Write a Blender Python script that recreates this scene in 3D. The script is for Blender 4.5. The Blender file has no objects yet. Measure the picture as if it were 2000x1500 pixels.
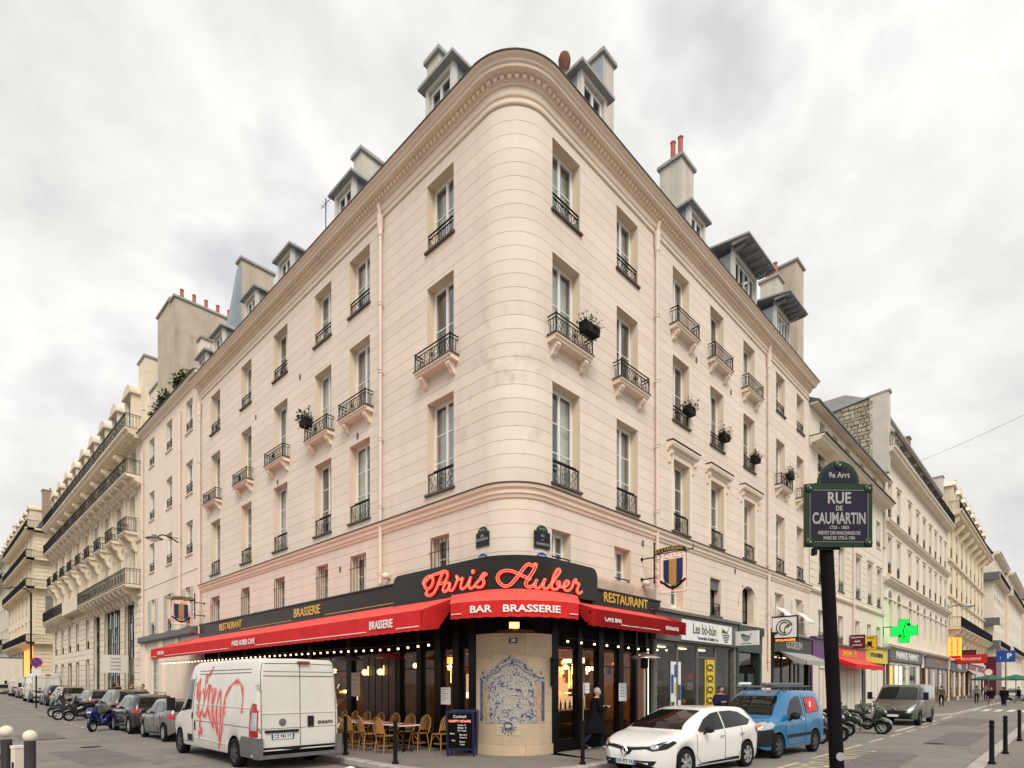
import bpy, bmesh, math, random
from mathutils import Vector, Matrix, noise
from mathutils.bvhtree import BVHTree
PI = math.pi
random.seed(7)
SC = bpy.context.scene
COL = SC.collection
# ------------------------------------------------------------------ camera
cam = bpy.data.cameras.new('camera'); camo = bpy.data.objects.new('camera', cam); COL.objects.link(camo)
camo.location = (9.948, -10.412, 1.95)
camo.rotation_euler = (PI/2, 0, math.radians(44.1))
cam.sensor_width = 36; cam.lens = 36*1129/2000; cam.shift_y = 587/2000
cam.clip_start = .1; cam.clip_end = 2000
SC.camera = camo
# ------------------------------------------------------------------ world: overcast daylight
W = bpy.data.worlds.new('World'); SC.world = W; W.use_nodes = True
nt = W.node_tree; N = nt.nodes; N.clear()
def nd(t, **k):
    n = N.new(t)
    for a, v in k.items(): setattr(n, a, v)
    return n
out = nd('ShaderNodeOutputWorld'); bg = nd('ShaderNodeBackground')
sky = nd('ShaderNodeTexSky', sky_type='NISHITA', sun_disc=False)
SUN_EL, SUN_AZ = math.radians(47), math.radians(150)   # behind the camera's right shoulder, veiled by cloud
sky.sun_elevation = SUN_EL; sky.sun_rotation = SUN_AZ
sky.air_density = 1; sky.dust_density = 3
tc = nd('ShaderNodeTexCoord')
mp = nd('ShaderNodeMapping'); mp.inputs['Scale'].default_value = (1, 1, 1.35); mp.inputs['Rotation'].default_value = (.25, .35, .6)
n1 = nd('ShaderNodeTexNoise'); n1.inputs['Scale'].default_value = 3.0; n1.inputs['Detail'].default_value = 10; n1.inputs['Roughness'].default_value = .58; n1.inputs['Distortion'].default_value = .1
n2 = nd('ShaderNodeTexNoise'); n2.inputs['Scale'].default_value = 3.1; n2.inputs['Detail'].default_value = 4
r1 = nd('ShaderNodeValToRGB'); r1.color_ramp.elements[0].position = .33; r1.color_ramp.elements[0].color = (6.7, 6.72, 6.8, 1)
r1.color_ramp.elements[1].position = .62; r1.color_ramp.elements[1].color = (10.3, 10.15, 9.9, 1)
e = r1.color_ramp.elements.new(.46); e.color = (8.5, 8.35, 8.15, 1)
r2 = nd('ShaderNodeValToRGB'); r2.color_ramp.elements[0].position = .60; r2.color_ramp.elements[0].color = (0, 0, 0, 1)
r2.color_ramp.elements[1].position = .72; r2.color_ramp.elements[1].color = (.35, .35, .35, 1)
mx = nd('ShaderNodeMix', data_type='RGBA')
L = nt.links.new
L(tc.outputs['Generated'], mp.inputs['Vector']); L(mp.outputs[0], n1.inputs['Vector']); L(mp.outputs[0], n2.inputs['Vector'])
L(n1.outputs[0], r1.inputs[0]); L(n2.outputs[0], r2.inputs[0])
L(r2.outputs[0], mx.inputs[0]); L(r1.outputs[0], mx.inputs[6]); L(sky.outputs[0], mx.inputs[7])
L(mx.outputs[2], bg.inputs[0]); L(bg.outputs[0], out.inputs[0])
bg.inputs[1].default_value = .057
sun = bpy.data.lights.new('sun', 'SUN'); suno = bpy.data.objects.new('sun', sun); COL.objects.link(suno)
sun.energy = 1.5; sun.angle = math.radians(28); sun.color = (1, .93, .84)
sd = Vector((math.cos(SUN_EL)*.80, -math.cos(SUN_EL)*.60, math.sin(SUN_EL)))
suno.rotation_euler = sd.to_track_quat('Z', 'Y').to_euler()
sky.sun_rotation = math.atan2(sd.x, sd.y)
SC.view_settings.view_transform = 'Standard'; SC.view_settings.look = 'None'
SC.view_settings.exposure = .80; SC.view_settings.gamma = 1; SC.view_settings.use_curve_mapping = False
SC.render.engine = 'CYCLES'
cy = SC.cycles
cy.use_denoising = True; cy.max_bounces = 7; cy.diffuse_bounces = 4; cy.glossy_bounces = 3; cy.transmission_bounces = 4; cy.transparent_max_bounces = 12
cy.caustics_reflective = False; cy.caustics_refractive = False; cy.sample_clamp_indirect = 6
# ------------------------------------------------------------------ materials
MATS = {}
def mat(name, col, rough=.7, metal=0, var=.12, vs=1.5, bump=0, bs=40, emit=None, es=0, dirt=0, dirtcol=(.12,.09,.07), spec=.35, coat=0, sx=(1,1,1), streak=0, spot=None, rnd=0):
    """procedural material: base colour with noise variation, optional blotchy dirt, vertical streaks and fine bump"""
    if name in MATS: return MATS[name]
    m = bpy.data.materials.new(name); m.use_nodes = True; t = m.node_tree; n = t.nodes; b = n['Principled BSDF']
    b.inputs['Roughness'].default_value = rough; b.inputs['Metallic'].default_value = metal
    b.inputs['Specular IOR Level'].default_value = spec; b.inputs['Coat Weight'].default_value = coat; b.inputs['Coat Roughness'].default_value = .08
    b.inputs['Base Color'].default_value = (*col, 1)
    if emit:
        b.inputs['Emission Color'].default_value = (*emit, 1); b.inputs['Emission Strength'].default_value = es
    g = n.new('ShaderNodeNewGeometry')
    mpn = n.new('ShaderNodeMapping'); mpn.inputs['Scale'].default_value = sx; t.links.new(g.outputs['Position'], mpn.inputs['Vector'])
    last = None
    if var:
        a = n.new('ShaderNodeTexNoise'); a.inputs['Scale'].default_value = vs; a.inputs['Detail'].default_value = 6; a.inputs['Roughness'].default_value = .6
        t.links.new(mpn.outputs[0], a.inputs['Vector'])
        r = n.new('ShaderNodeValToRGB'); e0, e1 = r.color_ramp.elements
        e0.position = .3; e1.position = .7
        e0.color = (*[c*(1-var) for c in col], 1); e1.color = (*[min(1, c*(1+var)) for c in col], 1)
        t.links.new(a.outputs[0], r.inputs[0]); last = r.outputs[0]
        t.links.new(last, b.inputs['Base Color'])
    def overlay(scale, sc3, lo, hi, amt):
        nonlocal last
        m2 = n.new('ShaderNodeMapping'); m2.inputs['Scale'].default_value = sc3; t.links.new(g.outputs['Position'], m2.inputs['Vector'])
        a = n.new('ShaderNodeTexNoise'); a.inputs['Scale'].default_value = scale; a.inputs['Detail'].default_value = 8; a.inputs['Roughness'].default_value = .65
        t.links.new(m2.outputs[0], a.inputs['Vector'])
        r = n.new('ShaderNodeMapRange'); r.inputs[1].default_value = lo; r.inputs[2].default_value = hi; r.inputs[4].default_value = amt
        t.links.new(a.outputs[0], r.inputs[0])
        x = n.new('ShaderNodeMix'); x.data_type = 'RGBA'; t.links.new(r.outputs[0], x.inputs[0])
        if last: t.links.new(last, x.inputs[6])
        else: x.inputs[6].default_value = (*col, 1)
        x.inputs[7].default_value = (*dirtcol, 1); last = x.outputs[2]; t.links.new(last, b.inputs['Base Color'])
    if dirt: overlay(.9, (1, 1, 1), .56, .8, dirt)
    if streak: overlay(1.6, (1.6, 1.6, .12), .5, .78, streak)
    if spot:
        vm = n.new('ShaderNodeVectorMath'); vm.operation = 'SUBTRACT'; t.links.new(g.outputs['Position'], vm.inputs[0]); vm.inputs[1].default_value = spot[:3]
        v2 = n.new('ShaderNodeVectorMath'); v2.operation = 'MULTIPLY'; v2.inputs[1].default_value = (1/spot[3], 1/spot[3], 1/spot[4]); t.links.new(vm.outputs[0], v2.inputs[0])
        le = n.new('ShaderNodeVectorMath'); le.operation = 'LENGTH'; t.links.new(v2.outputs[0], le.inputs[0])
        fa = n.new('ShaderNodeMapRange'); fa.inputs[1].default_value = .35; fa.inputs[2].default_value = 1; fa.inputs[3].default_value = 1; fa.inputs[4].default_value = 0; t.links.new(le.outputs['Value'], fa.inputs[0])
        a = n.new('ShaderNodeTexNoise'); a.inputs['Scale'].default_value = 1.1; a.inputs['Detail'].default_value = 9; a.inputs['Roughness'].default_value = .68; t.links.new(g.outputs['Position'], a.inputs['Vector'])
        r = n.new('ShaderNodeMapRange'); r.inputs[1].default_value = .52; r.inputs[2].default_value = .74; r.inputs[4].default_value = .75; t.links.new(a.outputs[0], r.inputs[0])
        mm_ = n.new('ShaderNodeMath'); mm_.operation = 'MULTIPLY'; t.links.new(fa.outputs[0], mm_.inputs[0]); t.links.new(r.outputs[0], mm_.inputs[1])
        x = n.new('ShaderNodeMix'); x.data_type = 'RGBA'; t.links.new(mm_.outputs[0], x.inputs[0]); t.links.new(last, x.inputs[6]); x.inputs[7].default_value = (.30, .24, .21, 1); t.links.new(x.outputs[2], b.inputs['Base Color'])
    if rnd:
        oi = n.new('ShaderNodeObjectInfo'); mr = n.new('ShaderNodeMapRange'); mr.inputs[3].default_value = 1-rnd; mr.inputs[4].default_value = 1+rnd*.5; t.links.new(oi.outputs['Random'], mr.inputs[0])
        vv = n.new('ShaderNodeVectorMath'); vv.operation = 'SCALE'; t.links.new(b.inputs['Base Color'].links[0].from_socket, vv.inputs[0]); t.links.new(mr.outputs[0], vv.inputs['Scale']); t.links.new(vv.outputs[0], b.inputs['Base Color'])
    if bump:
        a = n.new('ShaderNodeTexNoise'); a.inputs['Scale'].default_value = bs; a.inputs['Detail'].default_value = 4
        t.links.new(g.outputs['Position'], a.inputs['Vector'])
        bp = n.new('ShaderNodeBump'); bp.inputs['Strength'].default_value = bump; bp.inputs['Distance'].default_value = .02
        t.links.new(a.outputs[0], bp.inputs['Height']); t.links.new(bp.outputs[0], b.inputs['Normal'])
    MATS[name] = m; return m
def glassmat(name, tint=(.85,.9,.88), ior=1.5, gl=1.0, rough=.01):
    if name in MATS: return MATS[name]
    m = bpy.data.materials.new(name); m.use_nodes = True; t = m.node_tree; n = t.nodes; n.clear()
    o = n.new('ShaderNodeOutputMaterial'); mxs = n.new('ShaderNodeMixShader'); tr = n.new('ShaderNodeBsdfTransparent'); g = n.new('ShaderNodeBsdfGlossy')
    tr.inputs[0].default_value = (*tint, 1); g.inputs[0].default_value = (gl, gl, gl, 1); g.inputs['Roughness'].default_value = rough
    f = n.new('ShaderNodeFresnel'); f.inputs[0].default_value = ior
    nz = n.new('ShaderNodeTexNoise'); nz.inputs['Scale'].default_value = 1.3; ge = n.new('ShaderNodeNewGeometry'); t.links.new(ge.outputs['Position'], nz.inputs['Vector'])
    bp = n.new('ShaderNodeBump'); bp.inputs['Strength'].default_value = .05; bp.inputs['Distance'].default_value = .05
    t.links.new(nz.outputs[0], bp.inputs['Height']); t.links.new(bp.outputs[0], g.inputs['Normal'])
    om = n.new('ShaderNodeMath'); om.operation = 'SUBTRACT'; om.inputs[0].default_value = 1; t.links.new(ge.outputs['Backfacing'], om.inputs[1])
    mu_ = n.new('ShaderNodeMath'); mu_.operation = 'MULTIPLY'; t.links.new(f.outputs[0], mu_.inputs[0]); t.links.new(om.outputs[0], mu_.inputs[1]); t.links.new(mu_.outputs[0], mxs.inputs[0]); t.links.new(tr.outputs[0], mxs.inputs[1]); t.links.new(g.outputs[0], mxs.inputs[2]); t.links.new(mxs.outputs[0], o.inputs[0])
    MATS[name] = m; return m
def emat(name, col, s): return mat(name, [c*.5 for c in col], .5, var=0, emit=col, es=s)
M = dict(
 cream=mat('cream_render', (.78,.672,.572), .85, var=.05, vs=.35, bump=.15, bs=30, dirt=.20, streak=.22, dirtcol=(.54,.42,.34), spot=(-.9, .1, 9.6, 1.9, 3.4), rnd=.05),
 creamlow=mat('cream_render_worn', (.75,.645,.54), .85, var=.06, vs=.5, bump=.15, bs=30, dirt=.16, streak=.2, dirtcol=(.38,.29,.22)),
 joint=mat('joint_render', (.65,.54,.445), .95, var=.15),
 reveal=mat('reveal_render', (.78,.64,.50), .85, var=.06, streak=.12, dirtcol=(.4,.3,.2)),
 trim=mat('cornice_render', (.84,.71,.575), .8, var=.06, vs=.7, dirt=.10, dirtcol=(.35,.25,.16)),
 annex=mat('annex_render', (.80,.68,.565), .85, var=.04, vs=.5, streak=.12, dirtcol=(.5,.4,.33)),
 haus=mat('pale_limestone', (.76,.665,.52), .85, var=.10, vs=1.2, bump=.2, bs=20, dirt=.35, streak=.35, dirtcol=(.36,.27,.17), rnd=.08),
 haus2=mat('warm_limestone', (.76,.655,.49), .85, var=.10, vs=.9, dirt=.25, streak=.25, dirtcol=(.36,.28,.18)),
 greystone=mat('grey_limestone', (.60,.56,.47), .85, var=.10, vs=.9, dirt=.3, streak=.25, dirtcol=(.28,.24,.2)),
 offwhite=mat('off_white_render', (.74,.67,.56), .85, var=.06, vs=.8, streak=.18, dirtcol=(.42,.36,.28)),
 whitepaint=mat('white_window_paint', (.80,.79,.75), .45, var=.03),
 curtain=mat('curtain', (.80,.79,.75), .9, var=.1, vs=6),
 curtaingrey=mat('curtain_grey', (.58,.59,.58), .9, var=.2, vs=5),
 dark=mat('dark_interior', (.035,.032,.03), .9, var=.2),
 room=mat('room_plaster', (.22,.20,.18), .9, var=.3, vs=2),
 iron=mat('black_iron', (.010,.010,.011), .6, var=.2, spec=.12),
 zinc=mat('zinc', (.30,.35,.39), .45, metal=.35, var=.12, vs=2, streak=.25, dirtcol=(.12,.13,.14)),
 slate=mat('roof_slate', (.10,.115,.135), .6, var=.25, vs=3),
 lead=mat('lead_grey_timber', (.36,.36,.35), .7, var=.12, vs=3, streak=.3, dirtcol=(.15,.14,.13)),
 chim=mat('chimney_render', (.52,.45,.35), .9, var=.12, vs=1.1, dirt=.4, streak=.45, dirtcol=(.17,.15,.12), bump=.3),
 chimpale=mat('pale_chimney_render', (.60,.56,.48), .9, var=.1, vs=1.1, dirt=.3, streak=.4, dirtcol=(.22,.2,.17), bump=.3),
 terracotta=mat('terracotta', (.40,.12,.08), .8, var=.2, vs=5),
 brick=mat('red_brick', (.33,.13,.08), .9, var=.3, vs=6),
 pipe=mat('drainpipe_paint', (.74,.62,.53), .5, var=.05, streak=.2, dirtcol=(.4,.28,.2)),
 sill=mat('dark_sill', (.10,.075,.055), .7, var=.3),
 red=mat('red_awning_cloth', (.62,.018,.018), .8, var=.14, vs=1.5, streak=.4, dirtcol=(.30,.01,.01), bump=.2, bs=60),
 redtop=mat('pale_red_awning_cloth', (.80,.09,.075), .8, var=.12, vs=1.6, streak=.4, dirt=.3, dirtcol=(.5,.04,.03), bump=.2, bs=60),  # paler red for the sloping top cloth
 black=mat('black_lacquer', (.006,.005,.005), .4, var=.2, spec=.18),
 blackm=mat('black_matt', (.007,.006,.006), .9, var=.2, spec=.08),
 bronze=mat('dark_bronze_fascia', (.022,.018,.012), .4, var=.15, vs=2, spec=.25),
 brass=mat('brass', (.62,.40,.13), .35, metal=.9, var=.1),
 gold=mat('gold_leaf_glow', (.62,.43,.12), .4, metal=.6, var=.15, emit=(.8,.5,.1), es=.04),  # faint emission put into the unlit gold lettering
 white=mat('white_lettering', (.80,.80,.78), .6, var=.03),
 whiteplas=mat('white_plastic', (.78,.78,.76), .4, var=.03),
 neon=emat('red_neon_tube', (1,.14,.09), 1.6), neonbody=mat('red_letter_body', (.75,.012,.008), .4, var=.05, emit=(1,.02,.008), es=.42),
 neony=emat('yellow_neon_tube', (1,.62,.18), 2.2), neono=emat('orange_neon_tube', (1,.22,.03), 2.4), neonp=emat('pink_neon_tube', (1,.25,.2), 1.2),
 bulb=emat('warm_bulb', (1,.55,.28), 4.5), warm=emat('warm_lamp', (1,.55,.2), 6), panelw=emat('lit_panel', (1,.8,.55), 1.2),
 asphalt=mat('asphalt', (.22,.20,.178), .9, var=.18, vs=.7, bump=.35, bs=60, dirt=.5, dirtcol=(.13,.118,.105)),
 pave=mat('pavement_asphalt', (.20,.18,.16), .9, var=.14, vs=.9, bump=.3, bs=70, dirt=.4, dirtcol=(.09,.083,.078)),
 kerb=mat('granite_kerb', (.40,.37,.33), .8, var=.2, vs=4, bump=.2, bs=50, dirt=.3, dirtcol=(.2,.18,.16)),
 paint=mat('road_paint', (.62,.60,.54), .8, var=.12, vs=5, dirt=.75, dirtcol=(.16,.15,.14)),
 painty=mat('yellow_road_paint', (.50,.44,.27), .8, var=.12, vs=5, dirt=.8, dirtcol=(.16,.15,.14)),
 tyre=mat('rubber', (.012,.012,.012), .9, var=.2, spec=.15), rim=mat('alloy_rim', (.50,.50,.50), .35, metal=.7, var=.1),
 rimd=mat('dark_rim', (.09,.09,.09), .4, metal=.5, var=.1),
 carglass=mat('car_glass', (.008,.010,.008), .03, var=0, spec=.4), chrome=mat('chrome', (.75,.75,.75), .12, metal=1, var=0),
 plasd=mat('dark_plastic', (.016,.016,.017), .65, var=.15, spec=.2), plasg=mat('grey_plastic', (.13,.13,.13), .65, var=.12, dirt=.3, dirtcol=(.22,.2,.17)),
 lampred=mat('red_tail_lamp', (.35,.006,.012), .15, var=0, coat=.7), lampclear=mat('clear_lamp', (.55,.56,.56), .1, metal=.5, var=.1, coat=.8), lampora=mat('orange_lamp', (.7,.2,.02), .2, var=0),
 carwhite=mat('white_car_paint', (.76,.75,.72), .28, var=.02, coat=.7), vanwhite=mat('dirty_white_van_paint', (.68,.66,.60), .42, var=.04, vs=1, coat=.25, dirt=.3, streak=.35, dirtcol=(.42,.37,.29)),
 carblue=mat('blue_car_paint', (.008,.15,.33), .25, var=.05, coat=.8), cargrey=mat('taupe_car_paint', (.19,.175,.165), .3, metal=.3, var=.04, coat=.7),
 carbrown=mat('brown_grey_car_paint', (.12,.11,.085), .3, metal=.3, var=.05, coat=.7), carsand=mat('sand_car_paint', (.30,.27,.20), .3, metal=.3, var=.04, coat=.7),
 carblack=mat('black_car_paint', (.012,.012,.014), .22, var=0, coat=.9), carsilver=mat('silver_car_paint', (.42,.42,.40), .3, metal=.4, var=.04, coat=.7),
 scblue=mat('blue_scooter_paint', (.006,.018,.12), .22, var=0, coat=.9), scgreen=mat('dark_green_scooter_paint', (.03,.04,.028), .3, metal=.3, var=0, coat=.8),
 skin=mat('skin', (.50,.30,.21), .6, var=.06), hair=mat('dark_hair', (.03,.02,.015), .7, var=.2), hairg=mat('grey_hair', (.38,.35,.32), .7, var=.2),
 coat=mat('black_wool', (.009,.009,.010), .95, var=.3, spec=.08), navy=mat('navy_cloth', (.018,.024,.05), .9, var=.2, spec=.08), jeans=mat('denim', (.05,.075,.13), .9, var=.2, spec=.08), khaki=mat('olive_cloth', (.09,.085,.055), .9, var=.2, spec=.08), greycl=mat('grey_cloth', (.16,.155,.15), .9, var=.15), maroon=mat('maroon_cloth', (.12,.03,.03), .9, var=.2), shoe=mat('pale_shoe', (.55,.52,.47), .7, var=.1),
 rattan=mat('rattan', (.42,.21,.06), .6, var=.25, vs=14), rattand=mat('dark_rattan', (.09,.05,.02), .7, var=.3, vs=14), redtab=mat('red_tabletop', (.40,.03,.025), .35, var=.1), wood=mat('brown_wood', (.14,.06,.022), .5, var=.25, vs=5), woodd=mat('dark_panelling', (.055,.03,.014), .4, var=.25, vs=4),
 leaf=mat('leaf_green', (.07,.12,.03), .6, var=.45, vs=6), leafd=mat('dry_leaf', (.07,.075,.035), .8, var=.6, vs=9),
 plaqueb=mat('blue_black_enamel', (.008,.007,.020), .35, var=.1, spec=.3), plaqueg=mat('green_enamel', (.005,.030,.009), .35, var=.1, spec=.35), plaquew=mat('plaque_lettering', (.34,.32,.32), .5, var=.08),
 shutter=mat('pale_shutter_paint', (.66,.63,.57), .6, var=.06, streak=.15, dirtcol=(.4,.36,.3)),
 greenpaint=mat('dark_green_paint', (.02,.045,.035), .4, var=.15), greyfas=mat('grey_shop_paint', (.13,.125,.11), .5, var=.1), purple=mat('purple_paint', (.09,.008,.12), .4, var=.1), maroonp=mat('maroon_paint', (.10,.012,.025), .4, var=.1),
 greyaw=mat('grey_awning_cloth', (.36,.35,.33), .85, var=.08), yellowp=mat('yellow_panel', (.70,.50,.03), .5, var=.05), orangeglow=emat('orange_lit_window', (1,.40,.07), .75),
 tile=mat('blank_tile_cream', (.50,.42,.29), .4, var=.12, vs=8), pstone=mat('pillar_limestone', (.54,.42,.29), .8, rnd=.12, var=.12, vs=2, bump=.25, bs=30, dirt=.3, dirtcol=(.30,.24,.17)),
 greenx=emat('green_cross_light', (.0,1,.04), 1.6), bluesign=mat('blue_sign', (.015,.07,.32), .4, var=.02), redsign=mat('red_sign', (.60,.02,.02), .4, var=.02),
 rubble=mat('rubble_stone', (.46,.41,.31), .95, rnd=.3, var=.22, vs=2.2, bump=.5, bs=12, dirt=.35, dirtcol=(.2,.17,.12)), mortar=mat('mortar', (.30,.265,.20), .95, var=.15),
 wineglow=mat('bistro_wall', (.34,.18,.07), .6, var=.3, vs=3), slategrey=mat('umbrella_green', (.02,.14,.08), .8, var=.1),
)
def cracks(m, sc, col, w):
    t = m.node_tree; n = t.nodes; b = n['Principled BSDF']; src = b.inputs['Base Color'].links[0].from_socket
    g = n.new('ShaderNodeNewGeometry'); nz = n.new('ShaderNodeTexNoise'); nz.inputs['Scale'].default_value = 1.7; nz.inputs['Detail'].default_value = 6; t.links.new(g.outputs['Position'], nz.inputs['Vector'])
    mxv = n.new('ShaderNodeMix'); mxv.data_type = 'VECTOR'; mxv.inputs[0].default_value = .35; t.links.new(g.outputs['Position'], mxv.inputs[4]); t.links.new(nz.outputs['Color'], mxv.inputs[5])
    v = n.new('ShaderNodeTexVoronoi'); v.feature = 'DISTANCE_TO_EDGE'; v.inputs['Scale'].default_value = sc; t.links.new(mxv.outputs[1], v.inputs['Vector'])
    r = n.new('ShaderNodeMapRange'); r.inputs[1].default_value = 0; r.inputs[2].default_value = w; r.inputs[3].default_value = .55; r.inputs[4].default_value = 0; t.links.new(v.outputs['Distance'], r.inputs[0])
    x = n.new('ShaderNodeMix'); x.data_type = 'RGBA'; t.links.new(r.outputs[0], x.inputs[0]); t.links.new(src, x.inputs[6]); x.inputs[7].default_value = (*col, 1); t.links.new(x.outputs[2], b.inputs['Base Color'])
cracks(M['asphalt'], .42, (.07, .064, .058), .006); cracks(M['pave'], .55, (.07, .064, .058), .006)
M['glass'] = glassmat('window_glass', (.86,.88,.87), 2.3, .95)
M['shopglass'] = glassmat('shop_glass', (.92,.92,.90), 1.42, .75)
# ------------------------------------------------------------------ helpers
def smooth(o, ang=40):
    me = o.data if hasattr(o, 'data') else o
    for p in me.polygons: p.use_smooth = True
    if hasattr(me, 'set_sharp_from_angle'): me.set_sharp_from_angle(angle=math.radians(ang))
def islands(mb):
    par = {}
    def find(a):
        while par[a] != a: par[a] = par[par[a]]; a = par[a]
        return a
    key = [tuple(round(c, 4) for c in v) for v in mb.v]
    for k in key: par.setdefault(k, k)
    for f in mb.f:
        r = find(key[f[0]])
        for i in f[1:]: par[find(key[i])] = r
    g = {}
    for f in mb.f: g.setdefault(find(key[f[0]]), []).append(f)
    out = []
    for fs in g.values():
        m = MB(); ix = {}
        for f in fs:
            for i in f:
                if i not in ix: ix[i] = len(m.v); m.v.append(mb.v[i])
            m.f.append(tuple(ix[i] for i in f)); m.mi.append(0)
        out.append(m)
    return out
class MB:
    """collects faces of one mesh; optional matrix applied on the way in"""
    def __init__(s, mx=None): s.v = []; s.f = []; s.mx = mx; s.mi = []; s.cur = 0
    def add(s, vs, fs):
        b = len(s.v)
        if s.mx is not None: vs = [tuple(s.mx @ Vector(p)) for p in vs]
        s.v += [tuple(p) for p in vs]; s.f += [tuple(i+b for i in f) for f in fs]; s.mi += [s.cur]*len(fs); return s
    def box(s, x0, x1, y0, y1, z0, z1):
        return s.add([(x0,y0,z0),(x1,y0,z0),(x1,y1,z0),(x0,y1,z0),(x0,y0,z1),(x1,y0,z1),(x1,y1,z1),(x0,y1,z1)],
                     [(0,3,2,1),(4,5,6,7),(0,1,5,4),(1,2,6,5),(2,3,7,6),(3,0,4,7)])
    def quad(s, a, b, c, d): return s.add([a,b,c,d], [(0,1,2,3)])
    def prism(s, poly, h0, h1, ax='y'):
        """2-D polygon extruded along an axis: ax y -> poly is (x,z); x -> (y,z); z -> (x,y)"""
        n = len(poly)
        def P(p, h): return {'y': (p[0], h, p[1]), 'x': (h, p[0], p[1]), 'z': (p[0], p[1], h)}[ax]
        return s.add([P(p, h0) for p in poly]+[P(p, h1) for p in poly],
                     [tuple(range(n))[::-1], tuple(range(n, 2*n))]+[(i, (i+1)%n, n+(i+1)%n, n+i) for i in range(n)])
    def tube(s, pts, r, seg=5, closed=False, caps=True):
        pts = [Vector(p) for p in pts]; n = len(pts); vs = []; fs = []; up = None
        for i, p in enumerate(pts):
            if closed: d = pts[(i+1)%n]-pts[i-1]
            else: d = pts[min(i+1, n-1)]-pts[max(i-1, 0)]
            if d.length < 1e-9: d = Vector((0,0,1))
            d.normalize()
            if up is None: up = Vector((0,0,1)) if abs(d.z) < .9 else Vector((1,0,0))
            a = d.cross(up)
            if a.length < 1e-3: a = d.cross(Vector((1,.3,.2)))
            a.normalize(); b = a.cross(d).normalized(); up = b
            rr = r[i] if isinstance(r, (list, tuple)) else r
            for k in range(seg):
                t = 2*PI*k/seg+PI/4; vs.append(p+a*(rr*math.cos(t))+b*(rr*math.sin(t)))
        m = n if closed else n-1
        for i in range(m):
            j = (i+1) % n
            for k in range(seg): fs.append((i*seg+k, i*seg+(k+1)%seg, j*seg+(k+1)%seg, j*seg+k))
        if caps and not closed: fs += [tuple(range(seg)), tuple(range((n-1)*seg, n*seg))[::-1]]
        return s.add(vs, fs)
    def lathe(s, prof, seg=16, c=(0,0,0), ax='z', arc=2*PI, a0=0):
        vs = []; fs = []; full = abs(arc-2*PI) < 1e-6; m = seg if full else seg+1; n = len(prof)
        for k in range(m):
            t = a0+arc*k/seg
            for r, h in prof:
                x, y = r*math.cos(t), r*math.sin(t)
                p = {'z': (x,y,h), 'y': (x,h,y), 'x': (h,x,y)}[ax]; vs.append((p[0]+c[0], p[1]+c[1], p[2]+c[2]))
        for k in range(seg):
            j = (k+1) % m
            for i in range(n-1): fs.append((k*n+i, j*n+i, j*n+i+1, k*n+i+1))
        return s.add(vs, fs)
    def ball(s, c, r, seg=8, sq=(1,1,1)):
        k = max(4, seg//2+1); prof = [(r*math.sin(PI*i/k), -r*math.cos(PI*i/k)) for i in range(k+1)]
        b = len(s.v); sub = MB(); sub.lathe(prof, seg)
        return s.add([(c[0]+p[0]*sq[0], c[1]+p[1]*sq[1], c[2]+p[2]*sq[2]) for p in sub.v], sub.f)
    def mesh(s, name, mats, sm=0):
        me = bpy.data.meshes.new(name); me.from_pydata(s.v, [], s.f)
        for m_ in (mats if isinstance(mats, (list, tuple)) else [mats]): me.materials.append(m_)
        if any(s.mi):
            for p, i in zip(me.polygons, s.mi): p.material_index = i
        bm = bmesh.new(); bm.from_mesh(me)
        bmesh.ops.remove_doubles(bm, verts=bm.verts, dist=1e-5)
        bmesh.ops.recalc_face_normals(bm, faces=bm.faces); bm.to_mesh(me); bm.free()
        if sm: smooth(me, sm)
        return me
    def build(s, name, mats, parent=None, sm=0, mx=None, kind=None, label=None):
        """link as one object; vertices are taken as they are, in the parent's space"""
        o = bpy.data.objects.new(name, s.mesh(name, mats, sm)); COL.objects.link(o)
        if parent is not None: o.parent = parent
        if mx is not None: o.matrix_local = mx
        if kind: o['kind'] = kind
        if label: o['label'] = label
        return o
def link(name, me, parent=None, loc=None, rz=0, mx=None, label=None, kind=None):
    o = bpy.data.objects.new(name, me); COL.objects.link(o)
    if parent is not None: o.parent = parent
    if mx is not None: o.matrix_local = mx
    elif loc is not None: o.location = loc; o.rotation_euler = (0, 0, rz)
    if label: o['label'] = label
    if kind: o['kind'] = kind
    return o
def thing(name, label, cat, loc=(0,0,0), rz=0, group=None, tilt=None):
    o = bpy.data.objects.new(name, None); COL.objects.link(o); o.empty_display_size = .2
    o.location = loc; o.rotation_euler = (tilt[0], tilt[1], rz) if tilt else (0, 0, rz); o['label'] = label; o['category'] = cat
    if group: o['group'] = group
    return o
def tag(o, label, cat, group=None):
    o['label'] = label; o['category'] = cat
    if group: o['group'] = group
    return o
def sub(name, parent, loc=(0,0,0), rz=0, rx=0, ry=0):
    o = bpy.data.objects.new(name, None); COL.objects.link(o); o.empty_display_size = .1; o.parent = parent; o.location = loc; o.rotation_euler = (rx, ry, rz); return o
def kids(o): return [c for c in KID.get(o.name, [])]
def copytree(o, parent=None, loc=None, rz=None, label=None, group=None):
    c = o.copy(); COL.objects.link(c)
    if parent is not None: c.parent = parent
    if loc is not None: c.location = loc
    if rz is not None: c.rotation_euler = (0, 0, rz)
    if label: c['label'] = label
    if group: c['group'] = group
    for ch in list(o.children): copytree(ch, c)
    return c
TEXTC = {}
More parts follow.
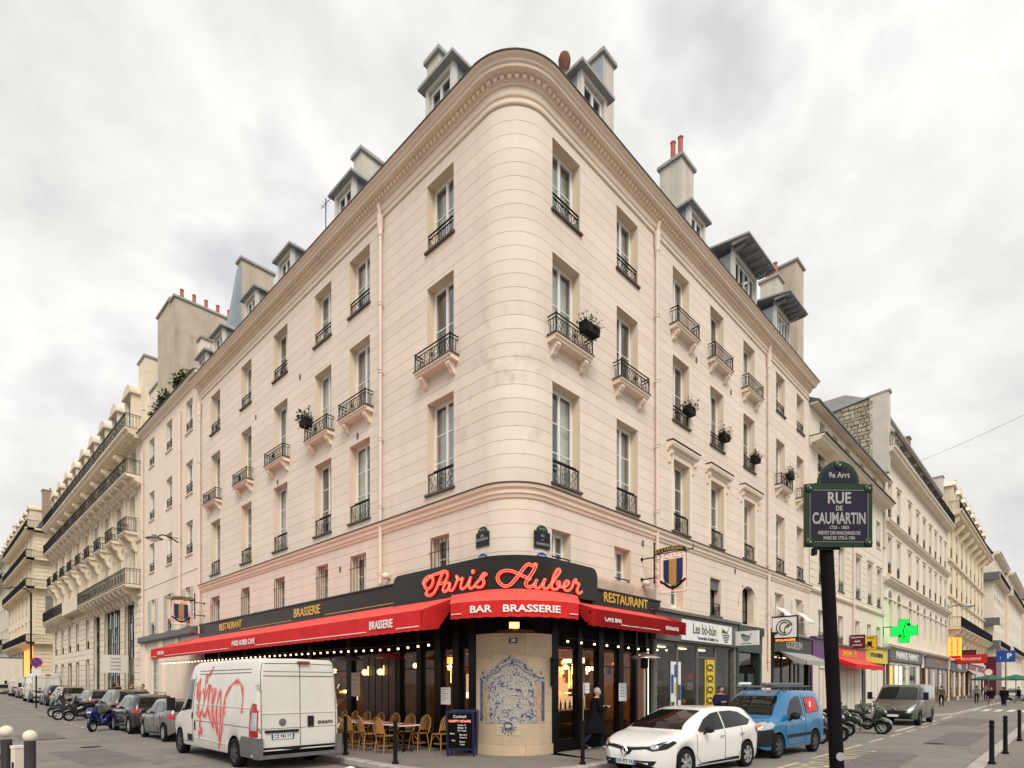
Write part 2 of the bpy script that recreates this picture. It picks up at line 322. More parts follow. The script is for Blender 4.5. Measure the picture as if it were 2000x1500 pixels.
def textmesh(txt, size, ext=.004, bold=0, align='CENTER', sx=1.0, spacing=1.0, res=3):
    key = (txt, size, ext, bold, align, sx, spacing)
    if key in TEXTC: return TEXTC[key]
    c = bpy.data.curves.new('lettering', 'FONT'); c.body = txt; c.size = size; c.extrude = ext; c.offset = bold; c.align_x = align; c.align_y = 'CENTER'
    c.space_character = spacing; c.resolution_u = res
    o = bpy.data.objects.new('lettering', c); COL.objects.link(o); bpy.context.view_layer.update()
    me = bpy.data.meshes.new_from_object(o.evaluated_get(bpy.context.evaluated_depsgraph_get()))
    bpy.data.objects.remove(o); bpy.data.curves.remove(c)
    for v in me.vertices: x, y, z = v.co; v.co = (x*sx, -z, y)      # faces -y, x to the right, z up
    me.name = 'lettering'; TEXTC[key] = me; return me
def text(txt, size, m, parent, loc, rz=0, name='lettering', rot=None, **k):
    me = textmesh(txt, size, **k).copy(); me.materials.clear(); me.materials.append(m)
    o = bpy.data.objects.new(name, me); COL.objects.link(o)
    if parent is not None: o.parent = parent
    o.location = loc; o.rotation_euler = rot if rot else (0, 0, rz); return o
ZR = {'L': 0.0, 'R': PI/2}      # facade directions: local x runs to the right seen from the street, local -y points to the street
def FM(side, off=0, dz=0):
    """matrix of a street frame: left street facade is the plane y=0, right street facade the plane x=0"""
    return Matrix.Rotation(ZR[side], 4, 'Z') @ Matrix.Translation((0, -off, dz))
def gz(X): return 0 if X > -18 else min(1.9, (-X-18)*.016)     # the left street climbs gently
# ================================================================== THE GROUND
def struct(name, mb, m, sm=0):
    o = mb.build(name, m, None, sm); o['kind'] = 'structure'; return o
def gridsheet(x0, x1, y0, y1, nx, ny, zf):
    b = MB(); vs = [(x0+(x1-x0)*i/nx, y0+(y1-y0)*j/ny) for j in range(ny+1) for i in range(nx+1)]
    b.add([(x, y, zf(x, y)) for x, y in vs], [(j*(nx+1)+i, j*(nx+1)+i+1, (j+1)*(nx+1)+i+1, (j+1)*(nx+1)+i) for j in range(ny) for i in range(nx)]); return b
struct('ground', gridsheet(-700, 700, -700, 700, 140, 20, lambda x, y: gz(x)-.03), M['asphalt'])
struct('road', gridsheet(-400, 14, -16, -.5, 207, 4, lambda x, y: gz(x)), M['asphalt'])
struct('road', gridsheet(1, 9.5, -.5, 400, 2, 4, lambda x, y: 0.0), M['asphalt'])
# pavements: raised slab round our corner, kerb stones along its edge
KL, KR, KC = -3.05, 2.15, 3.2           # kerb line left street (y), right street (x), corner radius
def kerbpath():
    pts = []
    x = -135.0
    while x < KR-KC: pts.append((x, KL)); x += 1.0
    cx, cy = KR-KC, KL+KC
    for i in range(13):
        a = -PI/2+PI/2*i/12; pts.append((cx+KC*math.cos(a), cy+KC*math.sin(a)))
    y = cy+1.0
    while y < 28: pts.append((KR, y)); y += 1.0
    # pavement widens beyond the delivery bay
    for i in range(1, 9): pts.append((KR+1.25*(1-math.cos(PI*i/8)), 28+i*1.1))
    y = 37.5
    while y < 200: pts.append((KR+2.5, y)); y += 2.0
    return pts
KP = kerbpath()
def kerb_strip(pts, w0, w1, zt, zb=-.02):
    b = MB(); n = len(pts); row = []
    for i, (x, y) in enumerate(pts):
        a = Vector((pts[min(i+1, n-1)][0]-pts[max(i-1, 0)][0], pts[min(i+1, n-1)][1]-pts[max(i-1, 0)][1])).normalized()
        nx, ny = -a.y, a.x; row.append([(x+nx*w, y+ny*w, gz(x)+z) for w, z in ((w0, zb), (w0, zt-.015), (w0+.02, zt), (w1, zt))])
    b.add([p for r in row for p in r], [(i*4+k, (i+1)*4+k, (i+1)*4+k+1, i*4+k+1) for i in range(n-1) for k in range(3)]); return b
for i in range(0, len(KP)-1):
    if -24 < KP[i][0] and KP[i][1] < 24:      # individual granite kerb stones near the camera
        (xa, ya), (xb, yb) = KP[i], KP[i+1]; d = Vector((xb-xa, yb-ya)); l = d.length; d /= l; e = d*.012
        k = kerb_strip([(xa+e.x, ya+e.y), (xb-e.x, yb-e.y)], 0, .26, .125+random.uniform(-.003, .003)); o = k.build('kerb_stone', M['kerb']); o['kind'] = 'structure'
struct('kerb', kerb_strip(KP, .01, .27, .115), M['kerb'])
pv = MB()
for i in range(len(KP)-1):
    (xa, ya), (xb, yb) = KP[i], KP[i+1]
    def nrm(j):
        a = Vector((KP[min(j+1, len(KP)-1)][0]-KP[max(j-1, 0)][0], KP[min(j+1, len(KP)-1)][1]-KP[max(j-1, 0)][1])).normalized(); return -a.y*.2, a.x*.2
    def inn(x, y, t):
        if x < KR-KC and y < 0: return (x, 2.0)
        if y > KL+KC: return (-2.0, y)
        return (-2.0, 2.0)
    def off(x, y, dx, dy): return (x+dx, y+dy)
    (nx, ny), (mx_, my_) = nrm(i), nrm(i+1)
    ia, ib = inn(xa, ya, 0), inn(xb, yb, 0)
    pv.quad((xa+nx, ya+ny, gz(xa)+.12), (xb+mx_, yb+my_, gz(xb)+.12), (*ib, gz(ib[0])+.12), (*ia, gz(ia[0])+.12))
struct('pavement', pv, M['pave'])
# far pavement of the right street
KP2 = [(8.25, 400), (8.25, 1.0)]+[(8.25+2.2*(1-math.cos(PI/2*i/8)), 1.0-2.2*math.sin(PI/2*i/8)) for i in range(1, 9)]+[(30, -1.2)]
KP2 = [(8.25, y) for y in list(range(300, 40, -10))+list(range(40, 1, -1))]+KP2[1:]
struct('kerb', kerb_strip(KP2, 0, .3, .12), M['kerb'])
pv = MB(); pv.add([(x+(.25 if i < 50 else .1), y+.0, .117) for i, (x, y) in enumerate(KP2)]+[(40, 300, .117), (40, -1.1, .117)], [tuple(range(len(KP2)))+(len(KP2)+1, len(KP2))])
struct('pavement', pv, M['pave'])
# pavement the photographer stands on, with the street sign pole and bollards
KP3 = [(30, -5.0), (9.6, -5.0), (8.2, -5.3), (7.3, -6.0), (6.8, -7.2), (6.6, -9), (6.4, -40)]
KP3 = [(-140+i*2.0, -8.7) for i in range(0, 66)]
struct('kerb', kerb_strip(KP3[::-1], 0, .25, .12), M['kerb'])
pv = MB()
for (xa, ya), (xb, yb) in zip(KP3, KP3[1:]): pv.quad((xa, ya-.2, gz(xa)+.117), (xb, yb-.2, gz(xb)+.117), (xb, -30, gz(xb)+.117), (xa, -30, gz(xa)+.117))
struct('pavement', pv, M['pave'])
# road paint: delivery bay lines on the right street, crossing far away
mk = MB()
for y in [1+i*1.0 for i in range(0, 26, 1)]:
    if y % 3 < 2: mk.box(4.98, 5.10, y, y+.95, .003, .004)
for (x0, y0, x1, y1) in ((5.1, 5.2, 5.9, 7.4),): pass
struct('road_marking', mk, M['painty'])
for i, ch in enumerate('LIVRAISON'):
    o = text(ch, .9, M['painty'], None, (5.55, 9.0-i*.62, .004), rot=(-PI/2, 0, PI/2), name='road_marking', ext=.0, bold=.02, sx=.8); o['kind'] = 'structure'
mk = MB()
for i in range(8): mk.box(2.9+i*.72, 3.3+i*.72, 44, 48.5, .003, .004)
for y in (18, 24, 30): mk.box(4.6, 4.72, y, y+4, .0031, .0041)
struct('road_marking', mk, M['paint'])
mk = MB(); 
for i in range(34): mk.box(-62+i*1.3, -61.4+i*1.3, -5.32, -5.24, gz(-62+i*1.3)+.004, gz(-62+i*1.3)+.005)
struct('road_marking', mk, M['paint'])
for (x, y, rx) in ((6.7, 13, .45), (6.2, 3.2, .4), (-12, -6.6, .4)):
    o = MB().lathe([(0, .006), (rx*.55, .006), (rx*.58, .003), (rx*.62, .003), (rx*.64, .006), (rx*.7, .006), (rx*.7, 0)], 24, (x, y, gz(x)-.001)).build('manhole_cover', M['plasd']); o['kind'] = 'structure'
rp = random.Random(8); PM = mat('asphalt_patch', (.16, .147, .135), .9, var=.2, vs=2, bump=.4, bs=60)
for (x, y, a, b_, r_) in ((-9, -7.0, 2.2, .7, .05), (-3.5, -7.6, 1.1, .9, .1), (6.2, 6.5, .8, 2.4, .02), (7.0, 16, .6, 3.5, 0), (-19, -7.2, 3.0, .6, 0), (2.6, -3.6, .9, .6, .5), (6.4, -.5, 1.4, .8, .3), (6.0, 28, .8, 4, 0)):
    q = MB(Matrix.Translation((x, y, gz(x))) @ Matrix.Rotation(r_, 4, 'Z')); q.add([(-a, -b_, .003), (a, -b_*.95, .003), (a*.96, b_, .003), (-a*.98, b_*.97, .003)], [(0,1,2,3)]); struct('road_patch', q, PM)
q = MB()
for i in range(len(KP)-1):
    (xa, ya), (xb, yb) = KP[i], KP[i+1]
    if -30 < xa and ya < 30: d = Vector((xb-xa, yb-ya)).normalized(); q.quad((xa+d.y*.02, ya-d.x*.02, gz(xa)+.004), (xb+d.y*.02, yb-d.x*.02, gz(xb)+.004), (xb+d.y*.22, yb-d.x*.22, gz(xb)+.004), (xa+d.y*.22, ya-d.x*.22, gz(xa)+.004))
struct('gutter', q, mat('wet_gutter', (.09, .08, .07), .5, var=.3, vs=3))
# ================================================================== THE CORNER BUILDING
RR = 1.1; ARC = PI*RR/2; XL = -22.75; YR = 22.3
SL, SR = XL+RR, ARC+YR-RR
def PT(s, n, z):
    if s <= 0: return (s-RR, -n, z)
    if s < ARC: a = s/RR; return (-RR+(RR+n)*math.sin(a), RR-(RR+n)*math.cos(a), z)
    return (n, RR+s-ARC, z)
def sl(X): return X+RR
def sr(Y): return ARC+Y-RR
ARCS = [ARC*i/14 for i in range(15)]
def sweep(mb, prof, s0, s1, ends=True, P=PT, cuts=ARCS):
    ss = sorted(set([s0]+[c for c in cuts if s0 < c < s1]+[s1])); n = len(prof)
    fs = [(i*n+k, (i+1)*n+k, (i+1)*n+k+1, i*n+k+1) for i in range(len(ss)-1) for k in range(n-1)]
    if ends: fs += [tuple(range(n)), tuple(range((len(ss)-1)*n, len(ss)*n))[::-1]]
    return mb.add([P(s, a, z) for s in ss for a, z in prof], fs)
def cells(mb, s0, s1, z0, z1, ops, n, P=PT, cuts=ARCS, back=None, edges=False):
    """wall sheet at offset n with rectangular openings left out; edges: close top and bottom back to 'back'"""
    ops = [o for o in ops if o[1] > s0 and o[0] < s1 and o[3] > z0 and o[2] < z1]
    ss = sorted(set([s0, s1]+[c for c in cuts if s0 < c < s1]+[min(max(v, s0), s1) for o in ops for v in o[:2]]))
    zs = sorted(set([z0, z1]+[min(max(v, z0), z1) for o in ops for v in o[2:4]]))
    for a, b in zip(ss, ss[1:]):
        if b-a < 1e-4: continue
        for c, d in zip(zs, zs[1:]):
            if d-c < 1e-4: continue
            m_, q = (a+b)/2, (c+d)/2
            if any(o[0] < m_ < o[1] and o[2] < q < o[3] for o in ops): continue
            mb.quad(P(a, n, c), P(b, n, c), P(b, n, d), P(a, n, d))
            if edges:
                if c == z0: mb.quad(P(a, n, c), P(b, n, c), P(b, back, c), P(a, back, c))
                if d == z1: mb.quad(P(a, n, d), P(b, n, d), P(b, back, d), P(a, back, d))
def reveals(mb, ops, n0, depth, P=PT):
    for o in ops:
        a, b, c, d = o[:4]; dp = -depth
        mb.quad(P(a, n0, c), P(a, n0, d), P(a, dp, d), P(a, dp, c)); mb.quad(P(b, n0, c), P(b, n0, d), P(b, dp, d), P(b, dp, c))
        mb.quad(P(a, n0, c), P(b, n0, c), P(b, dp, c), P(a, dp, c)); mb.quad(P(a, n0, d), P(b, n0, d), P(b, dp, d), P(a, dp, d))
# ---------------------------------------------------------------- window kit (local x along, -y to the street, z up; origin at mid sill)
WC = {}
def cached(key, fn):
    if key not in WC: WC[key] = fn()
    return WC[key]
def frame_mesh(w, h, rows, y=.34, leaves=2, m='whitepaint'):
    b = MB(); t = .055; y1 = y+.07
    b.box(-w/2, -w/2+t, y, y1, 0, h); b.box(w/2-t, w/2, y, y1, 0, h); b.box(-w/2+t, w/2-t, y, y1, h-t, h); b.box(-w/2+t, w/2-t, y, y1, 0, t)
    iw = w-2*t; lw = iw/leaves
    for i in range(leaves):
        x0 = -w/2+t+i*lw; x1 = x0+lw; s = .05
        b.box(x0+.002, x0+s, y-.014, y+.03, t+.002, h-t-.002); b.box(x1-s, x1-.002, y-.014, y+.03, t+.002, h-t-.002)
        b.box(x0+s, x1-s, y-.012, y+.03, h-t-s, h-t-.002); b.box(x0+s, x1-s, y-.012, y+.03, t+.002, t+.12)
        for k in range(1, rows):
            z = t+.12+(h-2*t-.17)*k/rows; b.box(x0+s, x1-s, y-.008, y+.02, z-.014, z+.014)
    return b.mesh('frame', M[m])
def pane_mesh(w, h): return MB().box(-w/2, w/2, -.003, .003, -h/2, h/2).mesh('pane', M['glass'])
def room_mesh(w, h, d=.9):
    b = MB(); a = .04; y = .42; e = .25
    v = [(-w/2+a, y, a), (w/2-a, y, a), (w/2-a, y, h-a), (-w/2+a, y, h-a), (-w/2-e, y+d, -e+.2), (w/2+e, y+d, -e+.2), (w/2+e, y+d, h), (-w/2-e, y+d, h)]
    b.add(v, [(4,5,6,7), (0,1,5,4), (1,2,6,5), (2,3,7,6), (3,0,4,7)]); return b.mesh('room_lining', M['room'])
def curtain_mesh(w, h, m):
    b = MB(); n = 14; vs = []
    for i in range(n+1):
        x = -w/2+w*i/n; y = .02*math.sin(i*2.3)+.008*math.sin(i*5); vs += [(x, y, 0), (x, y, h)]
    b.add(vs, [(2*i, 2*i+2, 2*i+3, 2*i+1) for i in range(n)]); return b.mesh('curtain', M[m], 60)
def reveal_mesh(w, h, m):
    b = MB(); b.add([(-w/2, 0, 0), (w/2, 0, 0), (w/2, 0, h), (-w/2, 0, h), (-w/2, .45, 0), (w/2, .45, 0), (w/2, .45, h), (-w/2, .45, h)], [(0,1,5,4), (1,2,6,5), (2,3,7,6), (3,0,4,7)]); return b.mesh('window_reveal', M[m])
def arcpts(cx, cz, r, a0, a1, n=8, y=0, sx=1): return [(cx+r*sx*math.cos(a0+(a1-a0)*i/n), y, cz+r*math.sin(a0+(a1-a0)*i/n)) for i in range(n+1)]
def scroll_fill(b, x0, x1, z0, z1, y, unit, r=.008):
    """wrought-iron pattern between two rails: an oval medallion in the middle, S-scrolls each side"""
    w = x1-x0; h = z1-z0; n = max(1, int(round(w/unit))); u = w/n
    for i in range(n):
        cx = x0+u*(i+.5); cz = (z0+z1)/2
        if n % 2 and i == n//2:
            b.tube([(cx+u*.30*math.cos(t), y, cz+h*.46*math.sin(t)) for t in [2*PI*k/12 for k in range(12)]], r, 4, closed=True)
            b.tube([(cx+u*.13*math.cos(t), y, cz+h*.22*math.sin(t)) for t in [2*PI*k/8 for k in range(8)]], r, 4, closed=True)
            b.box(cx-.006, cx+.006, y-.006, y+.006, z0, z1)
        else:
            s = 1 if i < n/2 else -1
            pts = [(cx+s*u*.10, cz+h*.12), (cx+s*u*.22, cz+h*.22), (cx+s*u*.12, cz+h*.40), (cx-s*u*.18, cz+h*.42), (cx-s*u*.33, cz+h*.22), (cx-s*u*.1, cz),
                   (cx+s*u*.33, cz-h*.22), (cx+s*u*.18, cz-h*.42), (cx-s*u*.12, cz-h*.40), (cx-s*u*.22, cz-h*.22), (cx-s*u*.10, cz-h*.12)]
            b.tube([(p, y, q) for p, q in pts], r, 4)
        if i: b.box(x0+u*i-.008, x0+u*i+.008, y-.008, y+.008, z0, z1)
def rail_mesh(w, h, style):
    b = MB(); x0, x1 = -w/2+.01, w/2-.01; y = .05
    if style == 'C':
        b.box(x0, x1, y-.025, y+.02, h-.03, h); b.box(x0, x1, y-.02, y+.02, .03, .055); b.box(x0, x0+.025, y-.012, y+.012, 0, h-.03); b.box(x1-.025, x1, y-.012, y+.012, 0, h-.03)
        b.box(x0+.12, x1, y+.07, y+.105, h+.06, h+.09)
        scroll_fill(b, x0+.025, x1-.025, .055, h-.03, y, .34)
    elif style == 'A':
        b.box(x0, x1, y-.02, y+.02, h-.025, h); b.box(x0, x1, y-.015, y+.015, h-.13, h-.112); b.box(x0, x1, y-.015, y+.015, .03, .05)
        for k in (0, 1): b.box((x0, x1-.02)[k], (x0+.02, x1)[k], y-.01, y+.01, 0, h-.025)
        scroll_fill(b, x0+.02, x1-.02, .05, h-.13, y, .27, .009)
    elif style == 'S':     # small plain rail, seen from far
        b.box(x0, x1, y-.02, y+.02, h-.03, h); b.box(x0, x1, y-.015, y+.015, .03, .055)
        n = int(w/.09)
        for i in range(n+1): xx = x0+(x1-x0)*i/n; b.box(xx-.009, xx+.009, y-.009, y+.009, .055, h-.03)
        scroll_fill(b, x0, x1, h*.3, h*.7, y, .3, .01)
    return b.mesh('railing', M['iron'])
def balcony_rail_mesh(w, h, d, style='scroll'):
    b = MB(); x0, x1 = -w/2+.03, w/2-.03; y = -d+.03
    for z0_, z1_ in ((h-.03, h), (h-.12, h-.105), (.02, .045)):
        b.box(x0, x1, y-.012, y+.012, z0_, z1_); b.box(x0, x0+.024, y+.012, 0, z0_, z1_); b.box(x1-.024, x1, y+.012, 0, z0_, z1_)
    for x in (x0+.012, x1-.012): b.box(x-.014, x+.014, y-.014, y+.014, 0, h+.02)
    if style == 'scroll': scroll_fill(b, x0+.02, x1-.02, .045, h-.12, y, .23, .009)
    else:
        n = int(w/.09)
        for i in range(1, n): xx = x0+(x1-x0)*i/n; b.box(xx-.007, xx+.007, y-.007, y+.007, .045, h-.105)
    for x in (x0+.012, x1-.012):
        for q in (.33, .66): b.box(x-.006, x+.006, y*q-.006, y*q+.006, .045, h-.105)
    return b.mesh('railing', M['iron'])
def slab_mesh(w, d):
    b = MB(); b.prism([(0, 0), (-d, 0), (-d, -.05), (-d+.04, -.07), (-d+.06, -.13), (0, -.15)], -w/2, w/2, 'x'); return b.mesh('balcony_slab', M['trim'])
def bracket_mesh(d):
    b = MB(); pts = [(0, -.15), (-d+.08, -.15), (-d+.07, -.22), (-d+.13, -.30), (-d*.45, -.33), (-d*.3, -.42), (0, -.48)]
    b.prism(pts, -.075, .075, 'x'); return b.mesh('bracket', M['trim'])
def add_window(bld, side, c, w, z0, h, rows=2, rail=None, rh=.5, y=.34, fm='whitepaint', curtain=None, sillm='sill', name='window', leaves=2, base=(0,0,0), off=0, tilt=True, sillh=.05, rvm='reveal'):
    """one window as a part of the building: frame, panes, railing, curtain as its pieces"""
    p = sub(name, bld, rz=ZR[side]); mm = FM(side, off) @ Vector((c, 0, z0)); p.location = (mm.x-base[0], mm.y-base[1], mm.z-base[2])
    w_, h_ = round(w, 2), round(h, 2)
    link('frame', cached(('fr', w_, h_, rows, y, leaves, fm), lambda: frame_mesh(w_, h_, rows, y, leaves, fm)), p)
    t = .055; lw = (w_-2*t)/leaves; pw = lw-.10; ph = (h_-2*t-.17)/rows
    pm = cached(('pn', round(pw, 3), round(ph, 3)), lambda: pane_mesh(pw+.01, ph-.02))
    for i in range(leaves):
        for k in range(rows):
            o = link('pane', pm, p, (-w_/2+t+lw*(i+.5), y+.012, t+.12+ph*(k+.5)))
            if tilt: o.rotation_euler = (random.uniform(-.03, .03), 0, random.uniform(-.05, .05))
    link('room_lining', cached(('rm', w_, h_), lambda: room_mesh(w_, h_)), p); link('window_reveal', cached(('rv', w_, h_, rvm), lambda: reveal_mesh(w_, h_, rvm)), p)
    cu = curtain if curtain is not None else random.choice([None, 'full', 'half', 'sheer', 'half'])
    if cu:
        cm = 'curtain' if cu in ('full', 'half') else 'curtaingrey'
        if cu == 'half':
            cm_ = cached(('cu', w_, h_, 'h'), lambda: curtain_mesh(w_*.36, h_-.14, 'curtain'))
            for sx in (-1, 1): link('curtain', cm_, p, (sx*w_*.31, y+.12, .07))
        else: link('curtain', cached(('cu', w_, h_, cm), lambda: curtain_mesh(w_*.94, h_-.14, cm)), p, (0, y+.16, .07))
    if rail in ('A', 'C', 'S'): link('railing', cached(('rl', w_, rh, rail), lambda: rail_mesh(w_, rh, rail)), p)
    if rail in ('A', 'C', 'S', 'sill'):
        link('sill', cached(('sl', w_, y, sillm, sillh), lambda: MB().box(-w_/2-.06, w_/2+.06, -.07, -.002, -sillh, .012).box(-w_/2+.003, w_/2-.003, -.002, y, -.02, .010).mesh('sill', M[sillm])), p)
    if rail in ('B', 'BV'):
        bw = w_+.46; d = .32
        link('railing', cached(('br', bw, rail, rh), lambda: balcony_rail_mesh(bw, rh, d, 'scroll' if rail == 'B' else 'bars')), p)
        link('sill', cached(('bs', bw), lambda: MB().box(-bw/2-.02, bw/2+.02, -d-.02, -.002, -.012, .012).mesh('sill', M['sill'])), p)
        link('balcony_slab', cached(('sb', bw), lambda: slab_mesh(bw-.04, d)), p, (0, 0, -.012))
        for sx in (-1, 1): link('bracket', cached(('bk', 1), lambda: bracket_mesh(d)), p, (sx*(bw/2-.22), -.002, -.012))
    return p
BLD = thing('apartment_building', 'cream rendered corner building with a rounded corner above the red awninged brasserie', 'building')
LC = [(-3.6, -2.4), (-7.95, -6.66), (-10.45, -9.2), (-14.02, -12.72), (-17.48, -16.3), (-21.39, -20.1)]
LD = [(-3.46, -2.6), (-7.9, -6.89), (-10.31, -9.43), (-13.95, -12.97), (-17.48, -16.5), (-21.39, -20.17)]
RC = [(1.4, 2.6), (4.43, 5.62), (7.87, 9.06), (10.76, 11.94), (13.87, 15.07), (17.62, 18.76), (20.44, 21.5)]
OPS = []; WIN = []
def opn(side, a, b, z0, z1, **k):
    f = sl if side == 'L' else sr
    OPS.append((f(a), f(b), z0, z1)); WIN.append((side, a, b, z0, z1, k))
for i, (a, b) in enumerate(LC):
    opn('L', a, b, 14.55, 16.5, rail='A', rh=.52)
    opn('L', a, b, 11.02, 13.5, rail='B', rh=.52)
    opn('L', a, b, 7.46, 10.13, rail='C', rh=.62, rows=3)
for i, (a, b) in enumerate(LD): opn('L', a, b, 4.9, 6.35 if i else 6.2, rail=None, bars=True)
for i, (a, b) in enumerate(RC):
    if i < 2:
        opn('R', a, b, 14.62, 16.55, rail='A', rh=.52); opn('R', a, b, 11.15, 13.5, rail='B', rh=.52); opn('R', a, b, 7.34, 10.05, rail='C', rh=.62, rows=3)
    elif i < 5:
        opn('R', a, b, 14.35, 16.5, rail='BV', rh=.55); opn('R', a, b, 11.15, 13.42, rail='A', rh=.55); opn('R', a, b, 7.3, 9.78, rail='C', rh=.62, rows=3)
    else:
        opn('R', a, b, 14.8, 16.62, rail='A', rh=.5); opn('R', a, b, 11.25, 13.5, rail='B', rh=.5); opn('R', a, b, 7.28, 9.95, rail='C', rh=.62, rows=3)
opn('R', 1.38, 2.19, 4.95, 6.1, rail='A', rh=.45); opn('R', 4.31, 5.2, 4.72, 6.15, rail='A', rh=.5)
opn('R', 7.75, 8.6, 4.62, 5.7, rail=None); opn('R', 10.75, 11.69, 4.6, 6.06, rail='A', rh=.5, fm='blackm', curtain='', blind=True)
opn('R', 13.75, 14.95, 4.5, 6.1, rail=None, fm='blackm', curtain='', rows=3, arch=True)
opn('R', 17.4, 18.5, 4.5, 6.25, rail=None, openleaf=True, curtain=''); opn('R', 20.2, 21.3, 4.5, 6.25, rail=None, openleaf=True, curtain='')
# stone courses (scored render), each one proud of the joints
CH = .357
NCO = [0]
def course(z0, z1, m, ops=OPS):
    b = MB(); cells(b, SL, SR, z0+.006, z1-.006, ops, 0, back=-.02, edges=True); rest = MB()
    for q in islands(b):
        if max(v[0] for v in q.v) < -17.5 or max(v[1] for v in q.v) > 18: rest.add(q.v, q.f)
        else: q.build('stone_course', m, BLD); NCO[0] += 1
    if rest.v: o = rest.build('stone_course', m, BLD); o['kind'] = 'stuff'
z = 7.18
while z < 16.75:
    z1 = min(z+CH, 16.86)
    course(z, z1, M['cream']); z = z1
z = 4.3
while z < 6.7:
    z1 = z+.36; course(z, z1, M['creamlow']); z = z1
b = MB(); cells(b, SL, SR, 4.3, 17.3, OPS, -.011); b.build('wall', M['joint'], BLD)
# vertical joints of the lower storey are faint; end walls and inner core keep light out
b = MB(); b.quad((XL, 0, 0), (XL, 9, 0), (XL, 9, 19), (XL, 0, 17.3)); b.quad((0, YR, 0), (-9, YR, 0), (-9, YR, 19), (0, YR, 17.3)); b.build('end_wall', M['chimpale'], BLD)
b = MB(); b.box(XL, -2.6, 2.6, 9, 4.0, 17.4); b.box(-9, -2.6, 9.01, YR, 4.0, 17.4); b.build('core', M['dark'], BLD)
# string course between entresol and first floor; frieze lines; big cornice with dentils
b = MB(); sweep(b, [(-.02, 6.74), (.04, 6.76), (.06, 6.83), (.10, 6.86), (.11, 6.95), (.17, 7.0), (.19, 7.08), (.0, 7.14), (-.02, 7.14)], SL-.02, SR, True); b.build('string_course', M['trim'], BLD, 30)
b = MB(); sweep(b, [(-.02, 7.142), (.19, 7.088), (.215, 7.088), (.215, 7.115), (-.02, 7.178)], SL, SR); b.build('flashing', M['sill'], BLD)
b = MB(); sweep(b, [(-.02, 16.86), (.035, 16.87), (.05, 16.90), (.02, 16.94), (.025, 17.03), (.06, 17.05), (.075, 17.09), (.03, 17.12), (.03, 17.3), (-.02, 17.3)], SL-.02, SR); b.build('frieze', M['trim'], BLD, 30)
b = MB(); sweep(b, [(-.02, 17.3), (.08, 17.31), (.09, 17.36), (.12, 17.365), (.12, 17.47), (.22, 17.48), (.34, 17.50), (.35, 17.57), (.39, 17.59), (.41, 17.64), (.48, 17.68), (.50, 17.72), (.0, 17.77), (-.02, 17.77)], SL-.35, SR+.1); b.build('cornice', M['trim'], BLD, 30)
b = MB(); sweep(b, [(.0, 17.771), (.50, 17.721), (.53, 17.721), (.53, 17.745), (.0, 17.80)], SL-.36, SR+.11); b.build('flashing', M['sill'], BLD)
dm = MB().box(-.05, .05, -.20, -.121, 17.372, 17.462).mesh('dentil', M['trim'])
s = SL+.1; big = MB(); cnt = 0
while s < SR:
    if -9 < s < ARC+11:
        p = PT(s, 0, 0); ang = 0 if s <= 0 else (PI/2 if s > ARC else s/RR); link('dentil', dm, BLD, p, ang)
    else:
        q = [PT(s+d, n_, 0) for d, n_ in ((-.05, .121), (.05, .121), (.05, .2), (-.05, .2))]
        big.prism([(a[0], a[1]) for a in q], 17.372, 17.462, 'z')
    s += .165
o = big.build('dentil', M['trim'], BLD); o['kind'] = 'stuff'
# roof
b = MB(); n0 = len(ARCS)
def roofrow(kind):
    ss = [SL-.3]+ARCS+[SR]; r = []
    for s in ss:
        x, y, _ = PT(s, 0, 0)
        if kind == 0: r.append(PT(s, .3, 17.79))
        elif kind == 1: r.append(PT(s, -1.2, 18.7))
        elif kind == 2: r.append((min(x, -4.5) if s < ARC else -4.5, max(y, 4.5) if s > 0 else 4.5, 20.6))
        else: r.append((min(x, -7.5) if s < ARC else -7.5, max(y, 7.5) if s > 0 else 7.5, 21.0))
    return r
rows = [roofrow(k) for k in range(4)]; m_ = len(rows[0])
b.add([p for r in rows for p in r], [(k*m_+i, k*m_+i+1, (k+1)*m_+i+1, (k+1)*m_+i) for k in range(3) for i in range(m_-1)]); b.build('roof', M['slate'], BLD)
# windows
WPART = {}
for (side, a, b_, z0, z1, k) in WIN:
    kk = {q: v for q, v in k.items() if q in ('rail', 'rh', 'rows', 'fm', 'curtain')}
    if kk.get('curtain') is None: kk['curtain'] = random.choice(['', 'half', 'sheer', 'full', 'half', 'sheer', 'sheer'])
    w = add_window(BLD, side, (a+b_)/2, b_-a, z0, z1-z0, y=.28, **kk); WPART[(side, round(a, 2), round(z0, 2))] = w
    ww, hh = b_-a, z1-z0
    if k.get('bars'):
        g = MB(); n = 5
        for i in range(n): x = -ww/2+.1+(ww-.2)*i/(n-1); g.tube([(x, -.03, -.02), (x, -.03, hh-.1)], .011, 4)
        for z in (.12, hh-.45): g.tube([(-ww/2-.03, -.03, z), (ww/2+.03, -.03, z)], .012, 4)
        g.build('window_bars', M['iron'], w)
    if k.get('blind'): MB().box(-ww/2+.01, ww/2-.01, .1, .16, hh-.42, hh-.01).build('roller_blind', M['plasg'], w)
    if k.get('openleaf'):
        for sx in (-1, 1):
            g = MB(); g.box(-ww*.24, ww*.24, -.015, .015, 0, hh*.9)
            o = g.build('shutter', M['shutter'], w); o.location = (sx*(ww/2+.27), -.03, .02)
        g = MB(); g.quad((-ww/2, -.05, hh*.62), (ww/2, -.05, hh*.62), (ww/2, -.62, hh*.32), (-ww/2, -.62, hh*.32)); g.tube([(-ww/2, -.62, hh*.32), (ww/2, -.62, hh*.32)], .02, 4)
        g.tube([(-ww/2, 0, hh*.3), (-ww/2, -.62, hh*.32)], .012, 4); g.tube([(ww/2, 0, hh*.3), (ww/2, -.62, hh*.32)], .012, 4); g.build('sun_blind', M['whiteplas'], w)
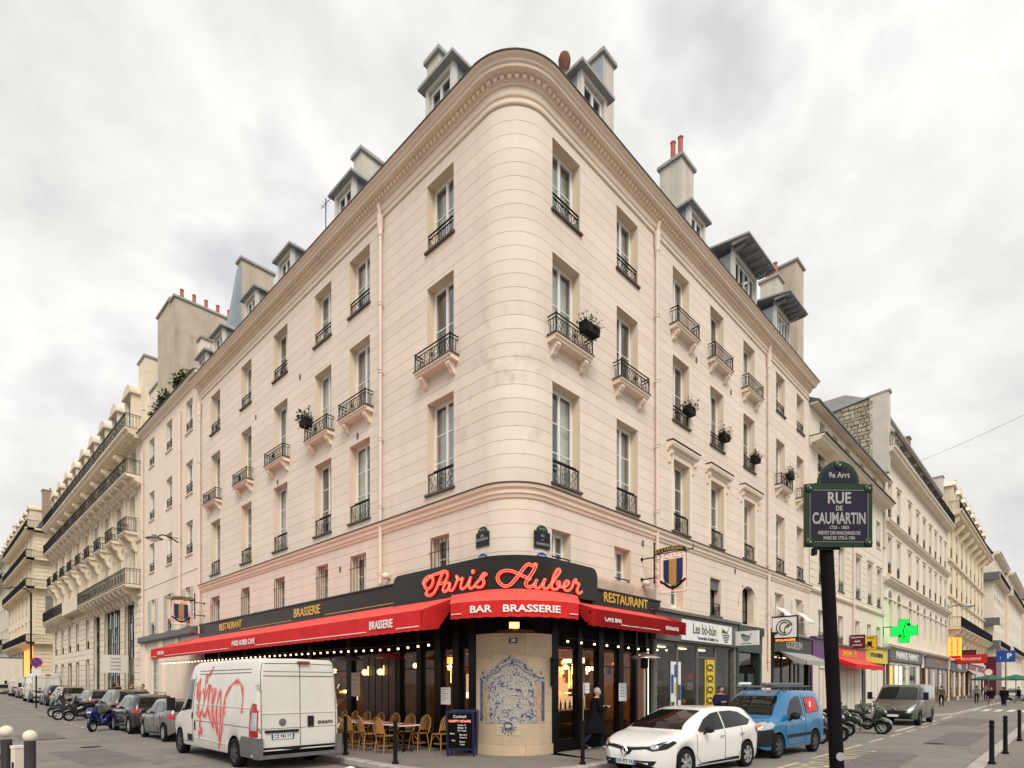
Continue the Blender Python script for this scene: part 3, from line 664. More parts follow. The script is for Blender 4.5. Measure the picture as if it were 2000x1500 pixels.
# carved architrave round every main window on the lower floor gets a slim raised band
for (a, b_) in RC[2:5]:
    g = MB(FM('R')); z = 10.0
    g.prism([(-.0, 9.98), (-.05, 9.98), (-.08, 10.06), (-.2, 10.10), (-.24, 10.2), (-.24, 10.24), (0, 10.27)], a-.42, b_+.42, 'x')
    for x0 in (a-.34, b_+.20):
        g.prism([(0, 9.98), (-.15, 9.98), (-.13, 9.86), (-.06, 9.78), (-.05, 9.6), (0, 9.55)], x0, x0+.14, 'x')
    g.box(a-.14, a-.0, -.035, .0, 7.3, 9.97); g.box(b_+.0, b_+.14, -.035, 0, 7.3, 9.97); g.box(a, b_, -.03, 0, 9.79, 9.97)
    g.build('window_hood', M['trim'], BLD)
    g = MB(FM('R')); g.box(a-.44, b_+.44, -.26, 0, 10.272, 10.30); g.build('flashing', M['sill'], BLD)
# arched carriage recess
g = MB(FM('R')); cx = 14.35; rr = .95
pts = [(cx+rr*math.cos(t), 5.2+rr*math.sin(t)) for t in [PI*i/16 for i in range(17)]]
for (x0, z0), (x1, z1) in zip(pts, pts[1:]):
    k = 1.09
    g.add([(x0, -.03, z0), (x1, -.03, z1), (cx+(x1-cx)*k, -.03, 5.2+(z1-5.2)*k), (cx+(x0-cx)*k, -.03, 5.2+(z0-5.2)*k), (x0, 0, z0), (x1, 0, z1)], [(0,1,2,3), (0,1,5,4)])
g.box(cx-rr*1.09, cx-rr, -.03, 0, 4.5, 5.2); g.box(cx+rr, cx+rr*1.09, -.03, 0, 4.5, 5.2); g.build('arch_moulding', M['trim'], BLD)
# drainpipes
def drainpipe(side, c, ztop, zbot, n=.12, bld=None, hopper=True, m='pipe', base=(0,0,0)):
    g = MB(Matrix.Translation((-base[0], -base[1], -base[2])) @ FM(side)); 
    g.tube([(c, -n, zbot), (c, -n, ztop-.5)], .058, 10)
    if hopper:
        g.lathe([(.06, ztop-.55), (.085, ztop-.5), (.085, ztop-.46), (.07, ztop-.42), (.10, ztop-.25), (.105, ztop+.1), (.0, ztop+.1)], 12, (c, -n, 0))
        g.tube([(c, -n, ztop), (c, -n-.04, ztop+.3), (c, -n-.08, ztop+.42)], .06, 10)
    z = zbot+.3
    while z < ztop-.8: g.lathe([(.058, z-.05), (.075, z-.04), (.075, z+.03), (.09, z+.04), (.09, z+.06), (.058, z+.07)], 12, (c, -n, 0)); g.box(c-.02, c+.02, -n, 0, z-.01, z+.01); z += 2.15
    return g.build('drainpipe', M[m], bld, 40)
drainpipe('L', -5.86, 16.75, 5.15, bld=BLD); drainpipe('R', 6.62, 16.75, 5.2, bld=BLD); drainpipe('R', 16.4, 16.75, 2.7, bld=BLD); drainpipe('L', -22.72, 16.5, 4.6, bld=BLD)
# small vent caps and weathered lead over the fascia
for side, x, z in [('L', -8.55, 6.0), ('L', -7.4, 10.35), ('L', -13.6, 10.3), ('L', -11.6, 13.9), ('L', -15.8, 13.7), ('L', -15.8, 5.05), ('R', 9.6, 13.9), ('R', 12.6, 13.8), ('R', 13.0, 6.6), ('R', 5.9, 6.5)]:
    g = MB(FM(side)); g.box(x-.045, x+.045, -.03, 0, z-.09, z+.09); g.build('vent_cap', M['plasg'], BLD)
b = MB(); sweep(b, [(-.005, 4.3), (.03, 4.3), (.025, 5.02), (-.005, 5.12)], SL, sr(6.7)); b.build('lead_skirt', mat('stained_render', (.50,.40,.31), .9, var=.25, vs=1.2, dirt=.8, dirtcol=(.22,.19,.15)), BLD)
# ---------------------------------------------------------------- dormers
def dormer(bld, side, c, w, n=0.0, z0=17.7, zt=19.35, base=(0,0,0), rows=2, roof='hip'):
    d = sub('dormer', bld, rz=ZR[side]); mm = FM(side, n) @ Vector((c, 0, z0)); d.location = (mm.x-base[0], mm.y-base[1], mm.z-base[2]); h = zt-z0; D = 2.6
    g = MB()
    for sx in (-1, 1):
        x0, x1 = sorted((sx*w/2, sx*(w/2-.13))); g.box(x0, x1, 0, .16, 0, h)
    g.box(-w/2+.13, w/2-.13, 0, .16, h-.12, h); g.build('surround', M['shutter'], d)
    g = MB()
    for sx in (-1, 1):
        x0, x1 = sorted((sx*(w/2-.01), sx*(w/2-.05))); g.box(x0, x1, .16, D, 0, h)
    g.build('cheek', M['zinc'], d)
    if roof == 'hip':
        o_ = .17; z = h
        g = MB(); g.box(-w/2-o_, w/2+o_, -o_, D, z+.002, z+.09)
        g.add([(-w/2-o_, -o_, z+.09), (w/2+o_, -o_, z+.09), (w/2+o_, D, z+.09), (-w/2-o_, D, z+.09), (0, w/2*.75, z+.62), (0, D, z+.62)], [(0,1,4), (1,2,5,4), (3,0,4,5), (2,3,5)])
        g.tube([(0, w/2*.75, z+.55), (0, w/2*.75, z+.78)], [.05, .015], 6); g.build('dormer_roof', M['lead'], d)
    else:
        o_ = .75; z = h
        g = MB(); g.prism([(-o_, z+.18), (D, z+.62), (D, z+.70), (-o_, z+.26)], -w/2-.3, w/2+.3, 'x'); g.build('dormer_roof', M['lead'], d)
        for i in range(6):
            x = -w/2-.2+(w+.4)*i/5; q = MB().prism([(-o_+.08, z+.10), (.0, z+.10), (.0, z+.26), (-o_+.08, z+.19)], x-.035, x+.035, 'x').build('rafter', M['lead'], d)
        g = MB(); g.box(-w/2-.02, w/2+.02, .02, .14, h+.002, h+.22); g.build('lintel', M['lead'], d)
        for sx in (-1, 1): MB().prism([(0, z-.02), (-.34, z+.02), (-.42, z+.12), (0, z+.12)], sx*(w/2-.06)-.06, sx*(w/2-.06)+.06, 'x').build('bracket', M['lead'], d)
    ww = w-.28; fr = cached(('df', ww, h, rows, roof), lambda: frame_mesh(ww, h-.14, rows, .10, 2 if roof == 'hip' else 4)); link('frame', fr, d, (0, 0, .0))
    link('pane', cached(('dp', ww, h), lambda: MB().box(-ww/2+.05, ww/2-.05, .125, .131, .05, h-.2).mesh('pane', M['glass'])), d)
    g = MB(); g.box(-w/2+.06, w/2-.06, .6, .65, 0, h); g.build('room_lining', M['room'], d)
    return d
for c, w in ((-3.05, 1.25), (-8.35, 1.25), (-13.0, 1.25), (-16.45, 1.25), (-20.4, 1.3)): dormer(BLD, 'L', c, w)
for c, w in ((3.3, 1.25), (9.75, 1.25)): dormer(BLD, 'R', c, w)
dormer(BLD, 'R', 14.5, 2.4, -.15, 17.7, 20.0, roof='shed', rows=2); dormer(BLD, 'R', 19.0, 1.9, -.15, 17.7, 20.0, roof='shed', rows=2)
# ---------------------------------------------------------------- chimneys
def chimney(bld, x0, x1, y0, y1, z0, z1, m='chim', pots=0, potax='y', cap=.09, base=(0,0,0), wedge=None, potm='terracotta', poth=.5):
    c = sub('chimney', bld, ((x0+x1)/2-base[0], (y0+y1)/2-base[1], z0-base[2])); a, b2 = (x1-x0)/2, (y1-y0)/2; h = z1-z0
    MB().box(-a, a, -b2, b2, 0, h-.12).build('stack', M[m], c)
    MB().box(-a-cap, a+cap, -b2-cap, b2+cap, h-.118, h).build('cap', M['lead'], c)
    if wedge: g = MB(); g.prism([(-b2-wedge, 0), (-b2-.002, 0), (-b2-.002, h*.93), (-b2-.05, h*.93)], -a, a, 'x'); g.build('flashing', M['zinc'], c)
    pm = cached(('pot', potm, poth), lambda: MB().lathe([(0, 0), (.13, 0), (.13, .03), (.105, .06), (.095, poth-.05), (.115, poth-.04), (.115, poth), (.07, poth), (.07, poth-.1)], 10).mesh('pot', M[potm], 40))
    for i in range(pots):
        t = (i+.5)/pots*2-1; link('pot', pm, c, ((a-.15)*t if potax == 'x' else 0, (b2-.15)*t if potax == 'y' else 0, h))
    return c
chimney(BLD, -21.9, -21.35, 1.5, 3.2, 18, 24.4, wedge=1.0); chimney(BLD, -9.7, -9.15, 1.2, 2.4, 18, 22.05, m='chimpale')
chimney(BLD, -4.9, -4.3, 1.0, 2.2, 18, 21.9, m='chimpale'); chimney(BLD, -1.5, -.9, 5.0, 5.6, 18, 22.4, m='chimpale', wedge=.5)
chimney(BLD, -1.95, -1.0, 10.4, 11.4, 18, 22.7, m='chimpale', pots=2, potax='x', poth=1.15)
chimney(BLD, -1.8, -.7, 22.6, 23.7, 15, 24.9, m='chim'); chimney(BLD, -2.1, -1.2, 21.2, 22.0, 18, 23.6, m='chimpale', pots=3, potax='x', poth=.9)
g = MB(); g.lathe([(0, 0), (.09, 0), (.07, 1.5), (.11, 1.62), (.17, 1.8), (.19, 1.95), (.15, 2.08), (.05, 2.14), (0, 2.15)], 14, (-1.0, 3.15, 18.75)); g.build('chimney_cowl', mat('rusty_iron', (.16,.07,.04), .8, var=.4, vs=12), BLD, 40)
g = MB(); g.tube([(-12.6, 1.6, 20), (-12.6, 1.6, 22.4)], .02, 5); g.tube([(-13.0, 1.6, 22.2), (-10.9, 1.6, 22.1)], .012, 4)
for i in range(9): g.tube([(-12.8+i*.2, 1.45, 22.17), (-12.8+i*.2, 1.75, 22.17)], .006, 4)
tag(g.build('television_aerial', M['iron']), 'thin rooftop television aerial on a mast beside the third dormer', 'aerial')
g = MB(); g.ball((-1.9, 1.9, 18.7), .8, 14, (1, 1, .55)); g.build('roof_dome', M['slate'], BLD, 40)
# ================================================================== BRASSERIE GROUND FLOOR
def mappath(me, s0, n, z0):
    for v in me.vertices:
        x, y, z = v.co; v.co = PT(s0+x, n-y, z0+z)
def pathtext(txt, size, m, parent, s0, n, z0, **k):
    me = textmesh(txt, size, **k).copy(); mappath(me, s0, n, z0); me.materials.clear(); me.materials.append(m)
    o = bpy.data.objects.new('lettering', me); COL.objects.link(o); o.parent = parent; return o
# black timber pilasters, stallrisers, transoms
def pier(side, a, b, z0=.12, z1=4.3, n0=.0, n1=-.22, m='black', name='pilaster', label=None):
    g = MB(FM(side)); a, b = min(a, b), max(a, b); g.box(a, b, -n0, -n1, z0, z1); return g.build(name, M[m], BLD, label=label)
for a, b in ((-22.7, -22.3), (-20.4, -20.1), (-17.2, -16.9), (-14, -13.7), (-11, -10.7), (-8.15, -7.83), (-5.13, -4.98), (-4.13, -3.92), (-3.27, -2.99), (-2.45, -2.18), (-1.78, -1.49)): pier('L', a, b)
for a, b in ((1.40, 1.66), (2.54, 2.72), (3.52, 3.77), (4.58, 4.81), (5.5, 5.62), (6.1, 6.42)): pier('R', a, b)
g = MB(); cells(g, SL+.02, -.0, 2.95, 4.32, [], -.04); cells(g, SL+.02, -.0, .12, .5, [], -.03); g.build('fascia_backing', M['blackm'], BLD)
g = MB(); cells(g, ARC, sr(6.42), 2.98, 4.32, [], -.04); cells(g, ARC, sr(6.42), .12, .42, [], -.03); g.build('fascia_backing', M['blackm'], BLD)
g = MB(); cells(g, 0, ARC, 3.28, 4.32, [], .001); g.build('fascia_backing', M['blackm'], BLD)
MB(FM('L')).box(-7.1, -5.14, .02, .08, .5, 2.95).build('timber_panel', M['woodd'], BLD)
for i in range(5): MB(FM('L')).box(-7.05+i*.38, -6.72+i*.38, -.012, .02, .62, 2.85).build('plank', M['woodd'], BLD)
MB(FM('R')).box(5.62, 6.1, .0, .06, .42, 2.98).build('timber_panel', M['wood'], BLD)
for a, b in ((-22.3, -20.4), (-20.1, -17.2), (-16.9, -14), (-13.7, -11), (-10.7, -8.15), (-7.83, -7.11), (-4.98, -4.13), (-3.92, -3.27), (-2.99, -2.45), (-2.18, -1.78)):
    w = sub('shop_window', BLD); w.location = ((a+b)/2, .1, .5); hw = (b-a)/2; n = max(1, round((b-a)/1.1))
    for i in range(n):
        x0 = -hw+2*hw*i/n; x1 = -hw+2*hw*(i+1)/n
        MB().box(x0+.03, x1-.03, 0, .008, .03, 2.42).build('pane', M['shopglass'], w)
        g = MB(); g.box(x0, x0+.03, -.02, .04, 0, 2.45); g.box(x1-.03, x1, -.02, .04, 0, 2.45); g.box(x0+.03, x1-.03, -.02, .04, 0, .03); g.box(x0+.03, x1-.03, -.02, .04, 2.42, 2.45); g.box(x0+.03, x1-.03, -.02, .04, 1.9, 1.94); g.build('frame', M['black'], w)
for a, b in ((1.66, 2.54), (2.72, 3.52), (3.77, 4.58), (4.81, 5.5)):
    w = sub('shop_window', BLD, rz=PI/2); w.location = (-.1, (a+b)/2, .42); hw = (b-a)/2
    MB().box(-hw+.03, hw-.03, 0, .008, .03, 2.5).build('pane', M['shopglass'], w)
    g = MB(); g.box(-hw, -hw+.03, -.02, .04, 0, 2.55); g.box(hw-.03, hw, -.02, .04, 0, 2.55); g.box(-hw+.03, hw-.03, -.02, .04, 0, .03); g.box(-hw+.03, hw-.03, -.02, .04, 2.5, 2.55); g.box(-hw+.03, hw-.03, -.02, .03, 2.05, 2.08); g.build('frame', M['black'], w)
MB(FM('R')).tube([(2.63, -.1, .9), (2.63, -.1, 2.0)], .025, 8).build('door_handle', M['chrome'], BLD)
# the room behind the glass
g = MB(); g.box(XL+.1, -.4, .45, 5.6, .10, .115); g.box(-5.6, -.45, 5.59, 9, .10, .114); g.build('floor', mat('bistro_floor', (.10, .07, .05), .5, var=.2), BLD)
g = MB(); g.box(XL+.1, -2.4, 2.45, 2.55, .1, 4); g.box(-2.5, -2.4, 2.55, 6.3, .1, 4); g.box(-2.4, -.05, 6.3, 6.4, .1, 4); g.box(XL, XL+.1, .05, 2.5, .1, 4); g.build('inner_wall', M['wineglow'], BLD)
g = MB(); g.box(XL, -.06, .06, 2.5, 3.3, 3.35); g.box(-2.4, -.06, 2.5, 6.4, 3.3, 3.349); g.build('ceiling', mat('bistro_ceiling', (.12, .02, .015), .6), BLD)
random.seed(11)
def globe(x, y, z, r=.11, m='warm', name='globe_lamp', lab='warm glowing globe lamp'):
    t = sub(name, BLD, (x, y, z)); MB().ball((0, 0, 0), r, 12).build('globe', M[m], t, 60); MB().tube([(0, 0, r), (0, 0, 3.3-z)], .008, 4).build('cord', M['black'], t)
for x, y, z in [(-3.6, 1.3, 2.55), (-3.5, 1.9, 2.35), (-4.5, 1.6, 2.5), (-2.6, 1.2, 2.45), (-2.0, 1.0, 2.5), (-6.2, 1.5, 2.6), (-8.8, 1.4, 2.5), (-11.5, 1.4, 2.5), (-14.5, 1.4, 2.5), (-17.5, 1.4, 2.5), (-1.3, 2.8, 2.4), (-1.4, 3.7, 2.5), (-1.2, 4.6, 2.45), (-1.5, 5.3, 2.5)]: globe(x, y, z, .085)
for (a, b, y, z0, z1) in [(-4.6, -4.1, 2.4, 1.5, 2.3), (-3.0, -2.6, 2.4, 1.3, 2.2), (-10, -9, 2.4, 1.2, 2.2)]:
    MB().box(a, b, y, y+.04, z0, z1).build('warm_glow_panel', M['panelw'], BLD)  # glowing panels, here and just below, added to brighten the dark interior
MB().box(-2.38, -2.3, 2.9, 5.9, 1.15, 2.0).build('warm_glow_panel', emat('dim_lit_panel', (1, .6, .3), .5), BLD)
for k in range(12):
    x = -2.2; y = 3.0+k*.24; MB().lathe([(0, 0), (.035, 0), (.035, .18), (.012, .24), (.012, .3), (0, .3)], 8, (x, y, 1.15)).build('bottle', M[random.choice(['greenpaint', 'wood', 'glass', 'leaf'])], BLD)
g = MB(); g.box(-2.1, -1.7, 2.9, 5.9, .12, 1.1); g.build('bar_counter', M['woodd'], BLD)
g = MB(); g.box(-2.15, -1.62, 2.85, 5.95, 1.1, 1.14); g.build('bar_top', mat('counter_zinc', (.5, .48, .44), .3, metal=.6), BLD)
rl = random.Random(21)
for k in range(46):
    left = k % 2; x, y = (rl.uniform(-21, -2), rl.uniform(.7, 2.2)) if left else (rl.uniform(-2.1, -.7), rl.uniform(1.8, 6)); z = rl.choice([1.2, 1.6, 2.0, 2.3, 2.6]); w_ = rl.uniform(.02, .10)
    MB().box(x-w_, x+w_, y-w_, y+w_, z, z+rl.uniform(.04, .35)).build('warm_filler_box', M[rl.choice(['warm', 'panelw', 'redsign', 'rattan', 'neono', 'bluesign', 'orangeglow'])], BLD)  # loose boxes, some glowing, added as warm spots behind the glass
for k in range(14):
    x = -20.5+k*1.42; MB().box(x, x+.5, 2.40, 2.44, 1.3+.2*(k % 3), 2.3).build('warm_wall_panel', M[('orangeglow', 'rattan', 'panelw', 'wood')[k % 4]], BLD)  # added wall panels, every other one self-lit, to warm the room
g = MB(); g.box(-5, -3, 1.9, 2.4, .12, 1.0); g.build('banquette', mat('dark_leather', (.10, .015, .01), .5), BLD)
for i in range(4): MB(FM('R')).box(2.0+i*1.2, 2.9+i*1.2, .9, 1.4, .72, .76).build('inside_table', M['woodd'], BLD)
# limestone pillar with tile picture at the rounded corner
PS = [.12, .40, .95, 1.25, 1.72, 2.2, 2.66, 3.28]
for i, (z0, z1) in enumerate(zip(PS, PS[1:])):
    cutl = [-.32] + ([.55] if i % 2 else [1.1]) + [1.95]
    for a, b in zip(cutl, cutl[1:]):
        g = MB(); n = .05 if i else .10
        sweep(g, [(-.1, z0+.004), (n, z0+.004), (n, z1-.004), (-.1, z1-.004)], a+.004, b-.004, cuts=ARCS); g.build('pillar_stone', M['pstone'], BLD, 30)
g = MB(); sweep(g, [(-.15, .12), (.042, .12), (.042, 3.28), (-.15, 3.28)], -.32, 1.95); g.build('pillar_core', M['mortar'], BLD)
def surf(mb, poly, n, t=.006):
    """flat polygon (s,z) bent round the pillar, subdivided across s, with its own thickness"""
    s0 = min(p[0] for p in poly); s1 = max(p[0] for p in poly); bm = bmesh.new(); vs = [bm.verts.new((p[0], 0, p[1])) for p in poly]; bm.faces.new(vs)
    k = s0+.12
    while k < s1:
        bmesh.ops.bisect_plane(bm, geom=bm.verts[:]+bm.edges[:]+bm.faces[:], plane_co=(k, 0, 0), plane_no=(1, 0, 0)); k += .12
    r = bmesh.ops.extrude_face_region(bm, geom=bm.faces[:]); ex = [v for v in r['geom'] if isinstance(v, bmesh.types.BMVert)]
    for v in ex: v.co.y = t
    bm.verts.index_update(); mb.add([PT(v.co.x, n+v.co.y, v.co.z) for v in bm.verts], [tuple(v.index for v in f.verts) for f in bm.faces]); bm.free()
# tile material: cream glaze with blue brush strokes (different for each tile through its position)
def mural(k=0, nm='painted_blue_tile'):
    m = bpy.data.materials.new(nm); m.use_nodes = True; t = m.node_tree; n = t.nodes; b = n['Principled BSDF']; b.inputs['Roughness'].default_value = .25
    g = n.new('ShaderNodeNewGeometry'); mp_ = n.new('ShaderNodeMapping'); t.links.new(g.outputs['Position'], mp_.inputs[0]); mp_.inputs['Scale'].default_value = (1.3, 1.3, 1)
    a = n.new('ShaderNodeTexNoise'); a.inputs['Scale'].default_value = 7.5; a.inputs['Detail'].default_value = 6; a.inputs['Distortion'].default_value = 1.6; t.links.new(mp_.outputs[0], a.inputs['Vector'])
    r = n.new('ShaderNodeValToRGB'); els = r.color_ramp.elements; els[0].position = .30; els[0].color = (.03, .045, .14, 1); els[1].position = .72; els[1].color = (.50, .43, .31, 1)
    for p, c in ((.37, (.12, .14, .24, 1)), (.41, (.40, .38, .33, 1)), (.47, (.50, .45, .35, 1)), (.50, (.22, .24, .31, 1)), (.53, (.48, .43, .34, 1)), (.58, (.34, .32, .31, 1)), (.63, (.40, .28, .20, 1)), (.68, (.46, .41, .31, 1))):
        e = els.new(p); e.color = c
    ad = n.new('ShaderNodeMath'); ad.operation = 'SUBTRACT'; ad.inputs[1].default_value = k; t.links.new(a.outputs[0], ad.inputs[0])
    t.links.new(ad.outputs[0], r.inputs[0]); t.links.new(r.outputs[0], b.inputs['Base Color']); return m
MU = mural(.03); M['muralsolid'] = mat('tile_cobalt', (.09, .10, .20), .35, var=.5, vs=11); M['muralpale'] = mural(.10, 'dark_blue_brushwork'); M['muralcol'] = mural(-.12, 'ochre_brushwork'); M['ochre'] = mat('tile_ochre', (.42, .28, .18), .35, var=.35, vs=14)
A0, A1 = -.12, 1.62
def toptile(s):  # stepped arch outline of the picture
    q = abs((s-(A0+A1)/2)/((A1-A0)/2)); return 2.40 if q > .45 else 2.72
mid_ = (A0+A1)/2; nx, nz = 8, 11; ts = (A1-A0)/nx
for i in range(nx):
    s0 = A0+ts*i; zt = toptile(s0+ts/2); z = .94; 
    while z < zt-.05:
        g = MB(); surf(g, [(s0+.003, z+.003), (s0+ts-.003, z+.003), (s0+ts-.003, min(z+.165, zt)-.003), (s0+.003, min(z+.165, zt)-.003)], .05)
        q = abs((s0+ts/2-(A0+A1)/2)/((A1-A0)/2)); inside = z+.08 < 2.05+(.55*(1-(q/.75)**2) if q < .75 else -.0)
        if q > .9 and z > 2.0: inside = z < 2.1
        g.build('tile', MU if inside else M['tile'], BLD); z += .165
for j in range(2):
    for i in range(4):
        g = MB(); s0 = mid_-.38+i*.158; surf(g, [(s0+.002, .64+j*.15), (s0+.156, .64+j*.15), (s0+.156, .785+j*.15), (s0+.002, .785+j*.15)], .052); g.build('tile', M['tile'], BLD)
mid = (A0+A1)/2
def stroke(pts, w, m, n=.058, name='tile_drawing'):
    g = MB(); g.tube([PT(s, n, z) for s, z in pts], w, 5); return g.build(name, M[m], BLD)
def crom(pts, k=6, closed=False):
    P_ = pts; n = len(P_); o = []
    for i in range(n if closed else n-1):
        if closed: p0, p1, p2, p3 = P_[i-1], P_[i], P_[(i+1) % n], P_[(i+2) % n]
        else: p0, p1, p2, p3 = P_[max(i-1, 0)], P_[i], P_[i+1], P_[min(i+2, n-1)]
        for j in range(k):
            t = j/k; o.append(tuple(.5*(2*b+(c-a)*t+(2*a-5*b+4*c-d)*t*t+(3*b-a-3*c+d)*t**3) for a, b, c, d in zip(p0, p1, p2, p3)))
    if not closed: o.append(tuple(P_[-1]))
    return o
for sg in (-1, 1):     # side columns, volutes and curved pediment of the picture frame
    f = lambda q: mid+sg*q
    g = MB(); surf(g, [(f(.80), 1.0), (f(.90), 1.0), (f(.90), 2.05), (f(.80), 2.05)][::sg], .056, .004); g.build('tile_drawing', M['muralsolid'], BLD)
    g = MB(); surf(g, [(f(.64), 1.0), (f(.76), 1.0), (f(.78), 1.75), (f(.72), 1.98), (f(.66), 1.98), (f(.62), 1.75)][::sg], .056, .004); g.build('tile_drawing', M['ochre'], BLD)
    g = MB(); surf(g, [(f(.60), 2.03), (f(.90), 2.03), (f(.88), 2.14), (f(.62), 2.14)][::sg], .057, .004); g.build('tile_drawing', M['muralpale'], BLD)
    stroke(crom([(f(.88), 2.12), (f(.6), 2.2), (f(.5), 2.34), (f(.38), 2.36), (f(.3), 2.5), (f(.15), 2.56), (f(.0), 2.68)]), .036, 'muralpale')
    stroke(crom([(f(.60), 2.12), (f(.48), 2.22), (f(.34), 2.28), (f(.2), 2.42), (f(.0), 2.50)]), .009, 'muralsolid')
    stroke(crom([(f(.56), 1.0), (f(.54), 1.3), (f(.58), 1.6), (f(.52), 1.9), (f(.4), 2.1), (f(.15), 2.2)]), .018, 'muralpale')
    for k in range(5): q = .15+.1*k; stroke(crom([(f(q), 1.0), (f(q+.05), 1.06), (f(q+.09), 1.0), (f(q+.05), .97)]), .009, 'muralpale')
    g = MB(); g.ball(PT(f(.78), .055, 2.28), .05, 8, (1, 1, 1.3)); g.build('tile_drawing', M['muralpale'], BLD)
for k in range(9):
    a = PI+PI*k/8; stroke([(mid-.07+.08*math.cos(a), .86+.06*math.sin(a)), (mid-.07+.22*math.cos(a), .86+.2*math.sin(a))], .016, 'muralpale', .062)
stroke([(mid-.07+.1*math.cos(t), .9+.08*math.sin(t)) for t in [2*PI*k/12 for k in range(13)]], .02, 'muralsolid', .062)
random.seed(5)
for k in range(16):   # brushwork of the scene in the middle: draperies and foliage
    s0, z0 = mid+random.uniform(-.45, .45), random.uniform(1.05, 2.0); r = random.uniform(.05, .13); a = random.uniform(0, 6)
    stroke(crom([(s0+r*math.cos(a+t)*1.2, z0+r*math.sin(a+t)*(.6+.1*t)) for t in (0, .7, 1.5, 2.3)]), random.choice([.010, .018, .026]), random.choice(['muralsolid', 'muralpale', 'muralpale']))
pl = thing('house_number_plate', 'small blue enamel house number plate reading 28 above the tile picture', 'number plate', PT(.80, .056, 3.08), 0)
g = MB(Matrix.Rotation(PI/4, 4, 'Z')); g.box(-.10, .10, -.012, 0, -.07, .07); g.build('plate', M['plaqueb'], pl)
text('28', .12, M['white'], pl, (.012*.71+.002, -.014*.71-.002, 0), PI/4, ext=.002, bold=.003)
# amber light box over the pillar
lb = thing('light_box', 'amber lit box under the corner awning above the pillar', 'lamp', PT(.83, .35, 3.44), PI/4)
MB().box(-.12, .12, -.03, .03, -.07, .07).build('lit_face', emat('amber_lamp', (1, .55, .08), 4), lb); MB().box(-.14, .14, .031, .06, -.09, .09).build('casing', M['black'], lb)
# ---------------------------------------------------------------- dark fascia boards and the big sign
fa = thing('shop_fascia', 'long dark bronze fascia above the red awnings with gold lettering and a brass line', 'fascia', (0, 0, 4.3))
def dn(z): return z-4.3
def pbuild(mb, name, m, root, sm=0): # path geometry into a root at (0,0,4.3)
    mb.v = [(x, y, z-4.3) for x, y, z in mb.v]; return mb.build(name, m, root, sm)
g = MB(); sweep(g, [(.03, 4.34), (.12, 4.34), (.12, 5.0), (.16, 5.02), (.16, 5.07), (.03, 5.07)], SL, sl(-4.85)); pbuild(g, 'fascia_board', M['bronze'], fa)
g = MB(); sweep(g, [(.03, 4.22), (.12, 4.22), (.12, 4.66), (.16, 4.68), (.16, 4.73), (.03, 4.73)], sr(3.02), sr(6.8)); pbuild(g, 'fascia_board', M['bronze'], fa)
for a, b in ((sl(-17.2), sl(-12.1)), (sl(-9.4), sl(-5.0))):
    g = MB(); sweep(g, [(.122, 4.46), (.135, 4.46), (.135, 4.48), (.122, 4.48)], a, b); pbuild(g, 'brass_line', M['gold'], fa)
g = MB(); sweep(g, [(.122, 4.40), (.135, 4.40), (.135, 4.42), (.122, 4.42)], sr(6.2), sr(6.75)); pbuild(g, 'brass_line', M['gold'], fa)
def ptxt(txt, size, m, root, s, n, z, **k):
    o = pathtext(txt, size, m, root, s, n, z, **k)
    rl = root.location
    for v in o.data.vertices: v.co = v.co-rl
    return o
ptxt('RESTAURANT', .46, M['gold'], fa, sl(-18.4), .14, 4.70, bold=.008, sx=1.0, ext=.012); ptxt('BRASSERIE', .46, M['gold'], fa, sl(-10.8), .14, 4.70, bold=.008, ext=.012)
ptxt('RESTAURANT', .40, M['gold'], fa, sr(4.75), .14, 4.50, bold=.007, ext=.012, sx=.98)
sg = thing('neon_shop_sign', 'big curved black sign with red neon script Paris Auber wrapped round the corner', 'sign', (0, 0, 4.3))
g = MB(); s0, s1 = sl(-4.88), sr(3.02); cuts = sorted(set([s0, s0+.03, s0+.08, s0+.15, s0+.25, s1-.25, s1-.15, s1-.08, s1-.03, s1]+ARCS+[s0+.9, s0+2]))
def stop(s): d = min(s-s0, s1-s); return 5.22-(.25-math.sqrt(max(0, .0625-(.25-min(d, .25))**2)))
vs = []
for s in cuts:
    zt = stop(s)
    vs += [PT(s, .02, 4.3), PT(s, .30, 4.3), PT(s, .30, zt), PT(s, .02, zt)]
n_ = len(cuts); g.add(vs, [(i*4+k, (i+1)*4+k, (i+1)*4+(k+1) % 4, i*4+(k+1) % 4) for i in range(n_-1) for k in range(4)]+[(0,1,2,3), ((n_-1)*4, (n_-1)*4+1, (n_-1)*4+2, (n_-1)*4+3)])
pbuild(g, 'sign_board', mat('satin_black_sign', (.014, .012, .009), .35, var=.12, vs=1.5, spec=.3), sg, 25)
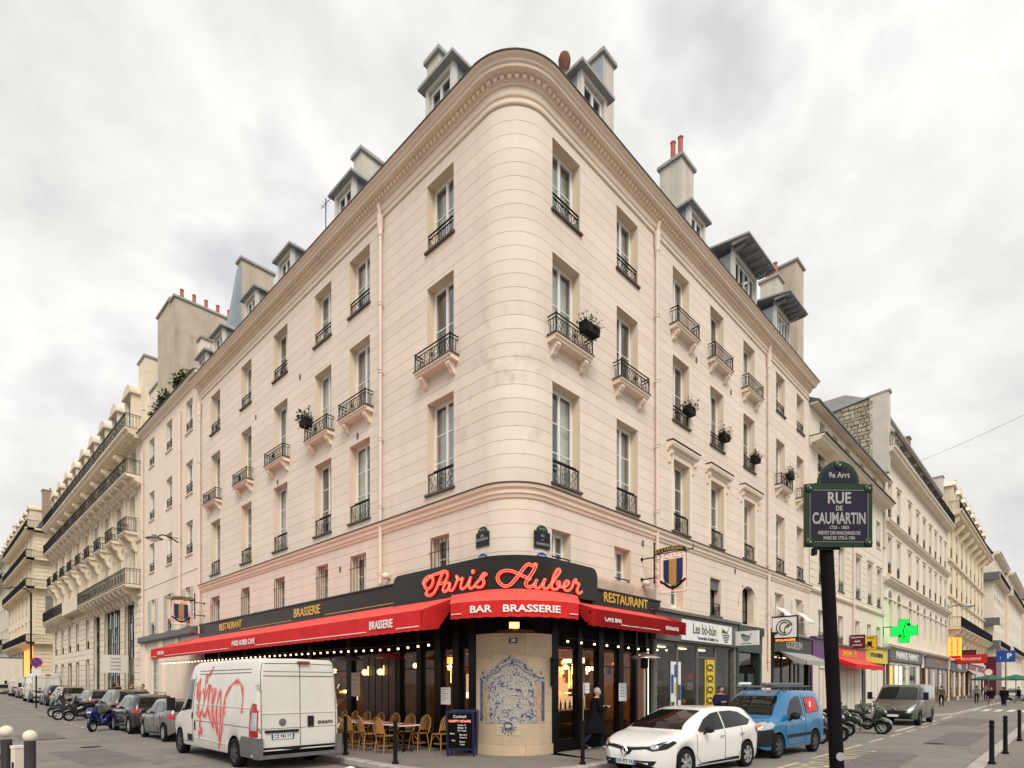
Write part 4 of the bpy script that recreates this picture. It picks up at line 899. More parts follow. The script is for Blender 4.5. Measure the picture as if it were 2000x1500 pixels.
NEON = [[(-2.21, 4.8), (-2.17, 4.9), (-2.04, 4.97), (-1.87, 4.99), (-1.76, 4.91), (-1.78, 4.77), (-1.87, 4.68), (-2.0, 4.65), (-2.12, 4.7), (-2.14, 4.82), (-2.0, 4.92), (-1.77, 5.0), (-1.5, 5.02), (-1.23, 5.04), (-1.13, 4.94), (-1.17, 4.82), (-1.31, 4.73), (-1.48, 4.73)], [(-1.3, 5.04), (-1.4, 4.92), (-1.52, 4.75), (-1.63, 4.59), (-1.77, 4.48), (-1.95, 4.45), (-2.08, 4.52), (-2.02, 4.58)], [(-1.03, 4.68), (-1.14, 4.72), (-1.25, 4.66), (-1.32, 4.55), (-1.25, 4.48), (-1.12, 4.53), (-1.02, 4.68), (-1.05, 4.54), (-1.0, 4.48), (-0.89, 4.51), (-0.76, 4.67), (-0.71, 4.79), (-0.76, 4.85), (-0.7, 4.76), (-0.58, 4.74), (-0.5, 4.76), (-0.56, 4.63), (-0.58, 4.52), (-0.5, 4.47), (-0.37, 4.52), (-0.24, 4.65), (-0.18, 4.75), (-0.24, 4.6), (-0.25, 4.5), (-0.17, 4.45), (-0.04, 4.5), (0.12, 4.65), (0.21, 4.78), (0.27, 4.75), (0.22, 4.71), (0.19, 4.64), (0.22, 4.55), (0.17, 4.45), (0.07, 4.45), (-0.02, 4.49)], [(-0.14, 4.9), (-0.07, 4.87), (-0.12, 4.85)], [(1.14, 4.6), (1.02, 4.66), (0.89, 4.74), (0.77, 4.8), (0.65, 4.81), (0.55, 4.75), (0.51, 4.63), (0.55, 4.51), (0.65, 4.42), (0.75, 4.45), (0.84, 4.57), (0.94, 4.74), (1.03, 4.9), (1.11, 4.98), (1.18, 4.94), (1.25, 4.99), (1.21, 4.84), (1.14, 4.69), (1.08, 4.58), (1.05, 4.48), (1.09, 4.41), (1.18, 4.43), (1.24, 4.51)], [(1.27, 4.6), (1.23, 4.48), (1.25, 4.39), (1.33, 4.41), (1.41, 4.54), (1.45, 4.64), (1.41, 4.52), (1.41, 4.42), (1.48, 4.39), (1.58, 4.5), (1.73, 4.7), (1.91, 4.9), (1.82, 4.95), (1.72, 4.84), (1.65, 4.66), (1.61, 4.5), (1.64, 4.41), (1.78, 4.43), (1.89, 4.54), (1.87, 4.63), (1.78, 4.58), (1.84, 4.52), (2.01, 4.5), (2.2, 4.57), (2.28, 4.67), (2.16, 4.68), (2.05, 4.56), (2.09, 4.45), (2.25, 4.44), (2.4, 4.54), (2.49, 4.72), (2.59, 4.77), (2.57, 4.68), (2.72, 4.68), (2.65, 4.56), (2.63, 4.45), (2.74, 4.42), (2.85, 4.49)]]
for st in NEON:
    big_ = st[0][1] > 4.79 or len(st) in (8, 23); w = .042 if big_ else .032; q = crom(st, 5); n = len(q)
    g = MB(); g.tube([PT(s, .335, z) for s, z in q], w, 6); pbuild(g, 'letter_body', M['neonbody'], sg)
    lft = []; rgt = []
    for i, (s, z) in enumerate(q):
        a = q[max(i-1, 0)]; b = q[min(i+1, n-1)]; d = Vector((b[0]-a[0], b[1]-a[1])); d = d.normalized() if d.length > 1e-6 else Vector((1, 0)); o = .62*w
        lft.append(PT(s-d.y*o, .372, z+d.x*o)); rgt.append(PT(s+d.y*o, .372, z-d.x*o))
    g = MB(); g.tube(lft+rgt[::-1], .0085, 5, closed=True); pbuild(g, 'neon_tube', M['neon'], sg)
# ---------------------------------------------------------------- awnings
def awning(name, label, pts_top, pts_front, zt, zf, zv, ptfn, txts=(), n=12, arms=(), sag=.03, line=True, seg=None, topm='redtop', valm='red', group=None):
    pass
def straight_awning(label, side, a, b, n1, ztop, zf, zv, texts, af=None, bf=None, n0=.18, root_z=4.2, valance_in=.0, m1='redtop', m2='red', zt2=None, lines=(), scallop=0, arms=True, rafter=True, cat='awning', drop=True):
    """cloth awning on one facade between a and b; front edge at distance n1, fabric sloping from ztop to zf, valance down to zv"""
    F_ = FM(side); c0 = F_ @ Vector(((a+b)/2, -n0, root_z)); t = thing('awning', label, cat, tuple(c0))
    def bl(g, name, m, sm=0): g.v = [tuple(F_ @ Vector(p)-c0) for p in g.v]; return g.build(name, m, t, sm)
    af = a if af is None else af; bf = b if bf is None else bf
    NX, NY = max(8, int((b-a)/.6)), 6; g = MB(); vs = []; vs2 = []
    for j in range(NY+1):
        q = j/NY
        for i in range(NX+1):
            u = i/NX; x = (a+(b-a)*u)*(1-q)+(af+(bf-af)*u)*q; y = -(n0+(n1-n0)*q); z = ztop+(zf-ztop)*q-.05*math.sin(PI*q)-.012*math.sin(PI*q)*math.sin(u*NX*1.9)
            vs.append((x, y, z)); vs2.append((x, y, z-.012))
    W_ = NX+1; fs = [(j*W_+i, j*W_+i+1, (j+1)*W_+i+1, (j+1)*W_+i) for j in range(NY) for i in range(NX)]
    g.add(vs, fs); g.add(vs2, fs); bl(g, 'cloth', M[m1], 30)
    g = MB(); vs = []; VX = int((bf-af)/.12)
    for k, zz in ((0, 0), (1, .3), (2, .65), (3, 1)):
        for i in range(VX+1):
            u = i/VX; x = af+(bf-af)*u; wv = .012*math.sin(i*1.3)+.008*math.sin(i*.37+1); vs.append((x, -(n1+.02+wv*zz-valance_in*zz), zf+(zv-zf)*zz+(.012*math.sin(i*2.1) if k == 3 else 0)))
    W_ = VX+1; g.add(vs, [(j*W_+i, j*W_+i+1, (j+1)*W_+i+1, (j+1)*W_+i) for j in range(3) for i in range(VX)]); bl(g, 'valance', M[m2], 30)
    if drop:
        for (x0, x1) in ((a, af), (b, bf)):
            g = MB(); g.add([(x0, -n0, ztop), (x1, -n1, zf), (x1, -n1, zv), (x0+(x1-x0)*.6, -(n0+(n1-n0)*.6), zv+.1)], [(0,1,2,3)]); bl(g, 'side_flap', M[m2])
    g = MB(); g.tube([(af+.02, -n1+.05+valance_in*.5, zf-.06), (bf-.02, -n1+.05+valance_in*.5, zf-.06)], .03, 6); g.tube([(a, -n0, ztop-.06), (b, -n0, ztop-.06)], .05, 6); bl(g, 'roller_bar', M['blackm'])
    for (x, tx, sz, sx) in texts:
        o = link('lettering', textmesh(tx, sz, ext=.003, bold=.006, sx=sx).copy(), t); o.data.materials.append(M['white'])
        for v in o.data.vertices: v.co = F_ @ Vector((v.co.x+x, v.co.y-(n1+.045-valance_in*.5), v.co.z+(zf+zv)/2+.0))-c0
    for (x0, x1) in lines:
        g = MB(); g.box(x0, x1, -(n1+.046-valance_in*.8), -(n1+.040-valance_in*.8), zv+.09, zv+.112); bl(g, 'printed_line', M['white'])
    k = max(2, int((b-a)/3.6))
    for i in range(k+1):
        x = a+.25+(b-a-.5)*i/k; g = MB(); g.tube([(x, -n0, zv+.45), (x+.35, -(n0+n1)*.5, zv+.25), (x, -n1+.05, zf-.08)], .022, 5); bl(g, 'folding_arm', M['blackm'])
    return t
straight_awning('long red brasserie awning over the terrace on the left street', 'L', -24.0, -1.9, 1.9, 4.36, 3.76, 3.26, [(-3.05, 'BRASSERIE', .30, .8), (-12.2, 'PARIS AUBER CAFE', .27, .95), (-22.6, 'CAFE BAR', .24, 1)], af=-24.4, bf=-1.35,
    lines=((-2.35, -1.4), (-11.1, -3.75), (-21.9, -13.6), (-24.3, -23.3)))
MB().prism([(-.2, 4.36), (-1.92, 3.76), (-1.92, 3.26), (-1.7, 2.98), (-.25, 3.2)], -24.43, -24.41, 'x')
straight_awning('half furled red awning with folded lettering beside the noodle shop sign', 'R', 1.95, 6.95, 1.15, 4.22, 3.90, 3.50, [(2.7, 'CAFE BAR', .2, .9), (5.9, 'BRASSERIE', .22, .8)], af=1.75, bf=6.6, valance_in=.28, lines=((3.2, 5.3),))
ca = thing('awning', 'red corner awning reading BAR BRASSERIE over the tiled pillar', 'awning', (0, 0, 4.3))
def C2(s, n):  # front edge of the corner awning: a flattened arc
    return PT(s, n, 0)
ss = [-1+2*i/24 for i in range(25)]; g = MB(); vs = []
for q in range(7):
    t_ = q/6
    for s in ss:
        sm_ = .84+s*(1.85-1.0*t_); x, y, _ = PT(sm_, .32+(1.22-.32)*t_, 0); vs.append((x, y, 4.36-(.42*t_)-.03*math.sin(PI*t_)-4.3))
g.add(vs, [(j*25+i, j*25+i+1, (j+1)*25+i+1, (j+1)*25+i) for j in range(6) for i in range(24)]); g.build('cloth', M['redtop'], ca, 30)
g = MB(); vs = []
for k in range(5):
    for i in range(41):
        s = .02+1.63*i/40; x, y, _ = PT(s, 1.235+.01*math.sin(i*1.1)*k/4, 0); vs.append((x, y, 3.93-.38*k/4-4.3+(.008*math.sin(i*1.7) if k == 4 else 0)))
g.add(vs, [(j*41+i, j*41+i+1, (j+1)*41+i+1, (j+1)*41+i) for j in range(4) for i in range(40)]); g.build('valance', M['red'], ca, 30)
for e in (.02, 1.65):
    g = MB(); a = PT(e, 1.235, 0); b_ = PT(e, .4, 0); g.quad((a[0], a[1], -.37), (a[0], a[1], -.74), (b_[0], b_[1], -.6), (b_[0], b_[1], -.05)); g.build('side_flap', M['red'], ca)
g = MB(); g.tube([(*PT(s, 1.2, 0)[:2], -.41) for s in [.02+1.63*i/20 for i in range(21)]], .03, 6); g.build('roller_bar', M['blackm'], ca)
ptxt('BAR   BRASSERIE', .235, M['white'], ca, .845, 1.262, 3.74, bold=.006, ext=.003, sx=.62)
for a, b in ((.05, .20), (1.50, 1.63)):
    g = MB(); sweep(g, [(1.25, 3.655), (1.262, 3.655), (1.262, 3.675), (1.25, 3.675)], a, b, cuts=[i*.05 for i in range(60)]); pbuild(g, 'printed_line', M['white'], ca)
for s in (.1, 1.5):
    g = MB(); a = PT(s, .1, 0); b_ = PT(s, .7, 0); c_ = PT(s, 1.15, 0); g.tube([(a[0], a[1], -.55), (b_[0], b_[1], -.75), (c_[0], c_[1], -.45)], .025, 5); g.build('folding_arm', M['blackm'], ca)
# ---------------------------------------------------------------- festoon lights
def festoon(label, pts, step):
    t = thing('festoon_lights', label, 'string lights', pts[0]); o0 = Vector(pts[0]); cur = [Vector(p)-o0 for p in pts]
    MB().tube([p+Vector((0, 0, .05)) for p in cur], .007, 4).build('cable', M['black'], t)
    bm_ = cached(('bulb',), lambda: MB().ball((0, 0, 0), .030, 8).mesh('bulb', M['bulb'], 60)); sk = cached(('sock',), lambda: MB().lathe([(0, .0), (.02, 0), (.02, .05), (0, .05)], 6).mesh('bulb_socket', M['black']))
    acc = 0
    for a, b in zip(cur, cur[1:]):
        l = (b-a).length
        while acc < l:
            p = a.lerp(b, acc/l); link('bulb', bm_, t, p-Vector((0, 0, .04))); link('bulb_socket', sk, t, p-Vector((0, 0, .02))); acc += step
        acc -= l
    return t
festoon('string of warm round bulbs hung under the long left awning', [(-1.65, -1.45, 2.98), (-3.2, -1.5, 2.93), (-6.04, -1.5, 2.98), (-12, -1.5, 3.02), (-18, -1.5, 3.04), (-24.3, -1.5, 3.08)], .42)
festoon('string of warm round bulbs under the right awning by the restaurant door', [(.8, 1.05, 3.08), (.85, 3.0, 3.05), (.8, 4.6, 3.03), (.8, 6.4, 3.08)], .55)
# street-name plaques on the rounded corner
def plaque(s, z, w, h, label, lines, top=None, back='plaqueb', half=False):
    x, y, _ = PT(s, .012, 0); r = 0 if s <= 0 else (PI/2 if s >= ARC else s/RR); t = thing('street_name_plaque', label, 'plaque', (x, y, z), r)
    MB().box(-w/2, w/2, -.018, 0, -h/2, h/2).build('border', M['plaqueg'], t); MB().box(-w/2+.035, w/2-.035, -.024, -.0185, -h/2+.035, h/2-.035).build('enamel', M[back], t)
    MB().prism([(w*.36*math.cos(q), h/2+w*.36*math.sin(q)*.8) for q in [PI*k/12 for k in range(13)]], -.018, 0, 'y').build('arched_top', M['plaqueg'], t)
    if top: text(top, h*.16, M['plaquew'], t, (0, -.022, h/2+w*.12), ext=.002, bold=.002)
    for i, (tx, sz) in enumerate(lines): text(tx, sz, M['plaquew'], t, (0, -.028, h*.24-i*h*.25), ext=.002, bold=.002, sx=.85)
    return t
plaque(-.10, 5.77, .50, .38, 'green and dark blue plaque left of the rounded corner', [('RUE', .085), ('BOUDREAU', .10)], '9e Arrt')
plaque(1.60, 5.72, .56, .44, 'green and dark blue street plaque right of the rounded corner', [('RUE', .08), ('DE', .05), ('CAUMARTIN', .095)], '9e Arrt')
for s, lb in ((-.10, 'left'), (1.60, 'right')):
    x, y, _ = PT(s, .01, 0); t = thing('half_round_plaque', 'half round blue district plaque peeping over the black sign, the %s one' % lb, 'plaque', (x, y, 5.2), max(0, min(s, ARC))/RR)
    MB().prism([(.2*math.cos(q), .2*math.sin(q)) for q in [PI*k/14 for k in range(15)]], -.02, 0, 'y').build('plate', M['bluesign'], t)
    text('PARIS', .09, M['white'], t, (0, -.024, .09), ext=.002)
# iron bracket to the right of the tile picture
ib = thing('iron_bracket', 'ornate black iron bracket fixed beside the tile picture', 'bracket', PT(1.86, .10, 2.45), PI/2)
g = MB(); g.box(-.03, .03, -.03, .0, -.55, .22); g.box(-.02, .02, -.36, -.03, .12, .16); g.tube([(0, -.05-.24*t, -.5+.6*t) for t in (0, .2, .4, .6, .8, 1)], .012, 4)
for k in range(3): g.tube([(0, y_, z_) for (y_, z_) in [(-.10-.05*math.cos(a)-k*.05, -.25+.13*k+.05*math.sin(a)) for a in [2*PI*j/10 for j in range(11)]]], .01, 4)
g.build('ironwork', M['iron'], ib)
# menus
def poster(side, x, z, w, h, label, m='white', lines=6, n=.02, cat='menu', ink='plasd'):
    p = FM(side) @ Vector((x, -n, z)); t = thing('menu_sheet', label, cat, tuple(p), ZR[side]); MB().box(-w/2, w/2, -.006, 0, -h/2, h/2).build('sheet', M[m], t)
    g = MB(); r = random.Random(lines*7+int(x*10))
    for i in range(lines): zz = h*.4-i*h*.8/lines; g.box(-w*.38, -w*.38+w*r.uniform(.3, .75), -.008, -.0065, zz-.008, zz+.004)
    o = g.build('printed_lines', M[ink], t); return t
poster('L', -2.72, 1.63, .42, .48, 'white menu sheet taped on the narrow left window'); poster('R', 4.72, 1.72, .42, .55, 'white menu sheet by the last restaurant window', lines=5); poster('R', 2.9, 1.85, .22, .3, 'small white notice on the restaurant door glass', lines=3)
poster('L', -7.45, 1.95, .55, .8, 'large cream poster in the window beside the timber panel', 'tile', 4, n=.05, cat='poster')
# indoor neon seen through the right window
ns = thing('neon_window_sign', 'yellow and red neon sign glowing behind the first right window', 'neon sign', (-.35, 2.05, 2.05), PI/2)
for tx, z, m, sz in (('PARIS', .28, 'neony', .28), ('AUBER', -.02, 'neon', .28), ('Cafe', -.34, 'neono', .26)): text(tx, sz, M[m], ns, (0, 0, z), ext=.005, bold=.002, sx=.8)
g = MB(); g.tube([(.50, 0, -.2), (.50, 0, .4)], .012, 5); g.tube([(.60, 0, -.12), (.60, 0, .3)], .012, 5); g.tube([(.3, 0, -.34), (.6, 0, -.34)], .012, 5); g.build('neon_tube', M['neony'], ns)
vn = thing('neon_window_sign', 'vertical orange neon sign in the narrow left window', 'neon sign', (-2.75, .3, 2.35))
g = MB()
for x in (-.13, .13): g.tube([(x, 0, -.35), (x, 0, .35)], .012, 5)
g.build('neon_tube', M['neony'], vn)
for i, ch in enumerate('BAR'): text(ch, .2, M['neono'], vn, (0, 0, .22-i*.22), ext=.004)
# hanging inn sign, one on each street
def innsign(label, p0, rz, k=1.0, w=.98, h=.98):
    """flag sign: local x points away from the wall, z up; origin at the wall between the two brackets"""
    t = thing('hanging_sign', label, 'sign', p0, rz); g = MB()
    for z in (.35, -.30): g.tube([(0, 0, z), (.5*k, 0, z)], .022, 6); g.lathe([(0, 0), (.06, 0), (.06, .03), (0, .03)], 8, (0, 0, z), 'x')
    g.tube([(.46*k, 0, -.5), (.46*k, 0, .75)], .022, 6); g.tube([(.44*k, 0, .42), (.55+w+.25, 0, .42)], .018, 6); g.ball((.46*k, 0, .78), .04, 6)
    g.tube([(.55+w+.2, 0, .42), (.55+w+.28, 0, .50), (.55+w+.22, 0, .56)], .014, 5)
    for i in range(4):
        cx = .62+.28*i; g.tube([(cx+.09*math.cos(a), 0, .32+.07*math.sin(a)) for a in [PI*1.7*j/8 for j in range(9)]], .009, 4)
    for i in range(3): g.tube([(.52+.07*math.cos(a), 0, .15-.25*i+.10*math.sin(a)) for a in [PI*1.6*j/8 for j in range(9)]], .010, 4)
    g.build('iron_frame', M['iron'], t)
    g = MB(); pts = [(.5+w*.5+w*.55*math.cos(a), .50+.10*math.sin(a)) for a in [PI*(1-i/10) for i in range(11)]]; n = len(pts)
    g.prism(pts+[(x, z-.14) for x, z in pts[::-1]], -.02, .02, 'y'); g.build('name_board', M['bronze'], t)
    for i, ch in enumerate('RESTAURANT'):
        q = -1+2*(i+.5)/10; text(ch, .13, M['gold'], t, (.5+w*.5+w*.5*q, -.024, .52+.10*math.sqrt(max(0, 1-q*q))-.09), ext=.004, bold=.002); 
        o = text(ch, .13, M['gold'], t, (.5+w*.5-w*.5*q, .024, .52+.10*math.sqrt(max(0, 1-q*q))-.09), PI, ext=.004, bold=.002)
    cx = .62+w/2; z0 = -.22
    sh = [(-.30, .42), (.30, .42), (.30, -.1), (.24, -.28), (0, -.40), (-.24, -.28), (-.30, -.1)]
    MB().prism([(cx+x*.42, z0+z) for x, z in [(-.3, .42), (.3, .42), (.3, -.33), (0, -.40), (-.3, -.33)]], -.022, .022, 'y').build('shield', M['brass'], t)
    for sg_ in (-1, 1):
        MB().prism([(cx+sg_*.127, z0+.42), (cx+sg_*.32, z0+.42), (cx+sg_*.32, z0-.12), (cx+sg_*.27, z0-.27), (cx+sg_*.127, z0-.345)][::sg_], -.02, .02, 'y').build('shield', mat('deep_blue_enamel', (.015, .03, .11), .4), t)
    g = MB(); g.tube([(cx+x, 0, z0+z) for x, z in crom([(-.42, -.22), (-.36, -.28), (-.3, -.30), (-.15, -.42), (0, -.46), (.15, -.42), (.3, -.30), (.36, -.28), (.42, -.22)], 3)], .042, 6); g.build('ribbon', M['black'], t)
    g = MB()
    for yy in (-.012, .012):
        g.tube([(cx-.40, yy, z0+.52), (cx+.40, yy, z0+.52), (cx+.42, yy, z0-.42), (cx+.46, yy, z0-.56), (cx-.46, yy, z0-.56), (cx-.42, yy, z0-.42)], .0085, 5, closed=True)
    g.tube([(cx-.1, 0, z0+.54), (cx-.06, 0, z0+.62), (cx, 0, z0+.58), (cx+.1, 0, z0+.62)], .012, 5)
    g.build('neon_tube', M['neonp'], t)
    g = MB(); g.tube([(cx-.44, 0, .40), (cx-.44, 0, z0-.62), (cx+.44, 0, z0-.62), (cx+.44, 0, .40)], .010, 4); g.build('hanger', M['iron'], t)
innsign('tricolour shield sign with pink neon hanging on the right street wall', (.0, 5.84, 5.62), 0)
innsign('tricolour shield sign with pink neon hanging at the far end of the long left awning', (-22.3, -.0, 5.80), -PI/2, w=.95)
for side, x, z in (('L', -5.5, 5.35), ('R', 5.9, 5.2)):
    p = FM(side) @ Vector((x, -.16, z)); t = thing('flood_lamp', 'small wall lamp below the hanging sign bracket' if side == 'R' else 'small wall lamp beside the drainpipe above the left fascia', 'lamp', tuple(p), ZR[side])
    MB().ball((0, 0, 0), .13, 10, (1, 1, .85)).build('lamp_head', M['offwhite'], t, 60); MB().tube([(0, 0, 0), (0, .16, -.12)], .02, 5).build('arm', M['plasg'], t)
M['oldbrick'] = mat('old_brick', (.34,.25,.19), .9, var=.3, vs=5)
# ================================================================== NEIGHBOURING BUILDINGS
def PS_(side, off=0):
    return (lambda s, n, z: (s, -(n+off), z)) if side == 'L' else (lambda s, n, z: (n+off, s, z))
class Facade:
    """one street building: local frame of its street, everything parented to its own root"""
    def __init__(f, side, a, b, label, m='haus', trim='haus', name='townhouse', depth=11, ztop=18, off=0, z0=0, zw=0, cat='building', end=None):
        f.side, f.a, f.b, f.off, f.m, f.trim = side, a, b, off, m, trim; f.mx = FM(side, off); p = f.mx @ Vector(((a+b)/2, 0, z0)); f.base = tuple(p)
        f.root = thing(name, label, cat, f.base); f.ops = []; f.ztop = ztop; f.zw = zw; f.z0 = z0; f.depth = depth; f.P = PS_(side, off); f.arches = []; f.end = end or m
    def mb(f): g = MB(f.mx); return g
    def done(f, g, name, m, sm=0, kind=None, label=None):
        bx, by, bz = f.base; g.v = [(x-bx, y-by, z-bz) for x, y, z in g.v]; return g.build(name, M[m] if isinstance(m, str) else m, f.root, sm, kind=kind, label=label)
    def win(f, c, w, z0, h, rows=2, rail=None, rh=.5, y=.17, arch=False, far=False, fm='whitepaint', cur=None, panes=True, surround=None, leaves=2, shut=None, sillm=None):
        f.ops.append((c-w/2, c+w/2, z0, z0+h))
        if far:
            p = sub('window', f.root, rz=ZR[f.side]); mm = f.mx @ Vector((c, 0, z0)); p.location = mm-Vector(f.base); w_, h_ = round(w, 2), round(h, 2)
            link('frame', cached(('ff', w_, h_, rows, fm, leaves), lambda: frame_mesh(w_, h_, rows, y, leaves, fm)), p)
            link('pane', cached(('fp', w_, h_), lambda: MB().box(-w_/2+.05, w_/2-.05, y+.03, y+.036, .1, h_-.06).mesh('pane', M['glass'])), p)
            link('room_lining', cached(('rm', w_, h_), lambda: room_mesh(w_, h_)), p)
            if cur is None and random.random() < .6: link('curtain', cached(('cu', w_, h_, 'far'), lambda: curtain_mesh(w_*.94, h_-.14, 'curtain')), p, (0, y+.16, .07))
            link('window_reveal', cached(('rv', w_, h_, f.trim), lambda: reveal_mesh(w_, h_, f.trim)), p)
            if rail in ('S', 'A'): link('railing', cached(('rl', w_, rh, 'S'), lambda: rail_mesh(w_, rh, 'S')), p)
        else:
            p = add_window(f.root, f.side, c, w, z0, h, rows=rows, rail=rail, rh=rh, y=y, curtain=cur, fm=fm, base=f.base, off=f.off, leaves=leaves, sillm=sillm or 'sill', rvm=f.trim)
        if surround:
            t = surround; key = ('sr', round(w, 2), round(h, 2), t, f.trim)
            def mk_():
                g = MB(); g.box(-w/2-t, -w/2, -.05, 0, -.02, h+t); g.box(w/2, w/2+t, -.05, 0, -.02, h+t); g.box(-w/2, w/2, -.05, 0, h, h+t); g.box(-w/2-t-.06, w/2+t+.06, -.14, 0, h+t+.001, h+t+.10); return g.mesh('surround', M[f.trim])
            link('surround', cached(key, mk_), p)
        if shut:
            for sx in (-1, 1): link('shutter', cached(('sh', round(w, 2), round(h, 2), shut), lambda: shutter_mesh(w*.5, h, shut)), p, (sx*(w*.75+.02), -.04, 0))
        if arch: f.arches.append((c, w, z0+h))
        return p
    def wall(f, courses=None, band=None):
        g = MB(); cells(g, f.a, f.b, f.zw, f.ztop, f.ops, 0, P=f.P, cuts=[]); f.done(g, 'wall', f.m)
        
        g = f.mb(); g.quad((f.a, 0, f.zw-.3), (f.a, f.depth, f.zw-.3), (f.a, f.depth, f.ztop), (f.a, 0, f.ztop)); g.quad((f.b, 0, f.zw-.3), (f.b, f.depth, f.zw-.3), (f.b, f.depth, f.ztop), (f.b, 0, f.ztop)); g.quad((f.a, 0, f.ztop-.001), (f.b, 0, f.ztop-.001), (f.b, f.depth, f.ztop-.001), (f.a, f.depth, f.ztop-.001)); f.done(g, 'end_wall', f.end)
        g = f.mb(); g.box(f.a+.02, f.b-.02, 1.6, f.depth, f.zw, f.ztop-.05); f.done(g, 'core', 'dark')
        if courses:
            z0, z1, h, t = courses; z = z0
            while z < z1-.1:
                g = MB(); cells(g, f.a, f.b, z+.02, min(z+h, z1)-.02, f.ops, t, P=f.P, cuts=[], back=0, edges=True)
                for q in islands(g): f.done(q, 'stone_course', f.m)
                z += h
    def prof(f, pr, name, m=None, a=None, b=None, inset=0):
        """horizontal moulding: pr is a list of (outward, z)"""
        g = f.mb(); g.prism([(-n, z) for n, z in pr], f.a if a is None else a, f.b if b is None else b, 'x'); return f.done(g, name, m or f.trim)
    def cornice(f, z, n=.55, h=.5, dent=.0, name='cornice', a=None, b=None):
        f.prof([(-.02, z), (.08, z), (.1, z+h*.3), (n*.5, z+h*.38), (n*.8, z+h*.5), (n*.84, z+h*.75), (n, z+h*.85), (n, z+h), (-.02, z+h+.03)], name, a=a, b=b)
        if dent:
            g = f.mb(); x = (f.a if a is None else a)+dent/2
            while x < (f.b if b is None else b): g.box(x, x+dent*.55, -n*.48, -.0, z+h*.12, z+h*.36); x += dent
            f.done(g, 'dentil', f.trim, kind='stuff')
    def balcony(f, z, a, b, d=.8, rh=1.0, t=.18, cons=None, ends=True, rail='iron', ch=.7, cw=.22, conm=None):
        part = 'balcony'; p = sub(part, f.root); p.location = (0, 0, 0); bx, by, bz = f.base
        def dn_(g, nm, m, sm=0): g.v = [(x-bx, y-by, zz-bz) for x, y, zz in g.v]; return g.build(nm, M[m], p, sm)
        g = f.mb(); g.prism([(0, z), (-d, z), (-d, z-t*.4), (-d+.06, z-t*.5), (-d+.1, z-t), (0, z-t)], a, b, 'x'); dn_(g, 'balcony_slab', f.trim)
        g = f.mb(); y = -d+.06
        for z0_, z1_ in ((rh-.04, rh), (rh-.16, rh-.14), (.04, .07)):
            g.box(a+.03, b-.03, y-.02, y+.02, z+z0_, z+z1_)
            if ends: g.box(a+.03, a+.06, y+.02, 0, z+z0_, z+z1_); g.box(b-.06, b-.03, y+.02, 0, z+z0_, z+z1_)
        n = int((b-a)/.17)
        for i in range(n+1):
            x = a+.05+(b-a-.1)*i/n; g.box(x-.009, x+.009, y-.009, y+.009, z+.07, z+rh-.04)
        if ends:
            for x in (a+.045, b-.045):
                for k in range(5): g.box(x-.012, x+.012, y+(d-.1)*(k+.5)/5-.012, y+(d-.1)*(k+.5)/5+.012, z+.07, z+rh-.04)
        n = max(1, int((b-a)/.42)); u = (b-a-.1)/n
        for i in range(n):
            cx = a+.05+u*(i+.5); cz = z+rh*.45
            g.tube([(cx+u*.42*math.cos(q), y, cz+rh*.26*math.sin(q)) for q in [2*PI*k/7 for k in range(7)]], .011, 3, closed=True)
        dn_(g, 'railing', 'iron')
        if cons:
            cm = cached(('con', d, ch, cw, f.trim), lambda: MB().prism([(0, 0), (-d+.12, 0), (-d+.1, -.12), (-d*.7, -ch*.35), (-d*.42, -ch*.45), (-d*.30, -ch*.8), (-.1, -ch), (0, -ch)], -cw/2, cw/2, 'x').mesh('console', M[f.trim]))
            for x in cons:
                o = link('console', cm, p); mm = f.mx @ Vector((x, 0, z-t)); o.location = mm-Vector(f.base); o.rotation_euler = (0, 0, ZR[f.side])
        return p
    def mansard(f, z, h=3.2, sl_=1.3, h2=1.2, m='slate', a=None, b=None, n0=-.1):
        a = f.a if a is None else a; b = f.b if b is None else b
        g = f.mb(); g.prism([(-n0, z), (-n0+sl_, z+h), (f.depth*.6, z+h+h2), (f.depth, z+h), (f.depth, z)], a, b, 'x'); f.done(g, 'roof', m)
def shutter_mesh(w, h, m):
    g = MB(); g.box(-w/2, -w/2+.05, -.02, .02, 0, h); g.box(w/2-.05, w/2, -.02, .02, 0, h); g.box(-w/2+.05, w/2-.05, -.02, .02, 0, .08); g.box(-w/2+.05, w/2-.05, -.02, .02, h-.08, h); g.box(-w/2+.05, w/2-.05, -.02, .02, h*.5-.03, h*.5+.03)
    z = .1
    while z < h-.1: g.add([(-w/2+.05, -.015, z), (w/2-.05, -.015, z), (w/2-.05, .012, z+.045), (-w/2+.05, .012, z+.045)], [(0,1,2,3)]); z += .05
    return g.mesh('shutter', M[m])
